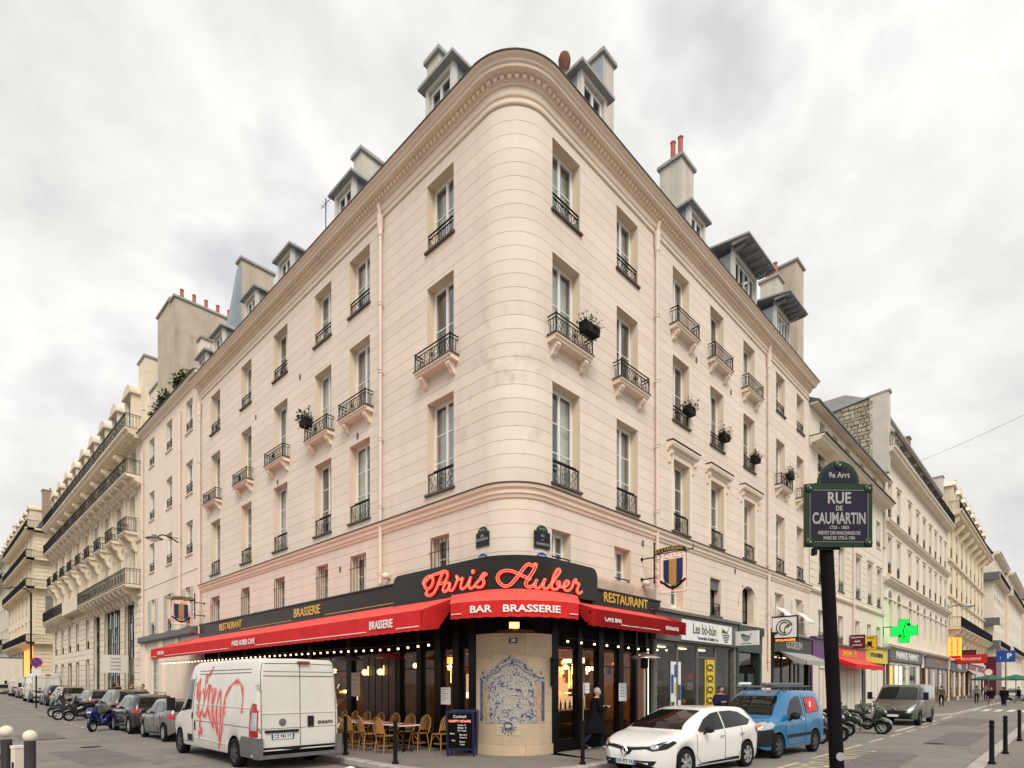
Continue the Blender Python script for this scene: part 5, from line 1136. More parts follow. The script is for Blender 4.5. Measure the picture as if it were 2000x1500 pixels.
def far_dormer(f, c, w, z0, h, kind='round', n=-.1, m='haus', far=True):
    d = sub('dormer', f.root, rz=ZR[f.side]); mm = f.mx @ Vector((c, -n, z0)); d.location = mm-Vector(f.base)
    g = MB(); g.box(-w/2-.22, -w/2, -.05, 1.6, 0, h); g.box(w/2, w/2+.22, -.05, 1.6, 0, h)
    if kind == 'round':
        pts = [((w/2+.3)*math.cos(q), h+(w/2+.15)*.75*math.sin(q)) for q in [PI*k/10 for k in range(11)]]
        g.prism(pts, -.16, 1.6, 'y'); g.box(-w/2-.4, w/2+.4, -.22, 1.6, h-.14, h-.001)
    elif kind == 'gable':
        g.prism([(-w/2-.45, h), (w/2+.45, h), (0, h+.75)], -.2, 1.6, 'y'); g.ball((0, -.1, h+.85), .14, 6)
    else: g.box(-w/2-.35, w/2+.35, -.18, 1.6, h, h+.16)
    g.build('surround', M[m], d)
    w_, h_ = round(w, 2), round(h-.14, 2); link('frame', cached(('ff', w_, h_, 2, 'd'), lambda: frame_mesh(w_, h_, 2, .1, 2)), d)
    link('pane', cached(('fpd', w_, h_), lambda: MB().box(-w_/2+.05, w_/2-.05, .13, .136, .1, h_-.06).mesh('pane', M['glass'])), d)
    MB().box(-w/2, w/2, .5, .55, 0, h).build('room_lining', M['room'], d)
    return d
def chim_on(f, x0, x1, y0, y1, z0, z1, m='chimpale', pots=0, **k):
    if f.side == 'R': x0, x1, y0, y1 = -y1-f.off, -y0-f.off, x0, x1; k.setdefault('potax', 'x')
    return chimney(f.root, x0, x1, y0, y1, z0, z1, m=m, pots=pots, base=f.base, **k)
# ---------------------------------------------------------------- L1: the lower annex of the corner building
A = Facade('L', -34.0, -22.78, 'narrow pinkish annex with shutters and roof plants beside the corner building', 'annex', 'annex', 'annex_building', ztop=18.0, end='chimpale')
for c in (-24.7, -28.3, -31.9):
    for z0, z1 in ((15.75, 17.5), (12.35, 14.15), (9.05, 10.88)): A.win(c, 1.15, z0, z1-z0, rows=2, rail='A', rh=.6, sillm='trim')
for c in (-24.9, -28.2, -31.6): A.win(c, 1.0, 5.1, 2.2, rows=2, rail='A', rh=.75, shut='shutter', cur='')
A.win(-31.4, 1.8, .5, 3.2, rows=3, cur=''); A.wall()
A.prof([(-.02, 17.95), (.06, 17.97), (.1, 18.1), (.28, 18.2), (.34, 18.34), (.0, 18.4)], 'cornice'); A.prof([(0, 18.401), (.36, 18.345), (.40, 18.345), (.4, 18.38), (0, 18.44)], 'flashing', 'sill')
A.prof([(0, 4.62), (.28, 4.62), (.32, 4.7), (.3, 5.0), (0, 5.06)], 'shop_fascia', 'plasg'); A.prof([(0, 8.1), (.03, 8.12), (.03, 8.2), (0, 8.22)], 'string_course')
for a, b in ((-34, -33), (-30, -29.2), (-26.8, -26.3)): g = A.mb(); g.box(a, b, -.12, 0, .12, 4.6); A.done(g, 'pier', 'annex')
for x in (-25.95, -33.6):
    g = MB(Matrix.Translation((-A.base[0], -A.base[1], -A.base[2]))); g.tube([(x, -.12, 4.8), (x, -.12, 17.3)], .055, 8)
    for z in (6, 9, 12, 15, 17.2): g.lathe([(.055, z), (.08, z), (.08, z+.06), (.055, z+.06)], 8, (x, -.12, 0))
    g.build('drainpipe', M['pipe'], A.root, 40)
chim_on(A, -31.8, -29.1, .3, 2.2, 17, 25.3, 'chim', pots=0); chim_on(A, -29.08, -28.3, .3, 4.0, 17, 25.1, 'chim', pots=5, poth=.7)
chim_on(A, -35.9, -34.3, .2, 1.2, 17, 23.9, 'haus'); chim_on(A, -24.6, -24.0, .4, 1.5, 17.6, 20.9, 'annex')
chim_on(A, -34.25, -31.85, .5, 2, 17, 21.5, 'offwhite')
dormer(A.root, 'L', -24.9+1.3, 1.2, -.3, 18.0, 19.6, base=A.base)
def bush(x, y, z, r, label, n=260, m='leaf', seed=1):
    rd = random.Random(seed); t = thing('potted_shrub', label, 'shrub', (x, y, z)); g = MB(); sg_ = MB()
    for i in range(14):
        a = rd.uniform(0, 6.28); e = rd.uniform(.4, 1.4); L_ = r*rd.uniform(.7, 1.3); q = Vector((math.cos(a)*math.cos(e), math.sin(a)*math.cos(e), math.sin(e)))*L_
        sg_.tube([(0, 0, 0), q*.5+Vector((0, 0, .05)), q], [.02, .014, .005], 4)
        for k in range(n//14):
            c = q*rd.uniform(.35, 1.05)+Vector((rd.gauss(0, .12), rd.gauss(0, .12), rd.gauss(0, .12)))*r; d = Vector((rd.gauss(0, 1), rd.gauss(0, 1), rd.gauss(0, .6))).normalized(); u = d.cross(Vector((0, 0, 1))).normalized() if abs(d.z) < .95 else Vector((1, 0, 0)); s = rd.uniform(.14, .26)
            g.add([c, c+d*s*.5+u*s*.28, c+d*s, c+d*s*.5-u*s*.28], [(0,1,2,3)])
    sg_.build('stem', M['leafd'], t); o = g.build('foliage', M[m], t); o['kind'] = 'stuff'; MB().lathe([(0, -.3), (.16, -.3), (.2, 0), (0, 0)], 10).build('pot', M['terracotta'], t); return t
bush(-26.3, .45, 18.75, 1.0, 'tallest bushy roof shrub near the dormer of the annex', 700, seed=2); bush(-26.9, .4, 18.7, .8, 'dark round roof shrub below the tallest one', 500, seed=6); bush(-29.4, .4, 18.72, .85, 'middle roof shrub on the annex edge, round and pale', 600, seed=3); bush(-30.7, .35, 18.7, .7, 'low roof shrub left of the middle one', 400, seed=4); bush(-32.2, .35, 18.7, .6, 'leftmost spiky roof plant above the annex cornice', 300, seed=5)
# ---------------------------------------------------------------- L2: the ornate limestone building with four balconies
H = Facade('L', -69.5, -34.05, 'ornate limestone block with four rows of iron balconies on the left street', 'haus', 'haus', 'haussmann_building', ztop=18.3, z0=.5, zw=.3)
HC = [-36.4-3.85*i for i in range(9)]
dz = .35
for i, c in enumerate(HC):
    H.win(c, 1.35, 15.95, 2.1, rows=2, far=i > 4, cur=None); H.win(c, 1.35, 12.35, 2.55, rows=2, far=i > 3, surround=.18); H.win(c, 1.35, 8.75, 2.55, rows=3, far=i > 3, surround=.18)
for i, c in enumerate(HC[5:]): H.win(c, 1.3, 5.0, 2.6, rows=2, rail='S', rh=.7, far=True); H.win(c, 1.5 if i != 1 else 1.9, .6, 3.4, rows=2, far=True, fm='bronze' if i != 1 else 'wood')
H.win(-37.2, 2.6, 1.2, 6.4, rows=5, fm='iron', cur='', leaves=4); H.win(-42.3, 5.0, 1.2, 6.4, rows=5, fm='iron', cur='', leaves=8); H.win(-47.6, 2.3, 1.2, 6.4, rows=5, fm='iron', cur='', leaves=4); H.win(-51.2, 1.4, .7, 3.4, fm='iron', rows=2, cur='', far=True); H.win(-51.2, 1.3, 5.0, 2.6, rows=2, rail='S', rh=.7, far=True)
H.wall(courses=(.5, 7.6, .45, .05))
H.balcony(15.75, -69.3, -34.3, .95, 1.0, cons=[x for c in HC for x in (c-1.0, c+1.0)], ch=.75, cw=.25)
H.cornice(15.05, .55, .5, .35)
H.cornice(18.0, 1.0, .65, .45); H.balcony(18.75, -69.3, -34.3, .95, .95)
for i, c in enumerate(HC): H.balcony(12.2, c-1.15, c+1.15, .75, .95, cons=[c-.85, c+.85], ch=1.1, cw=.32)
H.balcony(8.5, -50.2, -34.2, 1.0, 1.05, cons=[-35.2-1.3*k for k in range(12)], ch=.9, cw=.3); H.balcony(8.5, -69.2, -57.5, 1.0, 1.05, cons=[-58-1.6*k for k in range(8)], ch=.9, cw=.3)
g = H.mb(); g.box(-57.4, -50.3, -.95, -.8, 8.5, 9.5); g.box(-57.4, -50.3, -.95, 0, 8.3, 8.5); H.done(g, 'stone_parapet', 'haus')
H.prof([(0, 7.75), (.12, 7.8), (.16, 7.95), (0, 8.0)], 'string_course'); H.prof([(0, 11.5), (.1, 11.52), (.14, 11.7), (0, 11.74)], 'string_course')
for i, c in enumerate(HC[:-1]):
    x = c-1.925; g = H.mb(); g.box(x-.28, x+.28, -.10, 0, 8.7, 11.48); g.box(x-.28, x+.28, -.10, 0, 12.3, 15.0); H.done(g, 'pilaster', 'haus')
    g = H.mb(); g.prism([(0, 18.0), (-.75, 18.0), (-.72, 17.8), (-.4, 17.6), (-.32, 17.1), (-.1, 16.7), (0, 16.6)], x-.22, x+.22, 'x'); g.ball((x, -.28, 17.0), .3, 8, (1, .6, 1.3)); H.done(g, 'carved_console', 'haus', 40)
H.mansard(18.7, 3.0, 1.6, n0=-.2)
for c in HC: far_dormer(H, c, 1.4, 18.8, 2.9, 'round', n=.25)
for x in (-47.0, -58.5): chim_on(H, x-.4, x+.4, 1.2, 3.2, 18, 24.4, 'chimpale', pots=3, poth=.3, potm='lead')
t = sub('hanging_board', H.root)
g = MB(); g.box(-36.6, -36.5, -1.75, -.25, 2.75, 3.95); 
o = tag(g.build('hanging_board', M['shutter']), 'pale lettered board hanging off the limestone block over the pavement', 'sign'); 
for k in range(4): oo = text('GALERIE', .16, M['plasg'], o, (-36.49, -1.0, 3.7-k*.24), PI/2, ext=.003)
g = MB(Matrix.Translation((-H.base[0], -H.base[1], -H.base[2]))); g.box(-60.6, -58.9, -.1, -.02, .6, 4.0)
# ---------------------------------------------------------------- L3, L4 further up the left street
B3 = Facade('L', -112, -84.5, 'yellowish corner block with wrapped balconies beyond the cross street', 'haus2', 'haus2', 'haussmann_building', ztop=20.4, z0=1.2, zw=1.0, end='haus2')
C3 = [-87-3.9*i for i in range(7)]
for c in C3:
    for z in (6.6, 10.3, 13.6, 17.2): B3.win(c, 1.35, z, 2.5, far=True, surround=.15, rail='S' if z < 13 else None)
for i, c in enumerate(C3): B3.win(c, 2.6, 1.4, 4.2, far=True, fm='iron', rows=2, leaves=3, cur='')
B3.wall(courses=(1.4, 6.2, .5, .05)); B3.cornice(20.1, .8, .6, .5)
for z in (6.4, 13.4, 17.0): B3.balcony(z, -112, -83.7, .9, 1.0, cons=[x for c in C3 for x in (c-1, c+1)])
B3.balcony(20.75, -112, -83.7, .8, .95); B3.mansard(20.7, 3, 1.6)
for c in C3: far_dormer(B3, c, 1.3, 20.8, 2.9, 'round', n=.2, m='haus2')
chim_on(B3, -86.2, -85.0, 1.0, 9.0, 20, 26.2, 'oldbrick', pots=6, poth=.4, potax='y'); chim_on(B3, -100, -99, 1.2, 4, 20, 26.5, 'chimpale', pots=4, poth=.4)
# side wall of that block facing us: courses, door, round balcony ends
g = MB(Matrix.Translation((-B3.base[0], -B3.base[1], -B3.base[2])))
z = 1.4
while z < 20: g.box(-84.5, -84.42, .03, 10.8, z+.02, min(z+.48, 20.3)-.02); z += .5
B3.root and g.build('stone_course', M['haus2'], B3.root)
for z in (6.4, 13.4, 17.0, 20.75):
    g = MB(Matrix.Translation((-B3.base[0], -B3.base[1], -B3.base[2]))); g.box(-84.4, -83.7, -.9, 3.5, z-.18, z); g.build('balcony_slab', M['haus2'], B3.root)
    g = MB(Matrix.Translation((-B3.base[0], -B3.base[1], -B3.base[2]))); g.box(-83.78, -83.74, -.85, 3.45, z+.92, z+.96); g.box(-83.78, -83.74, -.85, 3.45, z+.05, z+.08)
    for k in range(30): g.box(-83.77, -83.75, -.85+k*.145, -.83+k*.145, z+.08, z+.92)
    g.build('railing', M['iron'], B3.root)
for y in (1.6, 2.9):
    for z in (7.6, 10.5): MB(Matrix.Translation((-B3.base[0], -B3.base[1], -B3.base[2]))).box(-84.41, -84.38, y-.45, y+.45, z, z+1.9).build('blind_window', M['room'], B3.root)
for k in range(4): MB(Matrix.Translation((-B3.base[0], -B3.base[1], -B3.base[2]))).box(-84.7-2.2*k-1.9, -84.7-2.2*k, -.06, .02, 1.6, 5.9).build('lit_shop_window', M['orangeglow'], B3.root)
B3.root and MB(Matrix.Translation((-B3.base[0], -B3.base[1], -B3.base[2]))).box(-84.4, -84.3, 5.2, 6.6, 1.3, 4.8).build('door', M['wood'], B3.root)
B4 = Facade('L', -150, -112.2, 'grey limestone block furthest away on the left street', 'greystone', 'greystone', 'haussmann_building', ztop=21, z0=1.6, zw=1.5)
C4 = [-114.5-3.8*i for i in range(9)]
for c in C4:
    for z in (7, 10.6, 14, 17.6): B4.win(c, 1.3, z, 2.4, far=True, surround=.15)
B4.wall(); B4.cornice(20.7, .8, .6, .5)
for z in (6.8, 17.4): B4.balcony(z, -150, -112.3, .9, 1.0, cons=[x for c in C4 for x in (c-1, c+1)])
B4.mansard(21.2, 3, 1.6)
for c in C4: far_dormer(B4, c, 1.3, 21.3, 2.0, 'gable', m='greystone')
chim_on(B4, -120, -119, 1.2, 5, 21, 27.5, 'chimpale', pots=4, poth=.4)
B3.root.location.z += .9; B4.root.location.z += 1.4
# cross-street house that closes the gap behind
G = Facade('L', -84, -69.5, 'plain pale house closing the side street gap', 'haus2', 'haus2', 'townhouse', ztop=16, off=-16, z0=1, zw=.9, depth=6)
for c in (-73, -77, -81):
    for z in (3, 6.5, 10, 13): G.win(c, 1.2, z, 2, far=True)
G.wall(); G.mansard(16, 3, 1.5)
# ---------------------------------------------------------------- R2: white house with attic storey
R2 = Facade('R', 22.36, 38.85, 'off white house with dark gutter between the corner building and the stone gable', 'offwhite', 'offwhite', 'townhouse', ztop=17.0, end='offwhite')
for c in (24.4, 28.1, 31.9, 34.9, 37.5):
    R2.win(c, 1.25, 13.5 if c < 30 else 13.2, 1.7, rows=2, rail='A', rh=.5, sillm='trim') if c < 30 else R2.win(c, 1.2, 11.7, 1.9, rows=2, rail='A', rh=.5, sillm='trim')
    R2.win(c, 1.25, 7.5, 2.65, rows=3, rail='A', rh=.65, surround=.14)
    R2.win(c, 1.15, 4.35, 1.7, rows=2, rail='A' if c < 32 else None, rh=.5)
for c in (24.6, 27.0, 29.6, 33, 36.5): R2.win(c, .95, 15.0, 1.45, rows=2, rail='A', rh=.5)
R2.wall(courses=(7.3, 11.3, .4, .02)); R2.cornice(14.55, .75, .45, name='attic_ledge'); R2.prof([(0, 15.01), (.78, 15.0), (.84, 15.0), (.84, 15.06), (0, 15.08)], 'flashing', 'sill')
R2.prof([(-.5, 16.72), (.44, 16.70), (.44, 16.755), (-.5, 16.78)], 'eave_soffit'); R2.prof([(-.5, 16.79), (.45, 16.76), (.52, 16.76), (.52, 16.85), (-2.5, 18.4)], 'roof', 'slate'); R2.prof([(0, 6.9), (.1, 6.92), (.16, 7.02), (0, 7.08)], 'string_course')
R2.mansard(17.0, 1.8, 3, 1.0)
chim_on(R2, 26.5, 27.2, 2.5, 4.2, 17, 20.6, 'chimpale', pots=2, poth=.3)
drp = MB(Matrix.Translation((-R2.base[0], -R2.base[1], -R2.base[2])) @ FM('R')); drp.tube([(30.6, -.12, 3.9), (30.6, -.12, 14.4)], .06, 8); drp.build('drainpipe', M['pipe'], R2.root, 40)
# party wall of rubble stone above it, its stones one by one
R3 = Facade('R', 39.0, 69.3, 'long pale block with arched mezzanine, balcony attic and a rubble stone gable end', 'offwhite', 'offwhite', 'haussmann_building', ztop=19.4, end='mortar', depth=14)
C3R = [40.9, 44.0, 48.4, 51.9, 55.1, 58.3, 61.4, 64.5, 67.6]
for i, c in enumerate(C3R):
    far = i > 3
    R3.win(c, 1.35, 14.5, 2.75, rows=3, rail='A', rh=.95, far=far, surround=.16, sillm='trim'); R3.win(c, 1.35, 10.3, 2.8, rows=3, rail='A', rh=.95, far=far, surround=.16, sillm='trim')
    R3.win(c, 1.35, 5.9, 2.5, rows=2, far=far, arch=True)
for c in (41.3, 45.4, 50, 54.5, 58.5, 62.5, 66.7): R3.win(c, 3.0, .5, 3.0, rows=1, fm='iron', far=True, leaves=3, cur='')
R3.wall()
for c in C3R:       # round heads of the mezzanine arcade
    g = R3.mb(); r = .68; z0 = 8.4
    g.prism([(c-r, z0)]+[(c+r*math.cos(q), z0+r*math.sin(q)) for q in [PI-PI*k/10 for k in range(11)]], -.012, .0, 'y'); R3.done(g, 'arched_light', 'room')
    g = R3.mb(); pts = [(c+(r+.0)*math.cos(q), z0+(r)*math.sin(q)) for q in [PI*k/10 for k in range(11)]]; po = [(c+(r+.2)*math.cos(q), z0+(r+.2)*math.sin(q)) for q in [PI*k/10 for k in range(11)]]
    for (a0, b0), (a1, b1), (c1, d1), (c0, d0) in zip(pts, pts[1:], po[1:], po): g.add([(a0, -.06, b0), (a1, -.06, b1), (c1, -.06, d1), (c0, -.06, d0), (a0, .1, b0), (a1, .1, b1), (c0, 0, d0), (c1, 0, d1)], [(0,1,2,3), (0,4,5,1), (3,2,7,6)])
    R3.done(g, 'arch_moulding', 'offwhite')
    g = R3.mb(); g.box(c-1.0, c-.7, -.09, 0, 5.1, 8.35); g.box(c+.7, c+1.0, -.09, 0, 5.1, 8.35); R3.done(g, 'pilaster', 'offwhite')
R3.prof([(0, 8.36), (.11, 8.37), (.11, 8.46), (0, 8.48)], 'impost_band')
R3.cornice(9.45, .5, .45, .3, 'string_course'); R3.cornice(13.75, .4, .4, 0, 'string_course'); R3.cornice(18.7, .75, .65, .4); R3.cornice(4.6, .4, .35, .3, 'string_course')
R3.balcony(19.4, 39.2, 69.1, .75, 1.0)
att = MB(); f2 = Facade('R', 39.0, 69.3, 'setback attic', 'offwhite', 'offwhite', 'attic', ztop=23.0, off=-.6, z0=19.4, zw=19.4, depth=10, end='mortar') if False else None
g = R3.mb(); g.box(39.4, 69.2, .5, 9, 19.41, 22.9); R3.done(g, 'attic', 'offwhite'); g = R3.mb(); g.prism([(.3, 22.9), (.3, 23.05), (2.6, 24.2), (9, 24.2), (9, 22.9)], 39.3, 69.2, 'x'); R3.done(g, 'roof', 'lead')
for i, c in enumerate(C3R):
    d = sub('attic_window', R3.root, rz=PI/2); d.location = R3.mx @ Vector((c, .5, 19.6))-Vector(R3.base)
    link('frame', cached(('aw',), lambda: frame_mesh(1.3, 2.3, 2, -.06)), d); link('pane', cached(('awp',), lambda: MB().box(-.6, .6, -.03, -.024, .1, 2.25).mesh('pane', M['glass'])), d)
    MB().box(-1.0, 1.0, -.25, 0, 2.5, 2.65).build('surround', M['offwhite'], d); MB().box(-.62, .62, -.015, -.005, .05, 2.28).build('room_lining', M['room'], d)
chim_on(R3, 60, 61.0, 2, 5, 23, 27.3, 'brick', pots=2, potm='terracotta'); chim_on(R3, 69.0, 69.9, .4, 6, 18, 25.2, 'chimpale')
YW = 38.96; rd = random.Random(4)
def rubtop(x): return 23.3-.06*(-x) if x > -1 else 23.3-.06-(-x-1)*.12
z = 16.4; stones = 0
while z < 23.2:
    hh = rd.uniform(.22, .36); x = -.62
    while x > -5.0:
        w = rd.uniform(.22, .5); x1 = x-w
        if z+hh < rubtop(x1) and stones < 298 and z > 16.9-x1*1.62-.4:
            g = MB(Matrix.Translation((-R3.base[0], -R3.base[1], -R3.base[2]))); j = lambda: rd.uniform(-.03, .03); e = rd.uniform(.02, .09)
            p = [(x-.02+j(), z+.02), (x1+.02+j(), z+.02+j()*.5), (x1+.02+j(), z+hh-.02), (x-.02+j(), z+hh-.02+j()*.5)]
            g.add([(a, YW, b) for a, b in p]+[(a*.9+(x+x1)/2*.1, YW-e, b*.88+(z+hh/2)*.12) for a, b in p], [(4,5,6,7), (0,1,5,4), (1,2,6,5), (2,3,7,6), (3,0,4,7)]); g.build('stone', M['rubble'], R3.root); stones += 1
        x = x1
    z += hh
g = MB(Matrix.Translation((-R3.base[0], -R3.base[1], -R3.base[2]))); g.add([(0, YW+.02, 12), (-14, YW+.02, 12), (-14, YW+.02, rubtop(-14)), (-1, YW+.02, rubtop(-1)), (0, YW+.02, 23.3), (0, YW+.5, 12), (-14, YW+.5, 12), (-14, YW+.5, rubtop(-14)), (-1, YW+.5, rubtop(-1)), (0, YW+.5, 23.3)], [(0,1,2,3,4), (9,8,7,6,5), (0,5,6,1), (1,6,7,2), (2,7,8,3), (3,8,9,4), (4,9,5,0)]); g.build('gable_wall', M['mortar'], R3.root)
g = MB(Matrix.Translation((-R3.base[0], -R3.base[1], -R3.base[2]))); g.box(-.85, .35, YW-.06, YW+.55, 17.5, 23.35); g.box(-.6, .12, YW-.05, YW+.5, 12, 17.49); g.build('quoin_strip', M['chimpale'], R3.root)
g = MB(Matrix.Translation((-R3.base[0], -R3.base[1], -R3.base[2]))); g.add([(.45, YW-.1, 23.36), (-1, YW-.1, rubtop(-1)+.03), (-14, YW-.1, rubtop(-14)+.02), (.45, YW+.6, 23.36), (-1, YW+.6, rubtop(-1)+.03), (-14, YW+.6, rubtop(-14)+.02), (.45, YW-.1, 23.5), (-1, YW-.1, rubtop(-1)+.15), (-14, YW-.1, rubtop(-14)+.14), (.45, YW+.6, 23.5), (-1, YW+.6, rubtop(-1)+.15), (-14, YW+.6, rubtop(-14)+.14)], [(0,1,7,6), (1,2,8,7), (6,7,10,9), (7,8,11,10), (0,6,9,3), (3,4,1,0), (4,5,2,1)]); g.build('coping', M['lead'], R3.root)
# ---------------------------------------------------------------- R4..R7
R4 = Facade('R', 69.4, 105.5, 'ornate tan block with gabled dormers and a bracketed long balcony on the right street', 'haus2', 'haus2', 'haussmann_building', ztop=20.6, end='haus2')
C4R = [72+4.4*i for i in range(8)]
for c in C4R:
    for z in (16.4, 12.3): R4.win(c, 1.6, z, 3.0, rows=2, rail='S', rh=1.2, far=True, surround=.2)
    R4.win(c, 1.6, 8.7, 2.8, rows=2, far=True, surround=.2); R4.win(c, 1.6, 5.2, 2.0, rows=2, far=True); R4.win(c, 3.0, .5, 3.2, rows=1, far=True, fm='iron', cur='', leaves=2)
R4.wall(courses=(.5, 7.5, .5, .05)); R4.balcony(8.3, 69.8, 105, 1.2, 1.2, cons=[x for c in C4R for x in (c-1.3, c+1.3)], ch=1.4, cw=.4)
R4.cornice(20.3, 1.3, 1.0, .6); R4.prof([(0, 15.7), (.25, 15.75), (.3, 16.0), (0, 16.05)], 'string_course'); R4.prof([(0, 11.7), (.2, 11.75), (.25, 11.95), (0, 12)], 'string_course')
for c in C4R:
    g = R4.mb(); g.prism([(0, 20.5), (-1.0, 20.5), (-.9, 20.1), (-.4, 19.6), (0, 19.2)], c-2.0, c-1.7, 'x'); R4.done(g, 'console', 'haus2')
R4.balcony(21.3, 69.6, 105.3, 1.1, 1.0); R4.mansard(21.3, 3.2, 1.8)
for c in C4R: far_dormer(R4, c, 1.6, 21.4, 3.0, 'gable', n=.3, m='haus2')
chim_on(R4, 86, 87, 1.5, 5, 21, 27.5, 'brick', pots=4)
R5 = Facade('R', 122, 145, 'pale corner block with a blue slate roof beyond the side street', 'offwhite', 'offwhite', 'haussmann_building', ztop=25, end='offwhite')
C5 = [124.5+4.2*i for i in range(5)]
for c in C5:
    for z in (5, 9, 13, 17, 21): R5.win(c, 1.5, z, 2.6, far=True, rail='S', rh=1.0)
R5.wall(); R5.cornice(24.6, 1.0, .8, .6); R5.balcony(20.6, 121.6, 144.8, 1.0, 1.1); R5.mansard(25.4, 4, 2.2, m='slate'); R5.balcony(8.6, 121.6, 144.8, 1.0, 1.1)
gg = MB(Matrix.Translation((-R5.base[0], -R5.base[1], -R5.base[2])))
for (x, z) in [(x, z) for x in (-2.2, -5, -8) for z in (5, 9, 13, 17, 21)]: MB(Matrix.Translation((-R5.base[0], -R5.base[1], -R5.base[2]))).box(x-.7, x+.7, 121.95, 121.99, z, z+2.5).build('window', M['room'], R5.root)
for z in (8.6, 12.6, 20.6): MB(Matrix.Translation((-R5.base[0], -R5.base[1], -R5.base[2]))).box(-3.4, .9, 121.0, 122, z-.2, z).box(-3.4, .9, 121.05, 121.1, z, z+1.1).build('balcony', M['plasg'], R5.root)
MB(Matrix.Translation((-R5.base[0], -R5.base[1], -R5.base[2]))).box(-9, .35, 121.85, 122.0, .2, 6.9).box(.001, .35, 122, 133, .2, 6.9).build('purple_shopfront', M['maroonp'], R5.root)
o = text('JO', 1.5, M['white'], R5.root, (-R5.base[0]-1.8, 121.8-R5.base[1], 5.0-R5.base[2]), ext=.02)
R6 = Facade('R', 145.2, 190, 'tall cream block near the vanishing point of the right street', 'offwhite', 'offwhite', 'haussmann_building', ztop=24.5, end='haus2', off=.5)
C6 = [148+4.4*i for i in range(10)]
for c in C6:
    for z in (5, 9, 13, 17, 20.8): R6.win(c, 1.5, z, 2.6, far=True)
R6.wall(); R6.cornice(24.1, 1.2, .8, .7); R6.balcony(8.6, 145.4, 189, 1.0, 1.1); R6.balcony(20.4, 145.4, 189, 1.0, 1.1); R6.mansard(24.9, 4, 2.2)
for c in C6[::2]: chim_on(R6, c-.5, c+.5, 1.5, 6, 25, 30, 'chimpale', pots=3)
R7 = Facade('R', 190.2, 300, 'furthest pale terrace at the end of the right street', 'haus', 'haus', 'haussmann_building', ztop=24, off=1.2)
for c in [193+5*i for i in range(18)]:
    for z in (5, 9.5, 14, 18.5): R7.win(c, 1.6, z, 2.8, far=True)
R7.wall(); R7.cornice(23.6, 1.2, .8, 1.2); R7.mansard(24.4, 4, 2.2)
# ================================================================== SHOPS OF THE RIGHT STREET
def shop(y0, y1, label, zf0, zf1, fm, txt=None, tm='white', ts=.4, bays=3, door=1, fn=.16, frame='greyfas', lit=None, n=.03, side='R', back='room', z0=.12, txs=1.0, goods=True, tpos=0, tb=.006, sill=.5):
    mx_ = FM(side); p = mx_ @ Vector(((y0+y1)/2, 0, z0)); t = thing('shop', label, 'shop', tuple(p), ZR[side]); w = y1-y0; a, b = -w/2, w/2; h = zf0-z0
    MB().box(a, b, -fn, .06, zf0-z0, zf1-z0).build('fascia_board', M[fm], t); MB().box(a-.04, b+.04, -fn-.12, .06, zf1-z0, zf1-z0+.10).build('cornice', M[frame], t)
    pw = .22
    for x in (a, b-pw): MB().box(x, x+pw, -.08, .3, 0, zf0-z0-.002).build('pilaster', M[frame], t)
    u = (w-2*pw)/bays
    for i in range(bays):
        x0 = a+pw+u*i; x1 = x0+u; isd = (i == door); s = .1 if isd else sill
        if not isd: MB().box(x0, x1, -.04, .2, 0, s).build('stall_riser', M[frame], t)
        g = MB(); g.box(x0+.002, x0+.06, 0, .08, s, h-.01); g.box(x1-.06, x1-.002, 0, .08, s, h-.01); g.box(x0+.06, x1-.06, 0, .08, h-.08, h-.01); g.box(x0+.06, x1-.06, 0, .08, s, s+.06)
        if isd: g.box((x0+x1)/2-.03, (x0+x1)/2+.03, 0, .08, s+.06, h-.5); g.box(x0+.06, x1-.06, 0, .08, h-.52, h-.46)
        g.build('door' if isd else 'frame', M[frame], t); MB().box(x0+.05, x1-.05, .035, .043, s+.04, h-.06).build('pane', M['shopglass'], t)
    D = 2.4; g = MB(); g.quad((a, D, 0), (b, D, 0), (b, D, h+.3), (a, D, h+.3)); g.quad((a, .3, 0), (a, D, 0), (a, D, h+.3), (a, .3, h+.3)); g.quad((b, .3, 0), (b, D, 0), (b, D, h+.3), (b, .3, h+.3)); g.quad((a, .06, h), (b, .06, h), (b, D, h), (a, D, h)); g.quad((a, 0, .01), (b, 0, .01), (b, D, .01), (a, D, .01)); g.build('inner_wall', M[back], t)
    if goods:
        r = random.Random(int(y0*10))
        for k in range(int(bays*4)):
            x = r.uniform(a+.4, b-.4); z = r.choice([.55, 1.1, 1.6, 2.0]); s = r.uniform(.1, .28); MB().box(x-s, x+s, .6+r.uniform(0, 1.2), .9+r.uniform(.3, 1.2), z, z+r.uniform(.15, .4)).build('display_item', M[r.choice(['white', 'wood', 'redsign', 'yellowp', 'khaki', 'curtaingrey', 'rattan', 'maroonp'])], t)
        for k in range(bays): MB().box(a+w*(k+.5)/bays-.3, a+w*(k+.5)/bays+.3, 1.0, 1.15, h-.12, h-.06).build('strip_light', M['panelw'], t)
    if txt: text(txt, ts, M[tm], t, (tpos, -fn-.008, (zf0+zf1)/2-z0), ext=.008, bold=tb, sx=txs)
    return t
S1 = shop(6.45, 12.95, 'grey noodle shop front with white bowl sign and yellow poster', 3.45, 4.38, 'greyfas', bays=4, door=2, back='room')
g = MB(); g.box(-1.55, 2.55, -.20, -.162, 3.4, 4.12)
g.build('sign_panel', M['whiteplas'], S1)
text('Les bò-bún', .52, M['leaf'], S1, (.2, -.206, 3.83), ext=.004, bold=.004, sx=.82); text('Vermicelles & Bubble Tea', .17, M['plasd'], S1, (.45, -.206, 3.52), ext=.004, sx=.95)
g = MB(); 
for i in range(5): w_ = .34-.05*i; g.box(1.95+.05-w_, 1.95+.05+w_, -.206, -.202, 3.74-.07*i, 3.775-.07*i)
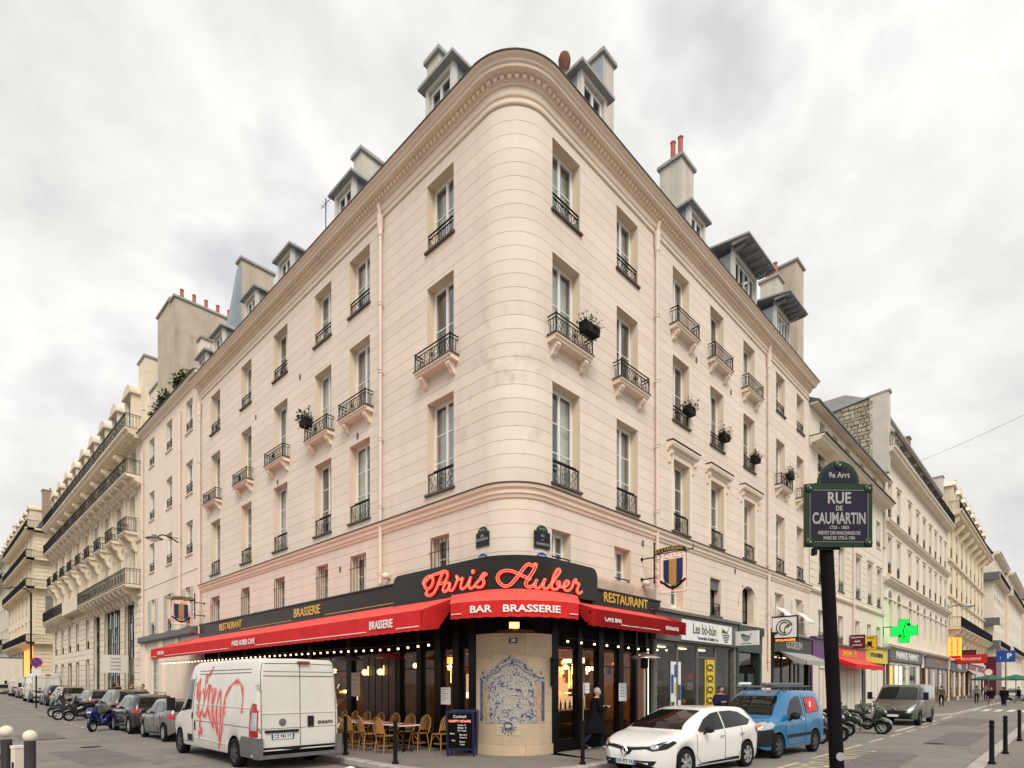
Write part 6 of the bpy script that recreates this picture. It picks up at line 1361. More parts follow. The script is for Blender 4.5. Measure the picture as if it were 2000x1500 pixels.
g.prism([(2.02, 3.8), (2.3, 4.1), (2.32, 4.09), (2.08, 3.8)], -.206, -.202); g.build('bowl_logo', M['plasd'], S1)
MB().prism([(1.62, 3.82), (2.2, 3.82), (1.95, 3.92), (1.66, 4.0)], -.206, -.202).build('bowl_logo', M['leaf'], S1)
r_ = random.Random(3)
for x0 in (-3.19, 2.95):      # chalked price list on the pilasters
    g = MB()
    for k in range(26): w_ = r_.uniform(.03, .08); g.box(x0+.11-w_, x0+.11+w_, -.086, -.081, .6+k*.1, .6+k*.1+r_.choice([.012, .03]))
    g.build('chalk_lines', M['plaquew'], S1)
yp = thing('window_poster', 'tall yellow poster with dark food pictures in the noodle shop window', 'poster', (-.02, 10.75, 1.95), PI/2); MB().box(-.42, .42, -.01, 0, -.95, .95).build('sheet', M['yellowp'], yp)
for k in range(4):
    g = MB(); g.tube([(.24*math.cos(q), -.015, .66-k*.42+.10*math.sin(q)) for q in [2*PI*j/10 for j in range(10)]], .028, 4, closed=True); g.box(-.3, .3, -.016, -.011, .50-k*.42, .53-k*.42); g.build('picture', M['khaki'], yp)
vp = thing('window_poster', 'white blue and green poster screen in the noodle shop window', 'poster', (-.02, 8.1, 1.85), PI/2); MB().box(-.36, .36, -.012, 0, -.9, .9).build('sheet', M['whiteplas'], vp)
for (a, b, c, d, m_) in ((-.12, .16, .35, .8, 'bluesign'), (-.34, -.16, -.2, .45, 'bluesign'), (-.1, .1, -.3, .15, 'yellowp'), (.12, .34, -.45, .1, 'bluesign'), (-.34, -.1, -.8, -.5, 'leaf')): MB().box(a, b, -.016, -.0125, c, d).build('print', M[m_], vp)
# green carriage door bay
gd = thing('carriage_door', 'dark green double door bay with cornice between the noodle shop and the stone pier', 'door', (0, 14.35, .12), PI/2)
MB().box(-1.35, 1.35, -.18, .05, 3.95, 4.3).build('cornice', M['greenpaint'], gd); MB().box(-1.32, 1.32, -.1, .05, 3.2, 3.948).build('fascia_board', M['greenpaint'], gd)
for x in (-1.32, 1.1): MB().box(x, x+.22, -.08, .1, 0, 3.198).build('pilaster', M['greenpaint'], gd)
for x in (-1.08, .02):
    MB().box(x, x+1.06, .12, .2, 0, 2.6).build('door_leaf', M['blackm'], gd)
    for z in (.3, 1.4): MB().box(x+.18, x+.88, .09, .119, z, z+.9).build('door_panel', M['greenpaint'], gd)
MB().box(-1.08, 1.08, .13, .15, 2.65, 3.19).build('pane', M['glass'], gd)
g = MB(); g.box(15.72, 16.85, -.0, .35, .0, 4.3); 
pr = thing('stone_pier', 'cream rendered pier beside the green door, carrying the drainpipe', 'pier', (0, 16.25, .12), PI/2); MB().box(-.56, .62, -.03, .3, 0, 4.2).build('shaft', M['creamlow'], pr); MB().box(-.6, .66, -.07, .3, .0, .5).build('plinth', M['pstone'], pr)
ss1 = thing('projecting_sign', 'small white bowl sign sticking out beside the green door', 'sign', (0, 12.74, 3.8), 0)
MB().box(.13, 1.07, -.06, .06, -.28, .29).build('panel', M['whiteplas'], ss1); g = MB(); g.tube([(0, 0, .2), (.13, 0, .2)], .02, 5); g.tube([(0, 0, -.2), (.13, 0, -.2)], .02, 5); g.build('arm', M['iron'], ss1)
g = MB()
for i in range(4): w_ = .20-.035*i; g.box(.6-w_, .6+w_, -.068, -.061, .04-.05*i, .062-.05*i)
g.prism([(.65, .06), (.82, .2), (.84, .19), (.68, .06)], -.068, -.061); g.build('bowl_logo', M['plasd'], ss1); MB().prism([(.4, .08), (.72, .08), (.5, .17), (.4, .19)], -.068, -.061).build('bowl_logo', M['leaf'], ss1); text('Les bo-bun', .09, M['leaf'], ss1, (.6, -.068, -.2), ext=.003)
shop(16.95, 22.2, 'dark bakery shop front lettered GOSSELIN under a grey awning', 3.45, 4.25, 'bronze', 'GOSSELIN', 'plaquew', .5, bays=4, door=2, frame='bronze', back='wineglow', tpos=0, tb=.015)
straight_awning('grey cloth awning over the bakery', 'R', 17.5, 22.0, 1.35, 3.5, 3.05, 2.85, [], m1='greyaw', m2='greyaw', root_z=3.4)
bs = thing('projecting_sign', 'white bakery sign with a wheat ear in a black circle', 'sign', (0, 17.04, 4.5), 0)
MB().box(.06, 1.12, -.07, .07, -.42, .5).build('panel', M['whiteplas'], bs); g = MB(); g.box(.03, 1.15, -.08, .08, .5, .56); g.box(.03, 1.15, -.08, .08, -.46, -.42); g.box(.03, .06, -.08, .08, -.42, .5); g.box(1.12, 1.15, -.08, .08, -.42, .5); g.tube([(0, 0, .3), (.06, 0, .3)], .03, 5); g.build('frame', M['black'], bs)
g = MB(); g.tube([(.59+.34*math.cos(q), -.078, .04+.34*math.sin(q)) for q in [.15+5.9*k/24 for k in range(25)]], .022, 4); g.tube([(.59+.2*math.cos(q), -.078, .04+.24*math.sin(q)) for q in [.9+4.2*k/12 for k in range(13)]], .024, 4); g.tube([(.59, -.078, -.28), (.62, -.078, .05), (.8, -.078, .22)], .018, 4)
for k in range(3): g.tube([(.64+.05*k, -.078, .02+.06*k), (.80+.05*k, -.078, .06+.06*k)], .014, 4)
g.build('wheat_logo', M['black'], bs)
sb = thing('projecting_sign', 'slim brown strip lettered BOULANGERIE below the white bakery sign', 'sign', (0, 17.04, 3.96), 0); MB().box(.06, 1.2, -.05, .05, -.07, .07).build('panel', M['bronze'], sb); text('BOULANGERIE', .13, M['neono'], sb, (.63, -.056, 0), ext=.003)
shop(22.45, 25.6, 'purple painted shop front next to the bakery', 3.3, 4.4, 'purple', bays=2, door=1, frame='purple', back='wineglow')
shop(25.7, 33.2, 'red signed snack shop front under red awnings', 3.4, 4.2, 'redsign', 'SANDWICHES', 'yellowp', .5, bays=4, door=2, frame='greyfas', back='wineglow')
straight_awning('small red awning behind the street sign pole', 'R', 25.9, 32.9, 1.3, 3.55, 3.1, 2.85, [], m1='redtop', m2='red', root_z=3.4)
shop(33.4, 39.2, 'dark shop front with a yellow name board', 3.45, 4.5, 'yellowp', 'BOTTEGA PARISIENNE', 'bronze', .42, bays=3, door=1, frame='greyfas', txs=.85)
shop(40.4, 53.5, 'pharmacy front with a grey board lettered PHARMACIE', 3.75, 4.72, 'plasg', 'PHARMACIE  PHARMACY', 'white', .8, bays=5, door=2, frame='plasg', lit='orangeglow', tb=.02)
for k, m_ in ((41.6, 'orangeglow'), (43.4, 'panelw'), (45.0, 'panelw')):
    t = thing('window_poster', 'lit %s poster in the pharmacy window' % ('orange' if k < 42 else 'first pale' if k < 44 else 'second pale'), 'poster', (-.02, k, 2.3), PI/2); MB().box(-.5, .5, -.02, 0, -1.1, 1.1).build('sheet', M[m_], t)
shop(55.3, 68.8, 'brown shop front with a long dull name board past the pharmacy', 3.6, 4.6, 'greyfas', 'LIBRAIRIE', 'rattan', .7, bays=5, door=3, frame='wood', back='wineglow')
shop(71, 84, 'grey shop front under the long bracketed balcony', 3.5, 4.6, 'plasg', 'OPTIQUE', 'white', .7, bays=5, door=2, frame='wood', back='wineglow')
shop(86, 104, 'dark shop front at the end of the tan block', 3.5, 4.6, 'maroonp', 'CAFE', 'white', .8, bays=5, door=2, frame='maroonp', back='wineglow')
# projecting signs along the right street
def psign(Y, x0, x1, z0, z1, label, m, txts, tm='white', th=.12, name='projecting_sign', vertical=False, wx=0, rod=True):
    t = thing(name, label, 'sign', (wx, Y, (z0+z1)/2), 0); h = (z1-z0)/2; MB().box(x0, x1, -th/2, th/2, -h, h).build('panel', M[m], t)
    MB().box(x0-.03, x1+.03, -th/2+.02, th/2-.02, -h-.03, h+.03).build('frame', M['black'], t)
    g = MB(); g.tube([(0, 0, h*.6), (x0, 0, h*.6)], .025, 5); g.build('arm', M['iron'], t)
    for (tx, sz, dx, dz_) in txts: text(tx, sz, M[tm], t, ((x0+x1)/2+dx, -th/2-.006, dz_), ext=.004, bold=.003)
    return t
psign(29.9, .08, .85, 4.2, 4.98, 'small maroon sign with white lettering behind the pole', 'maroonp', [('DEGUSTATION', .1, 0, .25), ('VINS', .16, 0, 0), ('FROMAGES', .1, 0, -.22)])
ys = psign(33.6, .04, .72, 4.25, 5.15, 'small black and yellow sign next to the maroon one', 'yellowp', [('TABAC', .14, 0, .33)], 'black')
g = MB(); g.ball((.3, -.07, -.05), .13, 8, (1, .2, 1.3)); g.tube([(.42, -.07, .15), (.42, -.07, -.25), (.55, -.07, -.3)], .03, 5); g.build('picture', M['black'], ys)
gc = thing('pharmacy_cross', 'lit green pharmacy cross high over the right street', 'sign', (0, 38.9, 5.78), 0)
P_ = [(-.45, 1), (.45, 1), (.45, .42), (1.1, .42), (1.1, -.42), (.45, -.42), (.45, -1), (-.45, -1), (-.45, -.42), (-1.1, -.42), (-1.1, .42), (-.45, .42)]
P_ = [(1.32+x*.72, z*.82) for x, z in P_]
MB().prism(P_, -.12, .12).build('lit_face', M['greenx'], gc)
g = MB(); g.tube([(x, -.13, z) for x, z in P_], .045, 4, closed=True); g.tube([(0, 0, .35), (.6, 0, .35)], .035, 6); g.tube([(0, 0, .3), (0, 0, -.3)], .05, 6); g.build('frame', M['black'], gc)
g = MB(); g.tube([(1.32, -.135, -.5), (1.3, -.135, .1), (1.42, -.135, .6)], .05, 5); g.tube([(1.0, -.135, -.35), (1.15, -.135, -.5), (1.45, -.135, -.35)], .05, 5); g.tube([(1.05, -.135, -.3), (1.2, -.135, .0), (1.32, -.135, .05)], .03, 5); g.ball((1.58, -.135, .45), .13, 8, (1, .2, 1)); g.ball((1.1, -.135, -.32), .12, 8, (1, .2, .7)); g.build('bowl_and_snake', mat('dark_green_led', (.005, .09, .01), .5), gc)
# chequered hotel sign, red sign and others in the distance
hs = psign(69.2, .09, 1.25, 4.8, 7.1, 'tall orange lit sign with vertical dark lettering', 'orangeglow', [], 'bronze')
for i, ch in enumerate('LIBRAIRIE'): text(ch, .26, M['bronze'], hs, (.42, -.07, .95-.235*i), ext=.004, bold=.006)
for i, ch in enumerate('PAPETERIE'): text(ch, .26, M['bronze'], hs, (.92, -.07, .95-.235*i), ext=.004, bold=.006)
g = MB(); g.tube([(.09, -.07, -1.15), (.09, -.07, 1.15), (1.25, -.07, 1.15), (1.25, -.07, -1.15)], .03, 4, closed=True); g.build('neon_tube', M['neono'], hs); MB().box(.1, 1.24, -.08, -.062, -1.14, -.85).build('red_strip', M['redsign'], hs)
psign(74.5, .1, 3.0, 4.4, 5.4, 'red oblong sign past the orange lit sign', 'redsign', [('BRASSERIE', .4, 0, 0)]); psign(80, .1, 1.5, 4.8, 6.2, 'dark maroon square sign beyond the red oblong one', 'maroonp', [])
bp = thing('parking_sign', 'blue parking sign with a white P over the far right street', 'sign', (5.4, 62, 0), 0); MB().tube([(0, 0, 0), (0, 0, 5.2)], .05, 8).build('pole', M['plasg'], bp); MB().box(-.7, .7, -.05, -.0, 4.1, 5.2).build('panel', M['bluesign'], bp); text('P', .7, M['white'], bp, (.25, -.06, 4.65), ext=.005, bold=.02); text('i', .4, M['white'], bp, (-.4, -.06, 4.5), ext=.005)
ne = thing('no_entry_sign', 'round red and white road sign on a pole by the far pavement', 'sign', (3.8, 66, 0), 0); MB().tube([(0, 0, 0), (0, 0, 3.4)], .05, 8).build('pole', M['plasg'], ne); MB().lathe([(0, -.07), (.42, -.07), (.42, -.03), (0, -.03)], 20, (0, 0, 3.2), 'y').build('rim', M['redsign'], ne); MB().lathe([(0, -.085), (.31, -.085), (.31, -.072), (0, -.072)], 20, (0, 0, 3.2), 'y').build('disc', M['white'], ne)
straight_awning('distant orange and white awning under the bracketed balcony', 'R', 84, 90, 2.2, 3.9, 3.2, 2.9, [], m1='redtop', m2='whiteplas', root_z=3.5)
for x, y, lb in ((3.6, 70, 'left of the two green parasols in the distance'), (5.6, 72, 'right of the two green parasols in the distance')):
    t = thing('parasol', lb, 'parasol', (x, y, .1), 0); MB().tube([(0, 0, 0), (0, 0, 2.7)], .04, 6).build('pole', M['plasg'], t); MB().lathe([(0, 2.95), (1.6, 2.45), (1.6, 2.3), (1.58, 2.3), (0, 2.8)], 8).build('canopy', M['slategrey'], t)
# wall mounted street lamps
def walllamp(label, p, rz, L_=1.6, k=1.0):
    t = thing('street_lamp', label, 'street lamp', p, rz); g = MB(); g.box(-.06, .06, -.05, 0, -.3, .3); g.tube(crom([(0, -.03, -.15), (0, -.5*L_, .12), (0, -.8*L_, .18), (0, -L_, .02)], 5), .035, 6); g.tube([(0, -.03, .12), (0, -.5*L_, .12)], .02, 5); g.build('bracket', M['iron'], t)
    MB().lathe([(0, .14), (.10, .12), (.16, .02), (.30*k, -.06), (.34*k, -.10), (.28*k, -.12), (0, -.12)], 14, (0, -L_-.15, 0)).build('hood', M['plasg'], t, 40); MB().ball((0, -L_-.15, -.12), .22*k, 10, (1, 1, .55)).build('bowl', M['whiteplas'], t, 60)
    return t
walllamp('wall bracket street lamp on the pinkish annex', (-26.2, -.0, 10.05), 0, 1.15, 1.3); walllamp('wall bracket street lamp above the long balcony far along the right street', (0, 69.6, 10.6), PI/2, 1.6, 2.0)
# lamp post and parking sign further up the left street
lp = thing('lamp_post', 'tall slim black lamp post on the left pavement', 'lamp post', (-52, -3.75, gz(-52)), 0); g = MB(); g.tube([(0, 0, 0), (0, 0, 1), (0, 0, 1.01), (0, 0, 9.0)], [.14, .12, .08, .06], 8); g.tube(crom([(0, 0, 8.9), (0, -.4, 9.3), (0, -1.3, 9.35)], 5), .04, 6); g.build('post', M['iron'], lp); MB().lathe([(0, .1), (.2, .05), (.36, -.1), (0, -.12)], 12, (0, -1.5, 9.3)).build('hood', M['plasg'], lp)
npk = thing('no_parking_sign', 'round blue and red no parking sign with white plate under it', 'sign', (-40.2, -4.75, gz(-40)), PI/2); MB().tube([(0, 0, 0), (0, 0, 3.4)], .045, 8).build('pole', M['iron'], npk); MB().lathe([(0, -.06), (.33, -.06), (.33, -.04), (0, -.04)], 20, (0, 0, 3.1), 'y').build('rim', M['redsign'], npk); MB().lathe([(0, -.075), (.25, -.075), (.25, -.062), (0, -.062)], 20, (0, 0, 3.1), 'y').build('disc', M['bluesign'], npk); MB(Matrix.Translation((0, 0, 3.1)) @ Matrix.Rotation(PI/4, 4, 'Y')).box(-.27, .27, -.085, -.076, -.03, .03).build('bar', M['redsign'], npk); MB().box(-.25, .25, -.06, -.04, 2.2, 2.68).build('plate', M['white'], npk)
# ---------------------------------------------------------------- foreground: street name sign on a post, bollards
sp = thing('street_name_sign', 'dark green and blue RUE DE CAUMARTIN plate on a thick leaning post in the foreground', 'street sign', (8.60, -5.27, .12), PI/4, tilt=(0, 0))
sp.rotation_euler = Matrix.Rotation(PI/4, 3, 'Z').to_euler()
g = MB(); g.tube([(.09, .072, 0), (-.055, .072, 3.0)], [.056, .051], 20); g.lathe([(.07, 0), (.07, .3), (.057, .36)], 20, (.085, .072, 0)); g.build('post', mat('brown_black_post', (.008, .005, .006), .7, var=.2, vs=3, spec=.08), sp, 40)
g = MB(); g.lathe([(0, .087), (.028, .087), (.028, .0), (0, .0)], 10, (.035, -.085+.0, .75), 'y'); 
MB(Matrix.Translation((.03, .018, 1.25))).lathe([(0, -.004), (.035, -.004), (.035, 0), (0, 0)], 12, (0, 0, 0), 'y').build('sticker', M['plaquew'], sp)
bz = 2.93; w, h = .272, .50
g = MB(); g.prism([(-w, bz), (w, bz), (w, bz+h-.03), (w-.0, bz+h), (.165, bz+h+.005)]+[(.165*math.cos(q)+0*q, bz+h+.012+.175*math.sin(q)) for q in [.0+PI*k/14 for k in range(15)]]+[(-w, bz+h)], -.012, .012); g.build('border', M['plaqueg'], sp)
g = MB(); g.prism([(-w+.035, bz+.035), (w-.035, bz+.035), (w-.035, bz+h-.045), (-w+.035, bz+h-.045)], -.0155, -.0122); g.prism([(-.135, bz+h+.012), (.135, bz+h+.012)]+[(.135*math.cos(q), bz+h+.022+.125*math.sin(q)) for q in [PI*k/12 for k in range(13)]], -.0155, -.0122); g.build('enamel', M['plaqueb'], sp)
g = MB()
def outl(x0, x1, z0, z1): 
    for a, b, c, d in ((x0, x1, z0, z0+.003), (x0, x1, z1-.003, z1), (x0, x0+.003, z0, z1), (x1-.003, x1, z0, z1)): g.box(a, b, -.0172, -.0156, c, d)
outl(-w+.037, w-.037, bz+.037, bz+h-.047); g.build('white_line', M['plaquew'], sp)
for x in (-w+.035, w-.035):
    for z in (bz+.035, bz+h-.035): 
        MB().lathe([(.032, -.013), (.032, -.022), (.024, -.026), (0, -.026)], 14, (x, 0, z), 'y').build('boss', M['plaqueg'], sp, 40); MB().lathe([(.007, -.026), (.006, -.032), (0, -.033)], 10, (x, 0, z), 'y').build('bolt', M['chrome'], sp, 40)
MB().lathe([(.034, -.013), (.034, -.022), (.024, -.026), (0, -.026)], 14, (0, 0, bz+h+.15), 'y').build('boss', M['plaqueg'], sp, 40); MB().lathe([(.007, -.026), (.006, -.032), (0, -.033)], 10, (0, 0, bz+h+.15), 'y').build('bolt', M['chrome'], sp, 40)
for tx, sz, z, b_, s_ in (('RUE', .125, .385, .003, .85), ('DE', .052, .305, .0015, .85), ('CAUMARTIN', .125, .222, .003, .60), ('1725 - 1803', .037, .152, .0008, .9), ('PRÉVÔT DES MARCHANDS DE', .038, .108, .001, .66), ('PARIS DE 1778 À 1784', .038, .068, .001, .70)): text(tx, sz, M['plaquew'], sp, (0, -.0175, bz+z), ext=.0012, bold=b_, sx=s_, res=4)
text('9e Arrt', .062, M['plaquew'], sp, (0, -.0175, bz+h+.07), ext=.0012, bold=.0015, sx=.9)
g = MB(); g.box(-.19, -.17, -.01, .05, bz-.06, bz); g.box(-.19, .02, .0, .01, bz-.02, bz); g.build('bracket', M['iron'], sp)
def bollard_mesh():
    g = MB(); g.lathe([(.075, 0), (.075, .05), (.05, .07), (.045, .85), (.055, .86), (.055, .885), (.042, .90), (.042, .93), (.055, .95), (.05, .99), (.03, 1.01), (0, 1.012)], 14); return g.mesh('bollard', M['iron'], 40)
bmx = bollard_mesh(); n_b = 0
BOL = [(-1.25, -2.72, 'brown iron bollard standing before the terrace, right of the white van'), (-3.64, -2.62, 'iron bollard half hidden behind the white van corner'), (1.89, .23, 'iron bollard beside the walking person and the white hatchback'),
       (8.62, 6.82, 'nearest of the three bollards on the far right pavement'), (8.68, 9.63, 'middle of the three bollards on the far right pavement'), (8.72, 14.5, 'furthest of the three bollards at the right edge'),
       ]
for x, y, lb in BOL: tag(link('bollard', bmx, None, (x, y, .12)), lb, 'bollard', 'brown iron bollards on the kerbs')
wb = MB(); wb.lathe([(.085, 0), (.085, .1), (.07, .12), (.068, 1.02)], 16); wbm = wb.mesh('post', mat('bollard_brown', (.035, .028, .028), .5, var=.1), 40); wt = MB().ball((0, 0, 1.10), .088, 14).mesh('white_ball', M['offwhite'], 60)
for x, y, lb in ((-1.25, -10.0, 'left white topped bollard at the lower left corner'), (-.13, -9.05, 'right white topped bollard at the lower left corner')): 
    pass
tag(MB().tube(crom([(0, 47.4, 20.2), (7, 41.5, 19.9), (16, 34, 20.4)], 8), .012, 4).build('overhead_cable', M['plasg']), 'thin overhead cable crossing the sky at the right', 'cable')
for x, y, h, lb in ((-1.31, -9.48, 1.08, 'left of the two tall white topped posts in the lower left corner'), (-.75, -9.27, 1.03, 'right of the two tall white topped posts in the lower left corner'), (-1.62, -9.62, 1.08, 'brown post cut by the left edge of the photo')):
    t = thing('bollard', lb, 'bollard', (x, y, .12), 0, 'white topped brown posts in the corner', tilt=(.0, -.03)); link('post', wbm, t); o = link('white_ball', wt, t); o.location = (0, 0, h-1.04)
t = thing('bollard', 'short white square post between the two white topped posts', 'bollard', (-1.13, -9.37, .12), .3); MB().box(-.06, .06, -.06, .06, 0, .90).build('post', M['offwhite'], t); MB().box(-.067, .067, -.067, .067, .901, .94).build('cap', M['whiteplas'], t); MB().box(-.03, .03, -.064, -.0605, .4, .7).build('sticker', M['plasd'], t)
# ================================================================== VEHICLES
def interp(p, x):
    if x <= p[0][0]: return p[0][1]
    for (a, b), (c, d) in zip(p, p[1:]):
        if x <= c: return b+(d-b)*(x-a)/(c-a) if c > a else d
    return p[-1][1]
def smoothpts(p, k=5):
    q = crom(p, k); o = [q[0]]
    for a in q[1:]:
        if a[0] > o[-1][0]+1e-4: o.append(a)
    return o
class Car:
    """x forward, y left, z up, origin on the ground between the axles. top/plan: outline points (x, value)"""
    def __init__(c, root, top, plan, belt, wr, wheels, lo=.22, ra=.36, body='carwhite', roofw=.76, tum=.965, loends=(0, 0)):
        c.root = root; top = smoothpts(top); plan = smoothpts(plan); c.top = top; x0, x1 = top[0][0], top[-1][0]
        xs = set(x0+(x1-x0)*i/46 for i in range(47)) | {p[0] for p in top} | {p[0] for p in plan if x0 <= p[0] <= x1}
        for w in wheels:
            for i in range(-9, 10): xs.add(w+ra*math.sin(i/9*PI/2))
            xs.add(w-ra-.004); xs.add(w+ra+.004)
        xs = sorted(x for x in xs if x0 <= x <= x1); q = [xs[0]]
        for x in xs[1:]:
            if x-q[-1] > .003: q.append(x)
        xs = q; V = []; n = 0; c.wr = wr
        for x in xs:
            T = interp(top, x); B = interp(belt, x) if isinstance(belt, list) else belt; W = interp(plan, x)
            l = lo; e = min(x-x0, x1-x)
            if e < .35: l = lo+.16*(1-e/.35)**1.5
            la = l
            for w in wheels:
                if abs(x-w) < ra: la = max(la, wr+math.sqrt(ra*ra-(x-w)**2)*.98)
            T = max(T, la+.06); bb = min(B, T-.05); g = min(1, max(0, (T-bb-.05)/.30)); g = g*g*(3-2*g)
            bw = W*tum; tw = W*(roofw*g+.90*(1-g)); h = T-bb; rd = .05+.05*g
            m = (la+bb)/2
            ring = [(0, la), (W*.55, la), (W*.955, la), (W*.975, la+min(.04, (bb-la)*.2)), (W*.992, la+(bb-la)*.35), (W, la+(bb-la)*.62), (W*.99, la+(bb-la)*.85), (bw, bb)]
            ring += [(bw+(tw-bw)*.30+.008*g, bb+(h-rd)*.30), (bw+(tw-bw)*.65+.010*g, bb+(h-rd)*.65), (tw, bb+(h-rd))]
            ring += [(tw-.018-.01*g, T-rd*.45), (tw-.07, T-rd*.13), (tw*.6, T-.008*g-.004), (0, T)]
            n = len(ring); V.append([(x, y, z) for y, z in ring]+[(x, -y, z) for y, z in ring[1:-1][::-1]])
        R_ = len(V[0]); g_ = MB(); fl = []
        for i in range(len(V)-1):
            for k in range(R_):
                fl.append((i*R_+k, i*R_+(k+1) % R_, (i+1)*R_+(k+1) % R_, (i+1)*R_+k))
        g_.add([p for r in V for p in r], fl+[tuple(range(R_)), tuple(range((len(V)-1)*R_, len(V)*R_))[::-1]])
        for j, f in enumerate(fl):
            k = j % R_
            if k < 2 or k >= R_-2: g_.mi[j] = 1
        c.body = g_.build('body', [M[body], M['plasd']], root, 38)
        bm = bmesh.new(); bm.from_mesh(c.body.data); c.bvh = BVHTree.FromBMesh(bm); bm.free()
        c.x0, c.x1 = x0, x1
    DIR = {'left': (0, 5, -1), 'right': (0, -5, 1), 'front': (1, 6, -1), 'rear': (1, -6, 1), 'top': (2, 5, -1)}
    def patch(c, poly, face, m, name, off=.006, parent=None, step=.07, smooth_=0, flat=None, label=None):
        """thin panel that follows the body: poly is (x,z) for sides, (y,z) for ends, (x,y) for the top"""
        if smooth_: poly = crom(poly, smooth_, True)
        bm = bmesh.new(); vs = [bm.verts.new((p[0], p[1], 0)) for p in poly]
        try: bm.faces.new(vs)
        except ValueError: return None
        bmesh.ops.triangulate(bm, faces=bm.faces[:])
        for ax in (0, 1):
            lo_ = min(p[ax] for p in poly); hi = max(p[ax] for p in poly); k = lo_+step
            while k < hi:
                no = (1, 0, 0) if ax == 0 else (0, 1, 0); bmesh.ops.bisect_plane(bm, geom=bm.verts[:]+bm.edges[:]+bm.faces[:], plane_co=(k, k, 0), plane_no=no); k += step
        bm.verts.index_update(); out_ = []
        for v in bm.verts:
            a, b = v.co.x, v.co.y
            if face in ('left', 'right'): o, d = Vector((a, 5 if face == 'left' else -5, b)), Vector((0, -1 if face == 'left' else 1, 0))
            elif face in ('front', 'rear'): o, d = Vector((8 if face == 'front' else -8, a, b)), Vector((-1 if face == 'front' else 1, 0, 0))
            else: o, d = Vector((a, b, 6)), Vector((0, 0, -1))
            hit, no, idx, dist = c.bvh.ray_cast(o, d)
            if hit is None:
                hit, no, idx, dist = c.bvh.find_nearest(Vector((a, (.9 if face == 'left' else -.9), b)) if face in ('left', 'right') else Vector((c.x1 if face == 'front' else c.x0, a, b)) if face in ('front', 'rear') else Vector((a, b, 1.5)))
            if flat is not None:
                hit = Vector(hit)
                if face in ('front', 'rear'): hit.x = flat
            out_.append(hit-d*off)
        g = MB(); g.add(out_, [tuple(v.index for v in f.verts) for f in bm.faces]); bm.free()
        return g.build(name, M[m], parent or c.root, 50, label=label)
    def line(c, pts, face, m='plasd', w=.006, name='panel_gap', off=.002, parent=None):
        out_ = []; q = []
        for (a, b), (e, f) in zip(pts, pts[1:]):
            n = max(1, int(math.hypot(e-a, f-b)/.06)); q += [(a+(e-a)*i/n, b+(f-b)*i/n) for i in range(n)]
        q.append(pts[-1])
        for a, b in q:
            if face in ('left', 'right'): o, d = Vector((a, 5 if face == 'left' else -5, b)), Vector((0, -1 if face == 'left' else 1, 0))
            elif face in ('front', 'rear'): o, d = Vector((8 if face == 'front' else -8, a, b)), Vector((-1 if face == 'front' else 1, 0, 0))
            else: o, d = Vector((a, b, 6)), Vector((0, 0, -1))
            hit = c.bvh.ray_cast(o, d)[0]
            if hit is not None: out_.append(hit-d*off)
        if len(out_) > 1: g = MB(); g.tube(out_, w, 4); return g.build(name, M[m], parent or c.root)
def wheel(root, x, y, r, w=.2, rim='rim', n=5, side=1, steel=False):
    t = sub('wheel', root, (x, y, r), rz=0 if side < 0 else PI)     # local -y faces outwards
    tm = cached(('ty', r, w), lambda: MB().lathe([(r*.64, -w*.36), (r*.70, -w*.50), (r*.86, -w*.52), (r*.97, -w*.42), (r, -w*.3), (r, w*.3), (r*.97, w*.42), (r*.86, w*.5), (r*.64, w*.4)], 28, (0, 0, 0), 'y').mesh('tyre', M['tyre'], 40)); link('tyre', tm, t)
    def rm():
        g = MB(); g.lathe([(r*.66, -w*.42), (r*.61, -w*.40), (r*.58, -w*.2), (r*.56, w*.2), (0, w*.22)], 24, (0, 0, 0), 'y')
        for k in range(n):
            a = 2*PI*k/n; ca, sa = math.cos(a), math.sin(a); wd = r*(.13 if n < 7 else .08)
            p = [(-wd*.7, r*.08), (wd*.7, r*.08), (wd, r*.60), (-wd, r*.60)]; q = [(x_*ca-z_*sa, x_*sa+z_*ca) for x_, z_ in p]
            g.prism(q, -w*.42, -w*.30, 'y')
        g.lathe([(0, -w*.46), (r*.13, -w*.45), (r*.17, -w*.38), (r*.17, -w*.2)], 14, (0, 0, 0), 'y'); return g.mesh('rim', M[rim], 30)
    link('rim', cached(('rm', r, w, rim, n), rm), t)
    link('brake_disc', cached(('bd', r), lambda: MB().lathe([(0, -w*.1), (r*.5, -w*.1)], 16, (0, 0, 0), 'y').mesh('brake_disc', M['plasd'])), t); return t
def numplate(root, x, z, txt, front=True, w=.52, y=0):
    s = 1 if front else -1; t = sub('number_plate', root, (x, y, z), rz=PI/2 if front else -PI/2)   # local -y outwards
    MB().box(-w/2, w/2, -.008, 0, -.055, .055).build('plate', M['whiteplas'], t)
    for sx in (-1, 1): MB().box(*(sorted((sx*w/2, sx*(w/2-.04)))), -.0095, -.0081, -.054, .054).build('blue_band', M['bluesign'], t)
    if txt: text(txt, .105, M['black'], t, (0, -.0095, 0), ext=.001, bold=.003, sx=.82)
def mirror(root, x, y, z, m, s, k=1.0):
    t = sub('door_mirror', root, (x, y, z)); g = MB(); g.ball((0, s*.12*k, .04*k), .11*k, 10, (.65, 1.0, .75)); g.build('housing', M[m], t, 60); g = MB(); g.tube([(0, -s*.02, -.06*k), (0, s*.08*k, 0)], .025*k, 5); g.box(-.075*k, -.06*k, s*.12*k-.07*k, s*.12*k+.07*k, -.02*k, .10*k); g.build('stalk', M['plasd'], t)
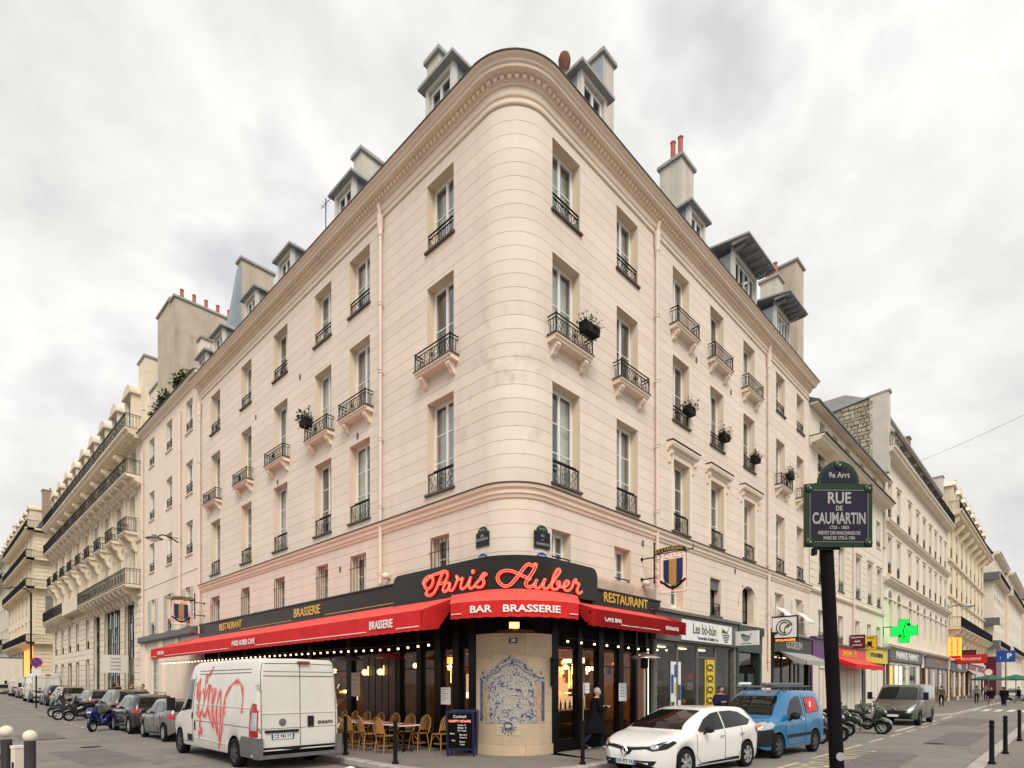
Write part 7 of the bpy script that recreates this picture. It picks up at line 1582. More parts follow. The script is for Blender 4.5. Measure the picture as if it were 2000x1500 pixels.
# ------------------------------------------------------------- white hatchback (front towards the camera)
def hatch(name, label, loc, rz, body='carwhite', H=1.45, L=4.06, wb=2.59, front=True, airbump=False, plate='DX 073 TA', suv=0, rim='rim', grade=1, W=1.73, glassm='carglass', group=None):
    t = thing(name, label, 'car', loc, rz, group); fo, ro = (L-wb)*.56, (L-wb)*.44; f, r = wb/2+fo, -wb/2-ro; h = H; s = suv*.06
    top = [(r, .55+s), (r+.03, .78+s), (r+.10, .98+s), (r+.28, h*.86), (r+.62, h*.965), (r+1.25, h), (r+1.9, h*.993), (r+2.30, h*.95), (f-1.28, h*.80), (f-.98, .98+s), (f-.6, .90+s), (f-.28, .80+s), (f-.10, .70+s), (f-.02, .58+s), (f, .45+s)]
    w = W/2; plan = [(r, w*.66), (r+.08, w*.84), (r+.3, w*.94), (r+.8, w), (0, w*.985), (f-.9, w), (f-.45, w*.94), (f-.2, w*.80), (f-.06, w*.60), (f, w*.45)]
    wr = .31+.03*suv; belt = [(r, .98+s), (r+.6, 1.0+s), (0, .93+s), (f-1.0, .87+s), (f, .72+s)]
    c = Car(t, top, plan, belt, wr, (-wb/2, wb/2), lo=.20+.03*suv, ra=wr+.055, body=body)
    for sx in (-1, 1):
        for x in (-wb/2, wb/2): wheel(t, x, sx*(w-.115), wr, .20, rim, 6, -sx if False else (1 if sx > 0 else -1))
    gm = glassm; zb = .99+s
    for side in ('left', 'right'):
        c.patch([(r+.55, zb+.12), (r+.75, zb+.02), (-.28, .965+s), (-.28, h*.925), (-.75, h*.93), (r+.95, h*.90)], side, gm, 'side_window', .010, step=.05)
        c.patch([(-.22, .96+s), (.72, .925+s), (.80, .96+s), (.42, h*.82), (.10, h*.90), (-.22, h*.925)], side, gm, 'side_window', .010, step=.05)
        c.line([(-.25, .94+s), (-.25, .28+s), (.75, .27+s), (.93, .42+s), (.90, .88+s)], side); c.line([(-.25, .3+s), (-.85, .30+s), (-1.02, .62+s), (-.95, .96+s)], side)
        for x in (-.1, -.95): c.patch([(x-.08, .80+s), (x+.08, .79+s), (x+.08, .825+s), (x-.08, .835+s)], side, 'chrome' if grade else body, 'door_handle', .03)
        c.patch([(-wb/2+.42, .30+s), (wb/2-.42, .25+s), (wb/2-.42, .23+s), (-wb/2+.42, .24+s)], side, 'plasd', 'sill_trim')
        if airbump: c.patch([(-.75, .34+s), (.55, .34+s), (.55, .50+s), (-.75, .50+s)], side, 'plasg', 'side_moulding', .02)
        if suv:
            for x in (-wb/2, wb/2):
                pts = [(x+(wr+.12)*math.cos(q), wr+(wr+.12)*math.sin(q)) for q in [PI*i/10 for i in range(11)]]+[(x+(wr+.058)*math.cos(q), wr+(wr+.058)*math.sin(q)) for q in [PI*(10-i)/10 for i in range(11)]]
                c.patch(pts, side, 'plasg', 'wheel_arch', .012)
        mirror(t, .62, (1 if side == 'left' else -1)*(w-.02), .95+s, 'plasd' if body in ('carwhite',) else body, 1 if side == 'left' else -1)
        c.patch([(f-.60, .76+s), (f-.34, .64+s), (f-.10, .60+s), (f-.12, .66+s), (f-.32, .74+s), (f-.52, .80+s)], side, 'carglass', 'headlight', .012)
        c.patch([(r+.02, .78+s), (r+.26, .80+s), (r+.36, .92+s), (r+.10, .99+s), (r+.02, .95+s)], side, 'lampred', 'tail_light', .012)
    yb, yt = w*.78, w*.60
    c.patch([(-yb, 1.0+s), (yb, 1.0+s), (yb-.02, 1.04+s), (yt, h*.945), (0, h*.955), (-yt, h*.945), (-yb+.02, 1.04+s)], 'front', gm, 'windscreen', .02, step=.05)
    c.patch([(-yb+.05, 1.03+s), (yb-.05, 1.03+s), (yt-.02, h*.93), (-yt+.02, h*.93)], 'rear', gm, 'rear_window', .02, step=.05)
    # front: grille bar with chrome badge, lamps, lower intake
    c.patch([(-.62, .70+s), (-.14, .655+s), (0, .675+s), (.14, .655+s), (.62, .70+s), (.60, .655+s), (.16, .60+s), (.10, .52+s), (0, .49+s), (-.10, .52+s), (-.16, .60+s), (-.60, .655+s)], 'front', 'plasd', 'grille', .012, step=.05)
    c.patch([(-.62, .715+s), (-.15, .675+s), (.15, .675+s), (.62, .715+s), (.62, .70+s), (.14, .655+s), (-.14, .655+s), (-.62, .70+s)], 'front', 'chrome', 'grille_trim', .018)
    c.patch([(-.66, .40+s), (.66, .40+s), (.58, .27+s), (.40, .235+s), (-.40, .235+s), (-.58, .27+s)], 'front', 'plasd', 'air_intake', .012)
    for sx in (-1, 1):
        c.patch([(sx*.40, .665+s), (sx*.60, .60+s), (sx*.72, .62+s), (sx*.78, .72+s), (sx*.74, .80+s), (sx*.62, .74+s)][::sx], 'front', 'carglass', 'headlight', .014, step=.04)
        c.patch([(sx*.54, .665+s), (sx*.62, .63+s), (sx*.69, .66+s), (sx*.66, .73+s), (sx*.58, .71+s)][::sx], 'front', 'lampclear', 'headlight_reflector', .020, step=.04)
        c.patch([(sx*.46, .80+s), (sx*.74, .78+s), (sx*.76, .95+s), (sx*.60, .97+s)][::sx], 'rear', 'lampred', 'tail_light', .014, step=.04)
    if front:
        g = MB(); xx = f+.035; zz = .585+s
        for k in (1, .62): pass
        o_ = [(0, .13), (.082, 0), (0, -.13), (-.082, 0)]; i_ = [(0, .055), (.026, 0), (0, -.055), (-.026, 0)]
        for a in range(4):
            b = (a+1) % 4; g.add([(xx, *o_[a]), (xx, *o_[b]), (xx, *i_[b]), (xx, *i_[a]), (xx+.018, o_[a][0]*.82, o_[a][1]*.82), (xx+.018, o_[b][0]*.82, o_[b][1]*.82)], [(0,1,5,4), (4,5,2,3), (0,3,2,1)])
        g.v = [(x, y, z+zz) for x, y, z in g.v]; g.build('badge', M['chrome'], t)
    numplate(t, f+.02, .36+s, plate if front else None); numplate(t, r-.03, .60+s, plate, False)
    g = MB(); g.tube([(f-1.02, .55, 1.0+s), (f-1.12, .15, 1.04+s)], .012, 4); g.tube([(f-1.0, -.05, 1.0+s), (f-1.12, -.5, 1.04+s)], .012, 4); g.build('wiper', M['plasd'], t)
    if suv: [MB().tube([(-.9, sx*.56, h-.02), (-.8, sx*.56, h+.05), (.3, sx*.56, h+.05), (.4, sx*.56, h-.03)], .018, 5).build('roof_rail', M['rimd'], t) for sx in (-1, 1)]
    return t
hatch('parked_car', 'small white hatchback in front of the restaurant on the right street', (3.47, 2.12, 0), math.radians(-95.3), 'carwhite', L=4.28)
hatch('parked_car', 'taupe grey hatchback with black side mouldings parked in front of the graffiti van', (-13.55, -3.72, 0), PI, 'cargrey', H=1.47, L=3.99, wb=2.54, airbump=True, plate='FB 418 KD')
hatch('parked_car', 'black compact car hidden behind the blue scooter', (-17.95, -3.75, 0), PI, 'carblack', H=1.56, L=4.0, wb=2.5, suv=1, plate='EK 902 PN')
hatch('parked_car', 'brown grey crossover with silver wheels between the scooters', (-22.9, -3.40, gz(-22.9)), PI, 'carbrown', H=1.66, L=4.34, wb=2.67, suv=1, W=1.82, plate='DR 650 HC')
hatch('parked_car', 'dark grey estate behind the leaning motor scooters', (-29.4, -3.3, gz(-29.4)), PI, 'cargrey', H=1.5, L=4.3, wb=2.6, plate='CV 331 LA')
hatch('parked_car', 'sand coloured hatchback up the left street', (-38.8, -3.2, gz(-38.8)), PI, 'carsand', H=1.5, L=4.1, wb=2.5, plate='DA 207 XE')
hatch('parked_car', 'small black hatchback behind the sand coloured one', (-44.2, -3.1, gz(-44.2)), PI, 'carblack', H=1.5, L=4.0, wb=2.5, plate='AY 774 QF')
hatch('parked_car', 'pale beige car half hidden behind the far white vans', (-60.5, -3.0, gz(-60.5)), PI, 'carsand', H=1.5, L=4.2, wb=2.6, plate='BC 118 RT')
hatch('parked_car', 'silver car far along the right street near the green parasols', (5.0, 82, 0), -PI/2, 'carsilver', H=1.5, L=4.2, wb=2.6, plate='BB 520 WS')
# ------------------------------------------------------------- vans
def van(name, label, loc, rz, body='vanwhite', L=6.0, H=2.52, W=2.05, wb=4.035, ro=1.02, lower='plasg', graffiti=False, plate='CZ 943 VT', nose=1.0, wrr=.345, boxy=True, rim='rimd'):
    t = thing(name, label, 'van', loc, rz); fo = L-wb-ro; r, f = -wb/2-ro, wb/2+fo; w = W/2; h = H; hn = 1.12 if H > 2.2 else 1.02
    top = [(r, .75), (r+.02, h*.6), (r+.05, h*.95), (r+.18, h*.99), (r+.6, h), (f-2.6, h), (f-2.05, h*.985), (f-1.75, h*.93), (f-.95, hn+.30), (f-.70, hn+.04), (f-.35, hn-.05), (f-.10, hn-.22), (f-.02, .75), (f, .55)]
    plan = [(r, w*.90), (r+.05, w*.96), (r+.15, w), (f-1.2, w), (f-.6, w*.95), (f-.25, w*.84), (f-.05, w*.66), (f, w*.55)]
    belt = [(r, 1.35), (f-2, 1.30), (f-.9, 1.10), (f, .9)]
    c = Car(t, top, plan, belt, wrr, (-wb/2, wb/2), lo=.30, ra=wrr+.07, body=body, roofw=.86, tum=.985)
    for sx in (-1, 1):
        for x in (-wb/2, wb/2): wheel(t, x, sx*(w-.14), wrr, .23, rim, 6, 1 if sx > 0 else -1)
    zt = h*.83 if h > 2.2 else h*.92; xd = f-1.15
    for side in ('left', 'right'):
        s = 1 if side == 'left' else -1
        c.patch([(xd-.95, 1.30), (xd+.20, 1.20), (xd+.38, 1.24), (xd+.02, zt-.22), (xd-.25, zt-.05), (xd-.95, zt-.02)], side, 'carglass', 'side_window')
        c.line([(xd-1.05, zt+.08), (xd-1.05, .42), (xd+.1, .40), (xd+.25, .62)], side, w=.007)
        if boxy:
            c.line([(xd-1.3, zt+.18), (r+.5, zt+.18)], side, w=.009); c.line([(xd-1.3, zt+.10), (r+.5, zt+.10)], side, w=.009)
            c.line([(r+.35, 1.42), (xd-1.2, 1.44)], side, w=.014, m=body, name='side_swage', off=.004); c.line([(r+.35, .98), (xd-1.2, 1.0)], side, w=.012, name='side_swage', m='plasg', off=-.004)
            c.line([(xd-1.2, .55), (r+1.8, .52)], side, w=.010, m=body, name='side_swage', off=.006)
            c.patch([(r+.02, 1.50), (r+.18, 1.54), (r+.30, 1.42), (r+.33, .78), (r+.02, .78)], side, 'lampred', 'tail_light', .018, step=.06)
            c.patch([(r+.03, 1.32), (r+.16, 1.33), (r+.23, 1.2), (r+.24, .94), (r+.03, .92)], side, 'lampclear', 'tail_light_reflector', .026, step=.06)
            c.patch([(r+.02, .76), (-wb/2-wrr-.22, .78), (-wb/2-wrr-.09, .66), (-wb/2-wrr-.09, .32), (r+.02, .32)], side, 'plasg', 'rear_bumper_corner', .012, step=.08)
            c.patch([(xd-1.18, .98), (xd-1.28, .98), (xd-1.28, .74), (xd-1.18, .74)], side, 'plasd', 'fuel_vent', .01); c.patch([(xd-1.0, .62), (xd-.62, .62), (xd-.62, .44), (xd-1.0, .44)], side, 'plasd', 'door_moulding', .012)
            c.patch([(xd-1.0, 1.22), (xd-1.08, 1.2), (xd-1.06, 1.05), (xd-.98, 1.05)], side, 'plasd', 'door_handle', .02)
        else:
            c.patch([(xd-1.2, 1.32), (xd-2.3, 1.34), (xd-2.3, zt), (xd-1.2, zt)], side, body, 'blank_panel', .006)
            c.patch([(f-.1, .75), (f-1.0, .62), (-wb/2+.5, .58), (-wb/2+.5, .36), (wb/2-.5, .36), (wb/2-.5, .5)], side, lower, 'door_moulding', .01) if False else None
        m_ = sub('door_mirror', t, (xd+.22, s*(w+.02), 1.28)); MB().box(-.07, .05, min(s*.06, s*.26), max(s*.06, s*.26), -.06, .30).build('housing', M['plasd'], m_); MB().tube([(0, -s*.04, 0), (0, s*.08, 0)], .03, 5).build('stalk', M['plasd'], m_)
    c.patch([(-w*.84, 1.24), (w*.84, 1.24), (w*.76, zt-.05), (w*.55, zt+.02), (-w*.55, zt+.02), (-w*.76, zt-.05)], 'front', 'carglass', 'windscreen', .02, step=.05)
    c.patch([(-w*.55, hn-.32), (w*.55, hn-.32), (w*.48, .62), (-w*.48, .62)], 'front', 'plasd', 'grille', .012)
    c.patch([(-w*.8, .60), (w*.8, .60), (w*.7, .36), (-w*.7, .36)], 'front', lower, 'bumper', .02)
    for sx in (-1, 1): c.patch([(sx*w*.56, hn-.38), (sx*w*.66, hn-.44), (sx*w*.84, hn-.22), (sx*w*.86, hn+.02), (sx*w*.70, hn-.14)][::sx], 'front', 'lampclear', 'headlight', .014, step=.05)
    g = MB(); g.lathe([(0, .02), (.085, .018), (.1, 0)], 16, (f-.02, 0, hn-.27), 'x'); g.build('badge', M['chrome'], t)
    numplate(t, f+.03, .48, None)
    # rear doors
    if boxy:
        c.line([(-.0, .52), (0, h-.10)], 'rear', w=.008); 
        for sx in (-1, 1): c.line([(sx*(w-.13), .52), (sx*(w-.13), zt), (sx*(w-.17), h-.14), (0, h-.12)], 'rear', w=.008)
        c.line([(-(w-.13), zt+.12), (w-.13, zt+.12)], 'rear', w=.006); c.line([(-(w-.13), zt+.02), (w-.13, zt+.02)], 'rear', w=.009)
        c.line([(-(w-.13), 1.30), (w-.13, 1.30)], 'rear', w=.014, m=body, name='door_swage', off=.004); c.line([(-(w-.13), .96), (w-.13, .96)], 'rear', w=.008, m='plasg', name='door_swage', off=-.002)
        c.patch([(-(w-.15), .54), (w-.15, .54), (w-.15, .36), (-(w-.15), .36)], 'rear', 'plasd', 'door_moulding', .008)
        MB().box(r-.13, r+.02, -w+.03, w-.03, .30, .37).build('rear_bumper', M['plasg'], t)
        for sx in (-1, 1): MB().box(r-.07, r+.15, *sorted((sx*(w-.14), sx*(w+.005))), .30, .76).build('rear_bumper_corner', M['plasg'], t)
        MB().box(r-.035, r+.01, .05, .82, .87, .925).build('plate_lamp_bar', M['plasd'], t); numplate(t, r-.015, .78, plate, False, y=.42)
        MB().box(r-.03, r+.01, -.32, -.18, .98, 1.22).build('door_handle', M['plasd'], t); g = MB(); g.lathe([(0, -.02), (.07, -.018), (.085, 0)], 16, (r-.003, .42, 1.10), 'x'); g.build('badge', M['plasg'], t); text('DUCATO', .09, M['plasd'], t, (r-.012, -.62, 1.06), rz=-PI/2, ext=.003, bold=.003)
        MB().box(r-.03, r+.05, -.22, .06, h-.12, h-.07).build('brake_light', M['lampred'], t)
        for sx in (-1, 1):
            for z in (.95, 1.9): g = MB(); g.tube([(r+.08, sx*(w-.04), z), (r-.02, sx*(w-.05), z+.05), (r-.02, sx*(w-.10), z-.05)], .018, 5); g.build('hinge', M['chrome'], t)
    else:
        for sx in (-1, 1): c.patch([(sx*(w-.03), .9), (sx*(w-.03), 1.4), (sx*(w-.14), 1.4), (sx*(w-.14), .9)][::sx], 'rear', 'lampred', 'tail_light', .01)
        numplate(t, r-.02, .8, plate, False); c.patch([(-.7, 1.15), (.7, 1.15), (.62, h*.88), (-.62, h*.88)], 'rear', 'carglass', 'rear_window')
    return t, c
vt, vc = van('parked_van', 'dirty white high roof van with red graffiti on its side and twin rear doors', (-4.24-2.0175, -4.20, 0), PI, L=6.32, ro=1.33, H=2.56)
# sprayed red tag on the side towards the road: van faces -X, its left side points to -Y (the road)
GR = mat('red_spray_paint', (.62, .10, .09), .7, var=.25, vs=9); M['spray'] = GR; M['sprayl'] = mat('pale_red_overspray', (.70, .38, .35), .7, var=.2, vs=9)
def gpx(p): # traced in the photograph's frame: u along the side from the front wheel back, v height
    return [(1.55-u, z) for u, z in p]
# u: 0 at door gap .. 3.3 at the rear lamp
STR = [([(.10, 2.0), (.16, 1.85), (.20, 1.55), (.22, 1.9), (.30, 2.05), (.33, 1.6), (.28, 1.3)], .035), ([(.42, 1.78), (.36, 1.4), (.44, 1.2), (.62, 1.3), (.70, 1.7), (.66, 2.15), (.85, 2.2), (1.05, 2.42)], .03),
       ([(.55, 1.85), (.75, 1.6), (.90, 1.95), (.95, 1.4), (.80, 1.1)], .03), ([(1.0, 1.95), (.95, 1.4), (1.2, 1.05), (1.35, .95), (1.2, 1.6), (1.15, 1.85)], .045),
       ([(1.35, 1.85), (1.25, 1.3), (1.45, 1.0), (1.62, .75), (1.50, 1.3), (1.62, 1.75), (1.75, 1.3), (1.72, .72), (1.62, .55)], .045), ([(1.95, 1.2), (1.92, 1.6), (2.25, 1.95), (2.62, 2.0), (2.85, 1.75), (2.88, 1.3)], .032),
       ([(.25, 1.25), (.38, 1.1), (.6, 1.2), (.78, 1.15), (.95, 1.3)], .035), ([(.55, 1.05), (.45, .88), (.62, .78), (.5, .68), (.38, .72)], .04), ([(.45, .72), (.38, .5)], .02), ([(1.95, 1.55), (1.88, 1.1), (1.80, .72), (1.66, .42)], .035),
       ([(.65, 2.12), (.70, 2.0), (.78, 2.1), (.66, 2.22)], .02), ([(1.62, .52), (1.60, .3)], .018)]
def ribbon(pts, w, m, off, name='graffiti'):
    q = crom(pts, 6); n = len(q); L1 = []; L2 = []
    for i, (x, z) in enumerate(q):
        a = q[max(i-1, 0)]; b = q[min(i+1, n-1)]; d = Vector((b[0]-a[0], b[1]-a[1])); d = d.normalized() if d.length > 1e-6 else Vector((1, 0)); ww = w*(.75+.35*math.sin(i*.9))
        for s_, lst in ((1, L1), (-1, L2)):
            px_, pz = x-d.y*ww*s_, z+d.x*ww*s_; hit = vc.bvh.ray_cast(Vector((px_, 5, pz)), Vector((0, -1, 0)))[0]
            lst.append((hit.x, hit.y+off, hit.z) if hit else (px_, 1.03, pz))
    g = MB(); g.add(L1+L2, [(i, i+1, n+i+1, n+i) for i in range(n-1)]); return g.build(name, M[m], vt)
gpos = lambda u: .76-u*1.15
for k, (p, w) in enumerate(STR):
    q = [(gpos(u), z) for u, z in p]; ribbon(q, w*2.6, 'sprayl', .0035+.0002*k); ribbon(q, w*1.15, 'spray', .0065+.0002*k)
# white vans and lorry up the left street
van('parked_van', 'long white van in the middle of the left parking row', (-51.0, -3.2, gz(-51)), PI, 'vanwhite', L=5.4, H=2.3, W=2.0, wb=3.4, plate='CK 551 NM'); van('parked_van', 'small white van at the far left edge', (-66.5, -2.9, gz(-66.5)), PI, 'vanwhite', L=4.4, H=1.95, W=1.9, wb=2.9, ro=.7, plate='DG 209 ZB')
lo = thing('parked_lorry', 'pale box lorry at the left edge behind the white vans', 'lorry', (-78, -3.4, gz(-78)), PI); MB().box(-4.2, 2.3, -1.25, 1.25, 1.0, 3.9).build('box_body', M['offwhite'], lo); MB().box(-4.25, 2.35, -1.28, 1.28, 3.9, 4.0).build('roof_edge', M['plasg'], lo)
MB().prism([(2.4, .6), (4.3, .6), (4.3, 1.5), (3.9, 2.6), (2.4, 2.7)], -1.15, 1.15).build('cab', M['carwhite'], lo); MB().prism([(2.9, 1.6), (4.05, 1.6), (3.8, 2.4), (2.9, 2.4)], -1.16, 1.16).build('side_window', M['carglass'], lo); MB().box(-4.2, 4.1, -1.0, 1.0, .6, .98).build('chassis', M['plasd'], lo)
for x in (-2.6, 3.3):
    for s in (-1, 1): wheel(lo, x, s*1.05, .46, .28, 'rimd', 6, s)
# ------------------------------------------------------------- grey van and blue compact van on the right street
gv, gc_ = van('parked_van', 'brown grey panel van with dark bumper beyond the scooters', (3.82, 24.45, 0), -PI/2, 'carbrown', L=5.0, H=1.97, W=1.95, wb=3.1, ro=.95, boxy=False, lower='plasd', plate='EZ 384 DD', wrr=.33, rim='rimd')
kt = thing('parked_van', 'bright blue compact van with a roof rack and red side window sticker', 'van', (3.63, 6.66, 0), math.radians(-94.9))
L_, wb = 3.90, 2.31; f, r = wb/2+.86, -wb/2-.73
kc = Car(kt, [(r, .6), (r+.02, 1.2), (r+.06, 1.62), (r+.2, 1.74), (r+.7, 1.79), (r+1.5, 1.80), (r+2.15, 1.76), (f-1.05, 1.42), (f-.78, 1.14), (f-.45, 1.04), (f-.2, .93), (f-.05, .75), (f, .5)],
    [(r, .74), (r+.08, .84), (r+.4, .91), (0, .915), (f-.8, .90), (f-.4, .84), (f-.15, .72), (f, .55)], [(r, 1.12), (0, 1.08), (f-.9, 1.0), (f, .85)], .32, (-wb/2, wb/2), lo=.24, ra=.385, body='carblue', roofw=.80)
for sx in (-1, 1):
    for x in (-wb/2, wb/2): wheel(kt, x, sx*.79, .32, .20, 'rimd', 6, 1 if sx > 0 else -1)
for side in ('left', 'right'):
    kc.patch([(-.30, 1.09), (.70, 1.02), (.60, 1.22), (.28, 1.52), (-.02, 1.62), (-.30, 1.63)], side, 'carglass', 'side_window', smooth_=0); kc.patch([(-.52, 1.14), (-1.35, 1.17), (-1.42, 1.3), (-1.38, 1.55), (-1.2, 1.60), (-.52, 1.60)], side, 'carglass', 'rear_side_window')
    kc.patch([(-.56, 1.17), (-1.30, 1.20), (-1.34, 1.54), (-1.2, 1.57), (-.56, 1.57)], side, 'redsign', 'window_sticker', .012)
    kc.line([(-.42, 1.66), (-.42, .34), (.62, .32), (.80, .6), (.80, 1.0)], side); kc.patch([(-1.1, .62), (.7, .60), (.7, .52), (-1.1, .54)], side, 'plasd', 'door_moulding', .018)
    kc.patch([(-.32, .98), (-.15, .98), (-.15, 1.02), (-.32, 1.02)], side, 'chrome', 'door_handle', .03); kc.patch([(f-.68, .62), (f-.5, .78), (f-.05, .74), (f-.02, .35), (f-.62, .33)], side, 'plasd', 'bumper', .012)
    kc.patch([(f-.52, .98), (f-.15, .86), (f-.13, .76), (f-.46, .80), (f-.60, .9)], side, 'lampclear', 'headlight', .014); mirror(kt, .60, (1 if side == 'left' else -1)*.90, 1.06, 'plasd', 1 if side == 'left' else -1, 1.25)
text('B', .22, M['white'], kt, (-.72, .895, 1.38), rz=PI, ext=.003, bold=.01)
kc.patch([(-.72, 1.14), (.72, 1.14), (.66, 1.5), (.56, 1.64), (-.56, 1.64), (-.66, 1.5)], 'front', 'carglass', 'windscreen', .02, step=.05); kc.patch([(-.78, .70), (.78, .70), (.74, .36), (.5, .28), (-.5, .28), (-.74, .36)], 'front', 'plasd', 'bumper', .012)
for sx in (-1, 1): kc.patch([(sx*.42, .84), (sx*.60, .76), (sx*.78, .78), (sx*.84, .92), (sx*.72, .98), (sx*.52, .94)][::sx], 'front', 'lampclear', 'headlight', .014, step=.04); kc.patch([(sx*.62, .87), (sx*.70, .82), (sx*.74, .90), (sx*.66, .93)][::sx], 'front', 'lampora', 'indicator', .022, step=.04)
kc.patch([(-.62, 1.2), (.62, 1.2), (.58, 1.6), (-.58, 1.6)], 'rear', 'carglass', 'rear_window'); numplate(kt, f+.03, .45, None); numplate(kt, r-.02, .75, 'CT 306 FR', False)
rk = sub('roof_rack', kt)
g = MB()
for x in (-1.2, .0, .55): g.tube([(x, -.62, 1.72), (x, -.60, 1.88), (x, .60, 1.88), (x, .62, 1.72)], .022, 5)
for y in (-.60, .60): g.tube([(-1.5, y, 1.90), (.8, y, 1.90)], .02, 5)
g.build('bars', M['plasg'], rk); MB().tube([(-1.5, .35, 1.95), (.95, .35, 1.95)], .05, 8).build('tube_holder', M['plasg'], rk); MB().tube([(.3, -.35, 1.97), (1.0, -.30, 1.97)], .045, 8).build('white_tube', M['whiteplas'], rk)
# ------------------------------------------------------------- motor scooters
def scooter(label, loc, rz, col='carblack', screen=True, lean=.12, box=False, three=False, k=1.0, seatm='plasd', group='parked motor scooters'):
    t = thing('motor_scooter', label, 'scooter', loc, rz, group); t.rotation_euler = (Matrix.Rotation(rz, 3, 'Z') @ Matrix.Rotation(lean, 3, 'X')).to_euler(); t.scale = (k, k, k)
    fw, rw = .68, -.62; R_ = .25
    ys = (-.19, .19) if three else (0,)
    for x, yy in [(fw, y) for y in ys]+[(rw, 0)]:
        w = sub('wheel', t, (x, yy, R_)); w.rotation_euler = (0, 0, PI if False else 0)
        link('tyre', cached(('sty',), lambda: MB().lathe([(R_*.62, -.05), (R_*.85, -.065), (R_*.97, -.04), (R_, 0), (R_*.97, .04), (R_*.85, .065), (R_*.62, .05)], 20, (0, 0, 0), 'y').mesh('tyre', M['tyre'], 50)), w)
        def rm():
            g = MB(); g.lathe([(R_*.66, -.05), (R_*.58, -.045), (R_*.56, .045), (R_*.66, .05)], 20, (0, 0, 0), 'y')
            for q in range(5): a = 2*PI*q/5; g.tube([(.03*math.cos(a), 0, .03*math.sin(a)), (R_*.6*math.cos(a), 0, R_*.6*math.sin(a))], .016, 4)
            g.lathe([(0, -.05), (.04, -.05), (.04, .05), (0, .05)], 10, (0, 0, 0), 'y'); return g.mesh('rim', M['rim'], 40)
        link('rim', cached(('srm',), rm), w)
    def hull(secs, name, m, n=14):
        """lofted fairing: sections (x, z, half width, half height)"""
        g = MB(); vs = []; S_ = crom(secs, 4)
        for (x, z, a, b) in S_: vs += [(x, a*math.copysign(abs(math.cos(q))**.75, math.cos(q)), z+b*math.copysign(abs(math.sin(q))**.75, math.sin(q))) for q in [2*PI*i/n for i in range(n)]]
        k_ = len(S_); g.add(vs, [(i*n+j, i*n+(j+1) % n, (i+1)*n+(j+1) % n, (i+1)*n+j) for i in range(k_-1) for j in range(n)]+[tuple(range(n)), tuple(range((k_-1)*n, k_*n))]); return g.build(name, M[m], t, 50)
    hull([(-1.02, .80, .05, .04), (-.85, .72, .12, .09), (-.5, .62, .17, .15), (-.15, .50, .17, .17), (.0, .38, .15, .11)], 'rear_fairing', col)
    hull([(-.10, .30, .14, .06), (.25, .27, .15, .05), (.42, .34, .16, .10)], 'footboard', 'plasd')
    hull([(.36, .45, .20, .15), (.48, .66, .22, .20), (.60, .82, .20, .18), (.72, .80, .12, .10), (.80, .74, .05, .05)], 'front_shield', col)
    hull([(.46, .46, .10, .06), (.66, .535, .085, .05), (.86, .46, .06, .04), (.93, .36, .03, .03)] if not three else [(.42, .48, .26, .07), (.66, .54, .28, .06), (.88, .46, .24, .05), (.95, .36, .12, .04)], 'front_mudguard', col)
    hull([(-.95, .85, .10, .03), (-.6, .84, .15, .05), (-.25, .80, .16, .06), (.05, .72, .13, .05), (.10, .66, .08, .04)], 'seat', seatm)
    hull([(-.86, .34, .07, .07), (-.6, .30, .10, .11), (-.25, .30, .11, .10)], 'engine', 'plasg')
    g = MB(); g.tube([(.64, 0, .30), (.50, 0, .85), (.44, 0, 1.02)], .03, 6); g.tube([(.36, -.33, 1.03), (.44, -.15, 1.02), (.44, .15, 1.02), (.36, .33, 1.03)], .018, 6); g.tube([(.33, .33, 1.03), (.38, .24, 1.03)], .024, 6); g.tube([(.33, -.33, 1.03), (.38, -.24, 1.03)], .024, 6); g.build('handlebar', M['plasd'], t)
    for s in (-1, 1):
        g = MB(); g.tube([(.42, s*.26, 1.03), (.44, s*.32, 1.18)], .008, 4); g.ball((.44, s*.34, 1.21), .06, 8, (.4, 1, .65)); g.build('mirror', M['plasd'], t)
    g = MB(); g.ball((.76, 0, .80), .075, 10, (.5, 1.4, .8)); g.build('headlight', M['lampclear'], t, 60); g = MB(); g.ball((-1.0, 0, .76), .05, 8, (.6, 1.4, .8)); g.build('tail_light', M['lampred'], t, 60)
    g = MB(); g.tube([(-.25, -.14, .24), (-.5, -.17, .25), (-.55, -.18, .28), (-.95, -.20, .36)], [.025, .03, .055, .05], 8); g.build('exhaust', M['plasg'], t)
    g = MB(); g.tube([(-.05, .12, .25), (-.12, .25, .02)], .014, 5); g.build('kickstand', M['iron'], t)
    if screen:
        g = MB(); P_ = []
        for i in range(5):
            for j in range(5): u = (j-2)/2; v = i/4; P_.append((.62-.20*v-.06*u*u, u*(.20+.02*v-.05*v*v*2), .86+.48*v))
        g.add(P_, [(i*5+j, i*5+j+1, (i+1)*5+j+1, (i+1)*5+j) for i in range(4) for j in range(4)]); g.build('windshield', M['shopglass'], t, 60); MB().tube([P_[0], P_[5], P_[10], P_[15], P_[20], P_[22], P_[24], P_[19], P_[14], P_[9], P_[4]], .008, 4).build('windshield_edge', M['rim'], t)
    if box: MB().prism([(-1.15, .92), (-.72, .92), (-.70, 1.2), (-.8, 1.28), (-1.1, 1.28), (-1.17, 1.18)], -.2, .2).build('top_box', M['plasd'], t)
    return t
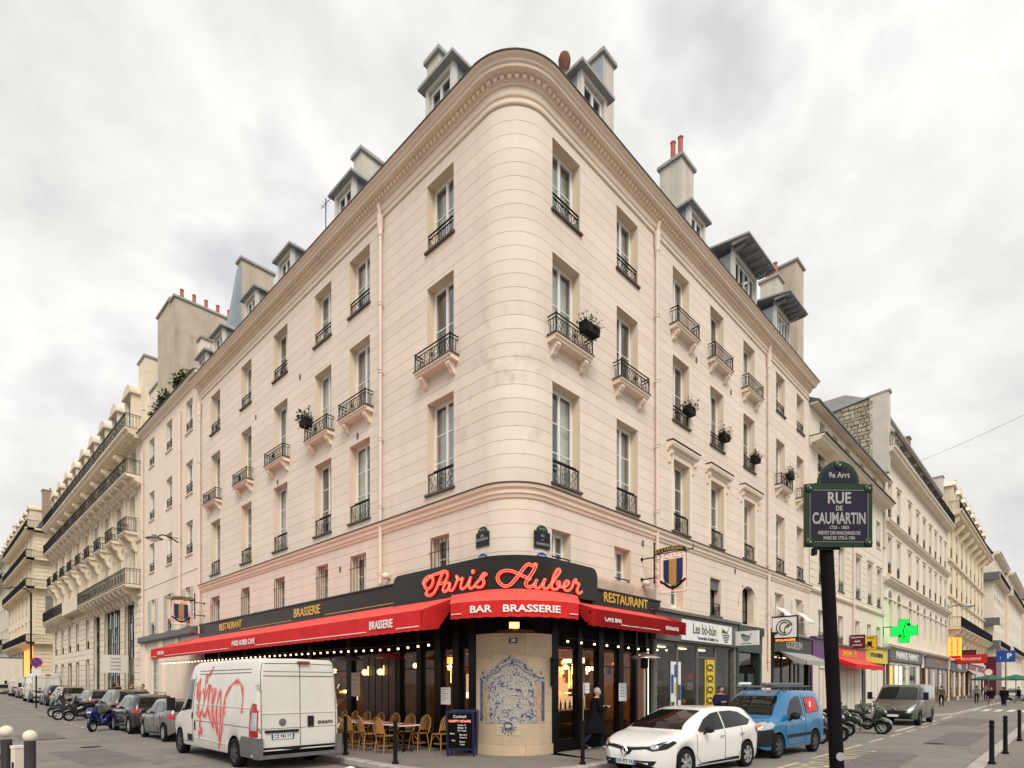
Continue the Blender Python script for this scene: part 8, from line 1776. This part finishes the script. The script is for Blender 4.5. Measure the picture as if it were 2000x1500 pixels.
scooter('big dark green three wheeled scooter with a tall windshield facing the road', (3.85, 16.2, 0), .02, 'scgreen', three=True, lean=.06, k=1.08); scooter('black scooter just behind the street sign pole, front wheel showing', (3.55, 11.6, 0), .05, 'carblack', lean=.1, k=1.05); scooter('black scooter with top box right behind the blue van', (3.3, 10.0, 0), .3, 'carblack', box=True, lean=.12, k=1.1); scooter('black scooter with top box between the sign pole and the green scooter', (3.2, 14.0, 0), .1, 'carblack', box=True, lean=.1); scooter('low black scooter in front of the grey van', (2.9, 18.2, 0), .2, 'carblack', screen=False, lean=.12)
scooter('royal blue scooter leaning between the two nearer grey cars on the left', (-19.3, -4.9, 0), -.75, 'scblue', lean=.14, screen=False); scooter('silver black scooter leaning at the front of the left row', (-32.3, -4.2, gz(-32)), -2.5, 'carblack', lean=.2, k=1.15); scooter('dark scooter with green trim beside the silver black one', (-29.5, -4.6, gz(-29)), -1.9, 'greenpaint', lean=.16); scooter('low black scooter without a screen between the parked ones on the left', (-27.0, -4.7, gz(-27)), -1.7, 'carblack', lean=.18, screen=False); scooter('black scooter nearest to the brown grey crossover', (-26.0, -4.4, gz(-26)), -1.6, 'carblack', lean=.14)
# ================================================================== PEOPLE
def person(label, loc, rz, pose='stand', h=1.72, top='navy', legs='jeans', hairm='hair', coat=0, shoes='plasd', arms='down', hood=False, bag=None, stride=.0, lean=0.0, skirtlen=.0, group=None):
    """one continuous skinned body; clothing colours by body zone, head with face and hair"""
    t = thing('person', label, 'person', loc, rz, group); k = h/1.75
    V = []; E_ = []; Rr = []; zone = []
    def j(x, y, z, r, par=None, r2=None):
        V.append((x*k, y*k, z*k)); Rr.append((r*k, (r2 or r)*k)); 
        if par is not None: E_.append((par, len(V)-1))
        return len(V)-1
    ln = lean; fx = lambda z: -ln*(z-.95)        # leaning forward, facing -y
    sit = pose == 'sit'; hz = .55 if sit else .95
    pel = j(0, 0, hz, .145, None, .11); wa = j(0, fx(1.1 if not sit else .72), hz+.17, .135, pel, .10); ch = j(0, fx(1.32), hz+.38, .165, wa, .115); nk = j(0, fx(1.48)-.005, hz+.53, .058, ch); hd = j(0, fx(1.55)-.015, hz+.60, .060, nk); 
    for s in (-1, 1):
        hp = j(s*.095, 0, hz-.05, .095, pel)
        if sit: kn = j(s*.13, -.42, hz-.03, .070, hp); an = j(s*.13, -.40, .12, .045, kn); ft = j(s*.13, -.52, .05, .04, an)
        else:
            st = stride*s; kn = j(s*.105, -st*.55-abs(st)*.12, .50+abs(st)*.02, .066, hp); an = j(s*.10, -st*1.0+(.10 if st < 0 else 0)*1, .09+(.10 if st < -.1 else 0), .043, kn); ft = j(s*.115, -st-.13, .04+(.03 if st < -.1 else 0), .036, an)
        sh = j(s*.185, fx(1.42), hz+.475, .068, ch)
        if arms == 'down': el = j(s*.245, fx(1.2)+.03+stride*s*.25, hz+.20, .050, sh); wr_ = j(s*.25, fx(1.0)-.07+stride*s*.5, hz-.04, .036, el)
        elif arms == 'front': el = j(s*.24, -.06+fx(1.2), hz+.20, .050, sh); wr_ = j(s*.13, -.30+fx(1.2), hz+.26, .036, el)
        else: el = j(s*.28, .02, hz+.22, .050, sh); wr_ = j(s*.16, -.16, hz+.10, .036, el)
        d = Vector(V[wr_])-Vector(V[el]); d = d.normalized()*.075; w_ = V[wr_]; V.append((w_[0]+d.x, w_[1]+d.y, w_[2]+d.z)); Rr.append((.040*k, .022*k)); E_.append((wr_, len(V)-1)); pm = len(V)-1
        for q, (dx, ln_) in enumerate(((-.028, .055), (-.009, .065), (.010, .062), (.028, .05))): V.append((V[pm][0], V[pm][1]+dx*.9, V[pm][2]-ln_*k if arms == 'down' else V[pm][2]+.01*q-.01)); 
        for q in range(4):
            if arms != 'down': V[-4+q] = (V[pm][0]+d.x*.7, V[pm][1]+d.y*.7, V[pm][2]+(q-1.5)*.018)
            Rr.append((.010, .010)); E_.append((pm, len(V)-4+q))
        V.append((V[pm][0]-s*.03, V[pm][1]-.035, V[pm][2]-.01)); Rr.append((.012, .012)); E_.append((pm, len(V)-1))
    me = bpy.data.meshes.new('body'); me.from_pydata(V, E_, []); o = bpy.data.objects.new('body', me); COL.objects.link(o); sk = o.modifiers.new('skin', 'SKIN'); sk.use_smooth_shade = True
    for i, v in enumerate(me.skin_vertices[0].data): v.radius = Rr[i]; v.use_root = (i == 0)
    ss_ = o.modifiers.new('sub', 'SUBSURF'); ss_.levels = 2; ss_.render_levels = 2; bpy.context.view_layer.update()
    m2 = bpy.data.meshes.new_from_object(o.evaluated_get(bpy.context.evaluated_depsgraph_get())); bpy.data.objects.remove(o); m2.name = 'body'; m2.materials.clear()
    for q in (legs, top, 'skin', shoes): m2.materials.append(M[q])
    for p in m2.polygons:
        c = p.center; z = c.z/k; arm = abs(c.x) > .2*k
        if z > hz+.52: p.material_index = 2
        elif arms == 'down' and arm and z < hz-.02 and z > hz-.25 and not sit and abs(c.x) > .21*k: p.material_index = 2
        elif arms == 'front' and c.y < (-.27+fx(1.2))*k and z > hz+.1: p.material_index = 2
        elif z > hz+.02 or (arm and z > hz-.05): p.material_index = 1
        elif z < .10: p.material_index = 3
        else: p.material_index = 0
        p.use_smooth = True
    b = link('body', m2, t)
    hc = Vector((0, fx(1.62)-.02, hz+.675))*k
    g = MB(); g.ball(hc, .098*k, 14, (.80, .98, 1.18)); g.add([(hc.x-.012*k, hc.y-.088*k, hc.z-.01*k), (hc.x+.012*k, hc.y-.088*k, hc.z-.01*k), (hc.x, hc.y-.118*k, hc.z-.02*k), (hc.x, hc.y-.09*k, hc.z+.03*k), (hc.x, hc.y-.09*k, hc.z-.03*k)], [(0,2,3), (1,3,2), (0,4,2), (1,2,4)])
    for s in (-1, 1): g.ball((hc.x+s*.080*k, hc.y+.01*k, hc.z-.005*k), .022*k, 6, (.4, .8, 1.2))
    g.build('head', M['skin'], t, 60)
    g = MB()
    for s in (-1, 1): g.ball((hc.x+s*.030*k, hc.y-.088*k, hc.z+.012*k), .009*k, 6, (1.2, .5, .7))
    g.box(hc.x-.020*k, hc.x+.020*k, hc.y-.093*k, hc.y-.08*k, hc.z-.052*k, hc.z-.046*k); g.build('face', M['hair'], t)
    g = MB(); g.ball((hc.x, hc.y+.016*k, hc.z+.030*k), .106*k, 14, (.83, .95, 1.02)); 
    if hood: g.ball((hc.x, hc.y+.03*k, hc.z-.06*k), .12*k, 10, (1, .8, 1.2))
    ho = g.build('hair', M[hairm], t, 60)
    bm = bmesh.new(); bm.from_mesh(ho.data); bmesh.ops.delete(bm, geom=[v for v in bm.verts if v.co.y < hc.y-.045*k and v.co.z < hc.z+.06*k or (v.co.z < hc.z-.05*k and not hood)], context='VERTS'); bm.to_mesh(ho.data); bm.free()
    if coat:   # long coat hanging from the shoulders
        g = MB(); n = 18; zb = (hz-coat)*k; rings = [(hz+.47, .20, .12), (hz+.38, .235, .155), (hz+.2, .20, .155), (hz, .215, .165), (hz-coat*.5, .235, .19+abs(stride)*.25), (hz-coat, .25, .21+abs(stride)*.45)]; vs = []
        for z, a, bq in rings: vs += [(a*k*math.cos(q)*(1+.04*math.sin(q*5+z*6)), fx(max(z, .95))*k+bq*k*math.sin(q), z*k) for q in [2*PI*i/n for i in range(n)]]
        g.add(vs, [(i*n+j_, i*n+(j_+1) % n, (i+1)*n+(j_+1) % n, (i+1)*n+j_) for i in range(len(rings)-1) for j_ in range(n)]+[tuple(range(n))]); g.build('coat', M[top], t, 60)
        for s in (-1, 1):
            g = MB(); a = Vector((s*.185, fx(1.42), hz+.475))*k; e_ = Vector((s*.245, fx(1.2)+.03+stride*s*.25, hz+.20))*k if arms == 'down' else Vector((s*.24, -.06+fx(1.2), hz+.20))*k; w_ = Vector((s*.25, fx(1.0)-.07+stride*s*.5, hz-.02))*k if arms == 'down' else Vector((s*.15, -.26+fx(1.2), hz+.25))*k
            g.tube(crom([tuple(a), tuple(e_), tuple(w_)], 4), [.085*k]*5+[.062*k]*4, 10); g.build('sleeve', M[top], t, 60)
    if bag:
        bg_ = thing('bag', 'bag carried by the ' + label[:60].split(' in ')[0].lower(), 'bag', (0, 0, 0)); bpy.data.objects.remove(bg_)
    return t
person('elderly person in a long black coat walking past the right restaurant door', (.38, 2.78, .12), math.radians(150), h=1.74, top='coat', legs='navy', hairm='hairg', coat=.45, shoes='shoe', stride=.30, lean=.10, arms='front')
person('person in a dark jacket standing by the yellow poster of the noodle shop', (1.25, 8.9, .12), math.radians(60), h=1.78, top='navy', legs='coat', arms='front', coat=.12)
for x, y, r, lb, tp in ((-33.5, -1.5, 1.0, 'leftmost of the three people standing behind the parked scooters, dark jacket', 'coat'), (-30.6, -1.4, 2.2, 'middle of the three people behind the parked scooters, brownish jacket', 'maroon'), (-27.6, -1.5, .4, 'right of the three people behind the parked cars, dark jacket and brown hair', 'navy')): person(lb, (x, y, gz(x)+.12), r, h=1.7, top=tp, arms='front')
for x, y, z, r, st, lb, tp, lg in ((2.2, 48.5, .12, PI, 0, 'person in an olive jacket seen from behind in front of the brown shop', 'khaki', 'coat'), (2.2, 29.6, .12, PI, .15, 'dark figure just right of the grey van', 'coat', 'coat'), (3.4, 60, .12, PI, .12, 'walker in grey near the no entry sign', 'greycl', 'coat'), (4.9, 54.4, 0, .3, .18, 'walker with bare legs in a dark coat crossing far away', 'coat', 'skin'), (5.7, 55.6, 0, PI, .2, 'walker in black in the middle of the far crossing', 'coat', 'navy'),
    (6.0, 68.4, 0, 1.6, .25, 'person with pale shoes striding at the right edge of the crossing', 'coat', 'greycl'), (5.2, 62, 0, PI, .1, 'dark walker between the crossing and the parasols', 'navy', 'coat'), (2.9, 74, .12, 0, .1, 'distant walker on the pavement under the red oblong sign', 'greycl', 'navy')):
    person(lb, (x, y, z), r, h=1.74, top=tp, legs=lg, stride=st, coat=.2 if tp == 'coat' else 0, shoes='shoe' if 'pale' in lb else 'plasd')
# ================================================================== TERRACE
def bistro_chair():
    t = thing('bistro_chair', 'rattan bistro chair', 'chair', (0, 0, 0), 0, 'rattan chairs on the terrace')
    g = MB(); g.lathe([(0, .45), (.20, .45), (.21, .44), (.20, .43), (0, .43)], 16); g.build('seat', M['rattan'], t)
    g = MB()
    for i in range(-3, 4):
        g.box(i*.055-.006, i*.055+.006, -.17, .17, .4505, .453)
    g.build('seat_weave', M['rattand'], t)
    pts = [(.19, .15, .44), (.205, .20, .62), (.17, .235, .78), (.08, .25, .86), (0, .255, .88), (-.08, .25, .86), (-.17, .235, .78), (-.205, .20, .62), (-.19, .15, .44)]
    g = MB(); g.tube(crom(pts, 4), .014, 6); g.build('back_frame', M['rattan'], t)
    g = MB(); vs = []; n = 8
    for j_ in range(7):
        v = j_/6; z = .50+.36*v; w = .185*(1-.0*v) if v < .5 else .19*math.sqrt(max(.02, 1-((v-.5)/.55)**2)); 
        for i in range(n+1): u = -1+2*i/n; vs.append((w*u, .235+.02*v-.06*u*u*(1-.2*v), z))
    g.add(vs, [(j_*(n+1)+i, j_*(n+1)+i+1, (j_+1)*(n+1)+i+1, (j_+1)*(n+1)+i) for j_ in range(6) for i in range(n)]); g.build('backrest', M['rattan'], t, 60)
    g = MB()
    for d in (-1, 1):
        for i in range(-3, 4):
            q = [(u, .50+.36*v) for u, v in [((i*.055+d*.13*(v_-.5)), v_) for v_ in (0, .25, .5, .75, 1)]]; q = [(x, z) for x, z in q if abs(x) < .19*math.sqrt(max(.05, 1-((max((z-.5)/.36, .5)-.5)/.55)**2))]
            if len(q) > 1: g.tube([(x, .222-.06*(x/.19)**2+.02*(z-.5)/.36, z) for x, z in q], .005, 4)
    g.build('back_weave', M['rattand'], t)
    for sx, sy in ((-1, -1), (1, -1), (-1, 1), (1, 1)): g = MB(); g.tube([(sx*.15, sy*.14, .44), (sx*.19, sy*.19, .0)], .014, 6); g.build('leg', M['rattan'], t)
    g = MB(); g.tube([(.18*math.cos(a), .17*math.sin(a), .20) for a in [2*PI*i/12 for i in range(12)]], .009, 5, closed=True)
    for s in (-1, 1): g.tube([(s*.16, -.16, .28), (0, -.17, .42), (-s*.16, -.16, .28)], .008, 4)
    g.build('stretcher', M['rattan'], t); return t
def bistro_table():
    t = thing('bistro_table', 'small table', 'table', (0, 0, 0), 0, 'small red topped tables on the terrace')
    MB().box(-.30, .30, -.30, .30, .715, .74).build('table_top', M['redtab'], t); g = MB(); g.box(-.307, .307, -.307, -.3001, .71, .742); g.box(-.307, .307, .3001, .307, .71, .742); g.box(-.307, -.3001, -.30, .30, .71, .742); g.box(.3001, .307, -.30, .30, .71, .742); g.build('edge_band', M['white'], t)
    MB().tube([(0, 0, .02), (0, 0, .715)], .028, 8).build('column', M['iron'], t); g = MB()
    for a in range(4): q = PI/4+a*PI/2; g.tube([(0, 0, .07), (.26*math.cos(q), .26*math.sin(q), .012)], .018, 5)
    g.build('foot', M['iron'], t); return t
CH0, TB0 = bistro_chair(), bistro_table(); xs = [-3.15-.75*i for i in range(19)]; used = [0, 0]
ORD = ['first', 'second', 'third', 'fourth', 'fifth', 'sixth', 'seventh', 'eighth', 'ninth', 'tenth', 'eleventh', 'twelfth', 'thirteenth', 'fourteenth', 'fifteenth', 'sixteenth', 'seventeenth', 'eighteenth', 'nineteenth']
def place(proto, flag, loc, rz, label):
    if not used[flag]: used[flag] = 1; o = proto; o.location = loc; o.rotation_euler = (0, 0, rz); o['label'] = label; return o
    return copytree(proto, None, loc, rz, label)
CH0.scale = (1.12, 1.08, 1.1); rd = random.Random(9)
for i, x in enumerate(xs):
    n_ = ORD[i]
    place(TB0, 1, (x+rd.uniform(-.03, .03), -1.12+rd.uniform(-.03, .03), .12), rd.uniform(-.05, .05), '%s red topped bistro table counting from the chalkboard' % n_)
    place(CH0, 0, (x+rd.uniform(-.05, .05), -.62+rd.uniform(-.04, .04), .12), rd.uniform(-.15, .15), '%s rattan chair of the row against the window, counting from the chalkboard' % n_)
    place(CH0, 0, (x+rd.uniform(-.08, .08), -1.72+rd.uniform(-.06, .06), .12), PI+rd.uniform(-.25, .25), '%s rattan chair of the row nearer the street, counting from the chalkboard' % n_)
place(CH0, 0, (-2.45, -.42, .12), .1, 'single rattan chair standing by the window with the white menu sheet')
# chalkboard
cb = thing('chalkboard', 'dark blue framed pavement chalkboard with chalk lettering by the pillar', 'chalkboard', (-1.32, -.62, .12), math.radians(38))
def tilt(g, a): m_ = Matrix.Rotation(a, 4, 'X'); g.v = [tuple(m_ @ Vector(p)) for p in g.v]; return g
for sgn in (-1, 1):
    g = MB()
    for sx in (-1, 1): g.box(*sorted((sx*.36, sx*.31)), -.02, .02, 0, 1.18)
    g.box(-.31, .31, -.02, .02, 1.12, 1.18); g.box(-.31, .31, -.02, .02, .16, .22); tilt(g, -sgn*.16*-1 if False else sgn*.16*-1); g.v = [(x, y+(.19 if sgn > 0 else -.19), z) for x, y, z in g.v] if True else g.v; g.build('frame', mat('navy_frame_paint', (.015, .02, .07), .4), cb)
    g = MB(); g.box(-.31, .31, -.008, .008, .22, 1.12); tilt(g, -sgn*.16); g.v = [(x, y+sgn*.19, z) for x, y, z in g.v]; g.build('slate', M['blackm'], cb)
def chalk(tx, sz, x, z, m='white', rot=0):
    o = text(tx, sz, M[m], cb, (0, 0, 0), ext=.001, align='CENTER', bold=.001); mm = Matrix.Translation((0, -.19, 0)) @ Matrix.Rotation(.16, 4, 'X') @ Matrix.Translation((x, -.0105, z)) ; o.matrix_local = mm
for tx, sz, x, z, m_ in (('Cocktail', .10, 0, 1.04, 'white'), ('HAPPY HOURS', .085, 0, .92, 'neonp'), ('Spritz  8', .06, .05, .82, 'white'), ('Mojito  8', .06, .05, .75, 'white'), ('Kir royal', .06, .05, .68, 'white'), ('Biere', .055, -.2, .60, 'white'), ('Blonde 5', .055, .08, .57, 'white'), ('Brune 6', .055, .08, .50, 'white'), ('Vins', .055, -.18, .42, 'white'), ('Rouge', .055, .05, .39, 'white'), ('Rose', .055, .05, .32, 'white')): chalk(tx, sz, x, z, m_)
# parasol heater by the right end of the cafe
ht = thing('patio_heater', 'patio heater with a wide silver hood by the timber pier', 'heater', (.95, 4.45, .12)); MB().lathe([(.2, 0), (.2, .55), (.17, .6), (0, .6)], 14).build('base', M['plasg'], ht, 40); MB().tube([(0, 0, .6), (0, 0, 2.3)], .03, 8).build('pole', M['rim'], ht); MB().lathe([(.09, 2.3), (.11, 2.35), (.11, 2.58), (.03, 2.62)], 12).build('burner', M['iron'], ht)
MB().lathe([(0, 2.78), (.05, 2.76), (.25, 2.70), (.46, 2.62), (.47, 2.60), (.24, 2.68), (0, 2.74)], 24).build('hood', mat('polished_aluminium', (.6, .6, .6), .25, metal=.9, var=.05), ht, 50)
ls = thing('led_tube', 'thin vertical white light strip on the restaurant end pilaster', 'light', (.10, 6.08, .4)); MB().tube([(0, 0, 0), (0, 0, 2.6)], .016, 6).build('tube', emat('soft_white_strip', (1, .8, .6), 1.2), ls)
for x, lb in ((-4.4, 'wide red infrared hood above the middle terrace tables'), (-6.6, 'thin white infrared hood further left under the awning')):
    t = thing('terrace_heater', lb, 'heater', (x, -.75, 2.78)); MB().lathe([(0, .10), (.1, .09), (.42, -.03), (.44, -.05), (.40, -.04), (0, .05)], 20).build('hood', M['redtab'] if x > -5 else M['plasg'], t, 50); MB().tube([(0, 0, .1), (0, 0, .45)], .02, 5).build('rod', M['black'], t)
for x in (-5.8, -6.7):
    t = thing('wall_lantern', 'glass globe wall lamp on the %s side of the timber panel' % ('right' if x > -6 else 'left'), 'lamp', (x, -.02, 2.35)); MB().ball((0, -.14, 0), .11, 12).build('globe', emat('dim_globe', (1, .75, .5), .8), t, 60); MB().tube([(0, 0, 0), (0, -.14, 0)], .018, 6).build('arm', M['brass'], t)
    MB().tube([(.02, -.03, -.1), (.02, -.03, .2)], .016, 6).build('filament_tube', M['neony'], t)
tag(MB(Matrix.Translation((-1.9, -3.5, .0))).add([(-.2, -.1, .01), (.1, -.14, .04), (.2, .05, .01), (0, .1, .06), (-.12, .12, .01), (.0, 0, .09)], [(0,1,5), (1,2,5), (2,3,5), (3,4,5), (4,0,5)]).build('paper_scrap', M['white']), 'crumpled white paper in the gutter behind the white van', 'litter')
# dry window boxes hung on the railings
def planter(side, x, z, label, n=.30, w=.5, seed=1, seat=None):
    p = FM(side) @ Vector((x, -n, z)); t = thing('window_box', label, 'planter', tuple(p), ZR[side], 'window boxes with dry plants on the railings'); MB().prism([(-w/2, 0), (w/2, 0), (w/2+.03, .24), (-w/2-.03, .24)], -.13, .12).build('trough', M['plasd'], t)
    rd = random.Random(seed); g = MB()
    for i in range(230):
        c = Vector((rd.uniform(-w*.6, w*.6), rd.gauss(-.02, .11), .20+rd.gauss(.06, .13))); d = Vector((rd.gauss(0, 1), rd.gauss(0, 1), rd.gauss(.3, .8))).normalized(); u = d.orthogonal().normalized(); s = rd.uniform(.07, .15); g.add([c, c+d*s*.5+u*s*.3, c+d*s, c+d*s*.5-u*s*.3], [(0,1,2,3)])
    o = g.build('plants', M['leafd'], t); o['kind'] = 'stuff'; g = MB(); g.tube([(-.15, .13, .2), (-.15, .2, .1)], .008, 4); g.tube([(.15, .13, .2), (.15, .2, .1)], .008, 4); g.build('hook', M['iron'], t); return t
planter('L', -10.25, 11.42, 'window box on the left end of the third balcony of the long facade', seed=1, n=.44); planter('R', 2.45, 11.55, 'big window box on the balcony nearest the rounded corner, right facade', w=.6, seed=2, n=.44)
planter('R', 8.75, 11.55, 'window box on the railing above the first window hood', seed=3, n=.16); planter('R', 11.65, 11.5, 'window box on the railing above the middle window hood', seed=4, n=.16); planter('R', 14.75, 11.5, 'window box on the railing above the last window hood', seed=5, n=.16); planter('R', 18.2, 11.6, 'window box on the small balcony right of the far drainpipe', seed=6, n=.42)
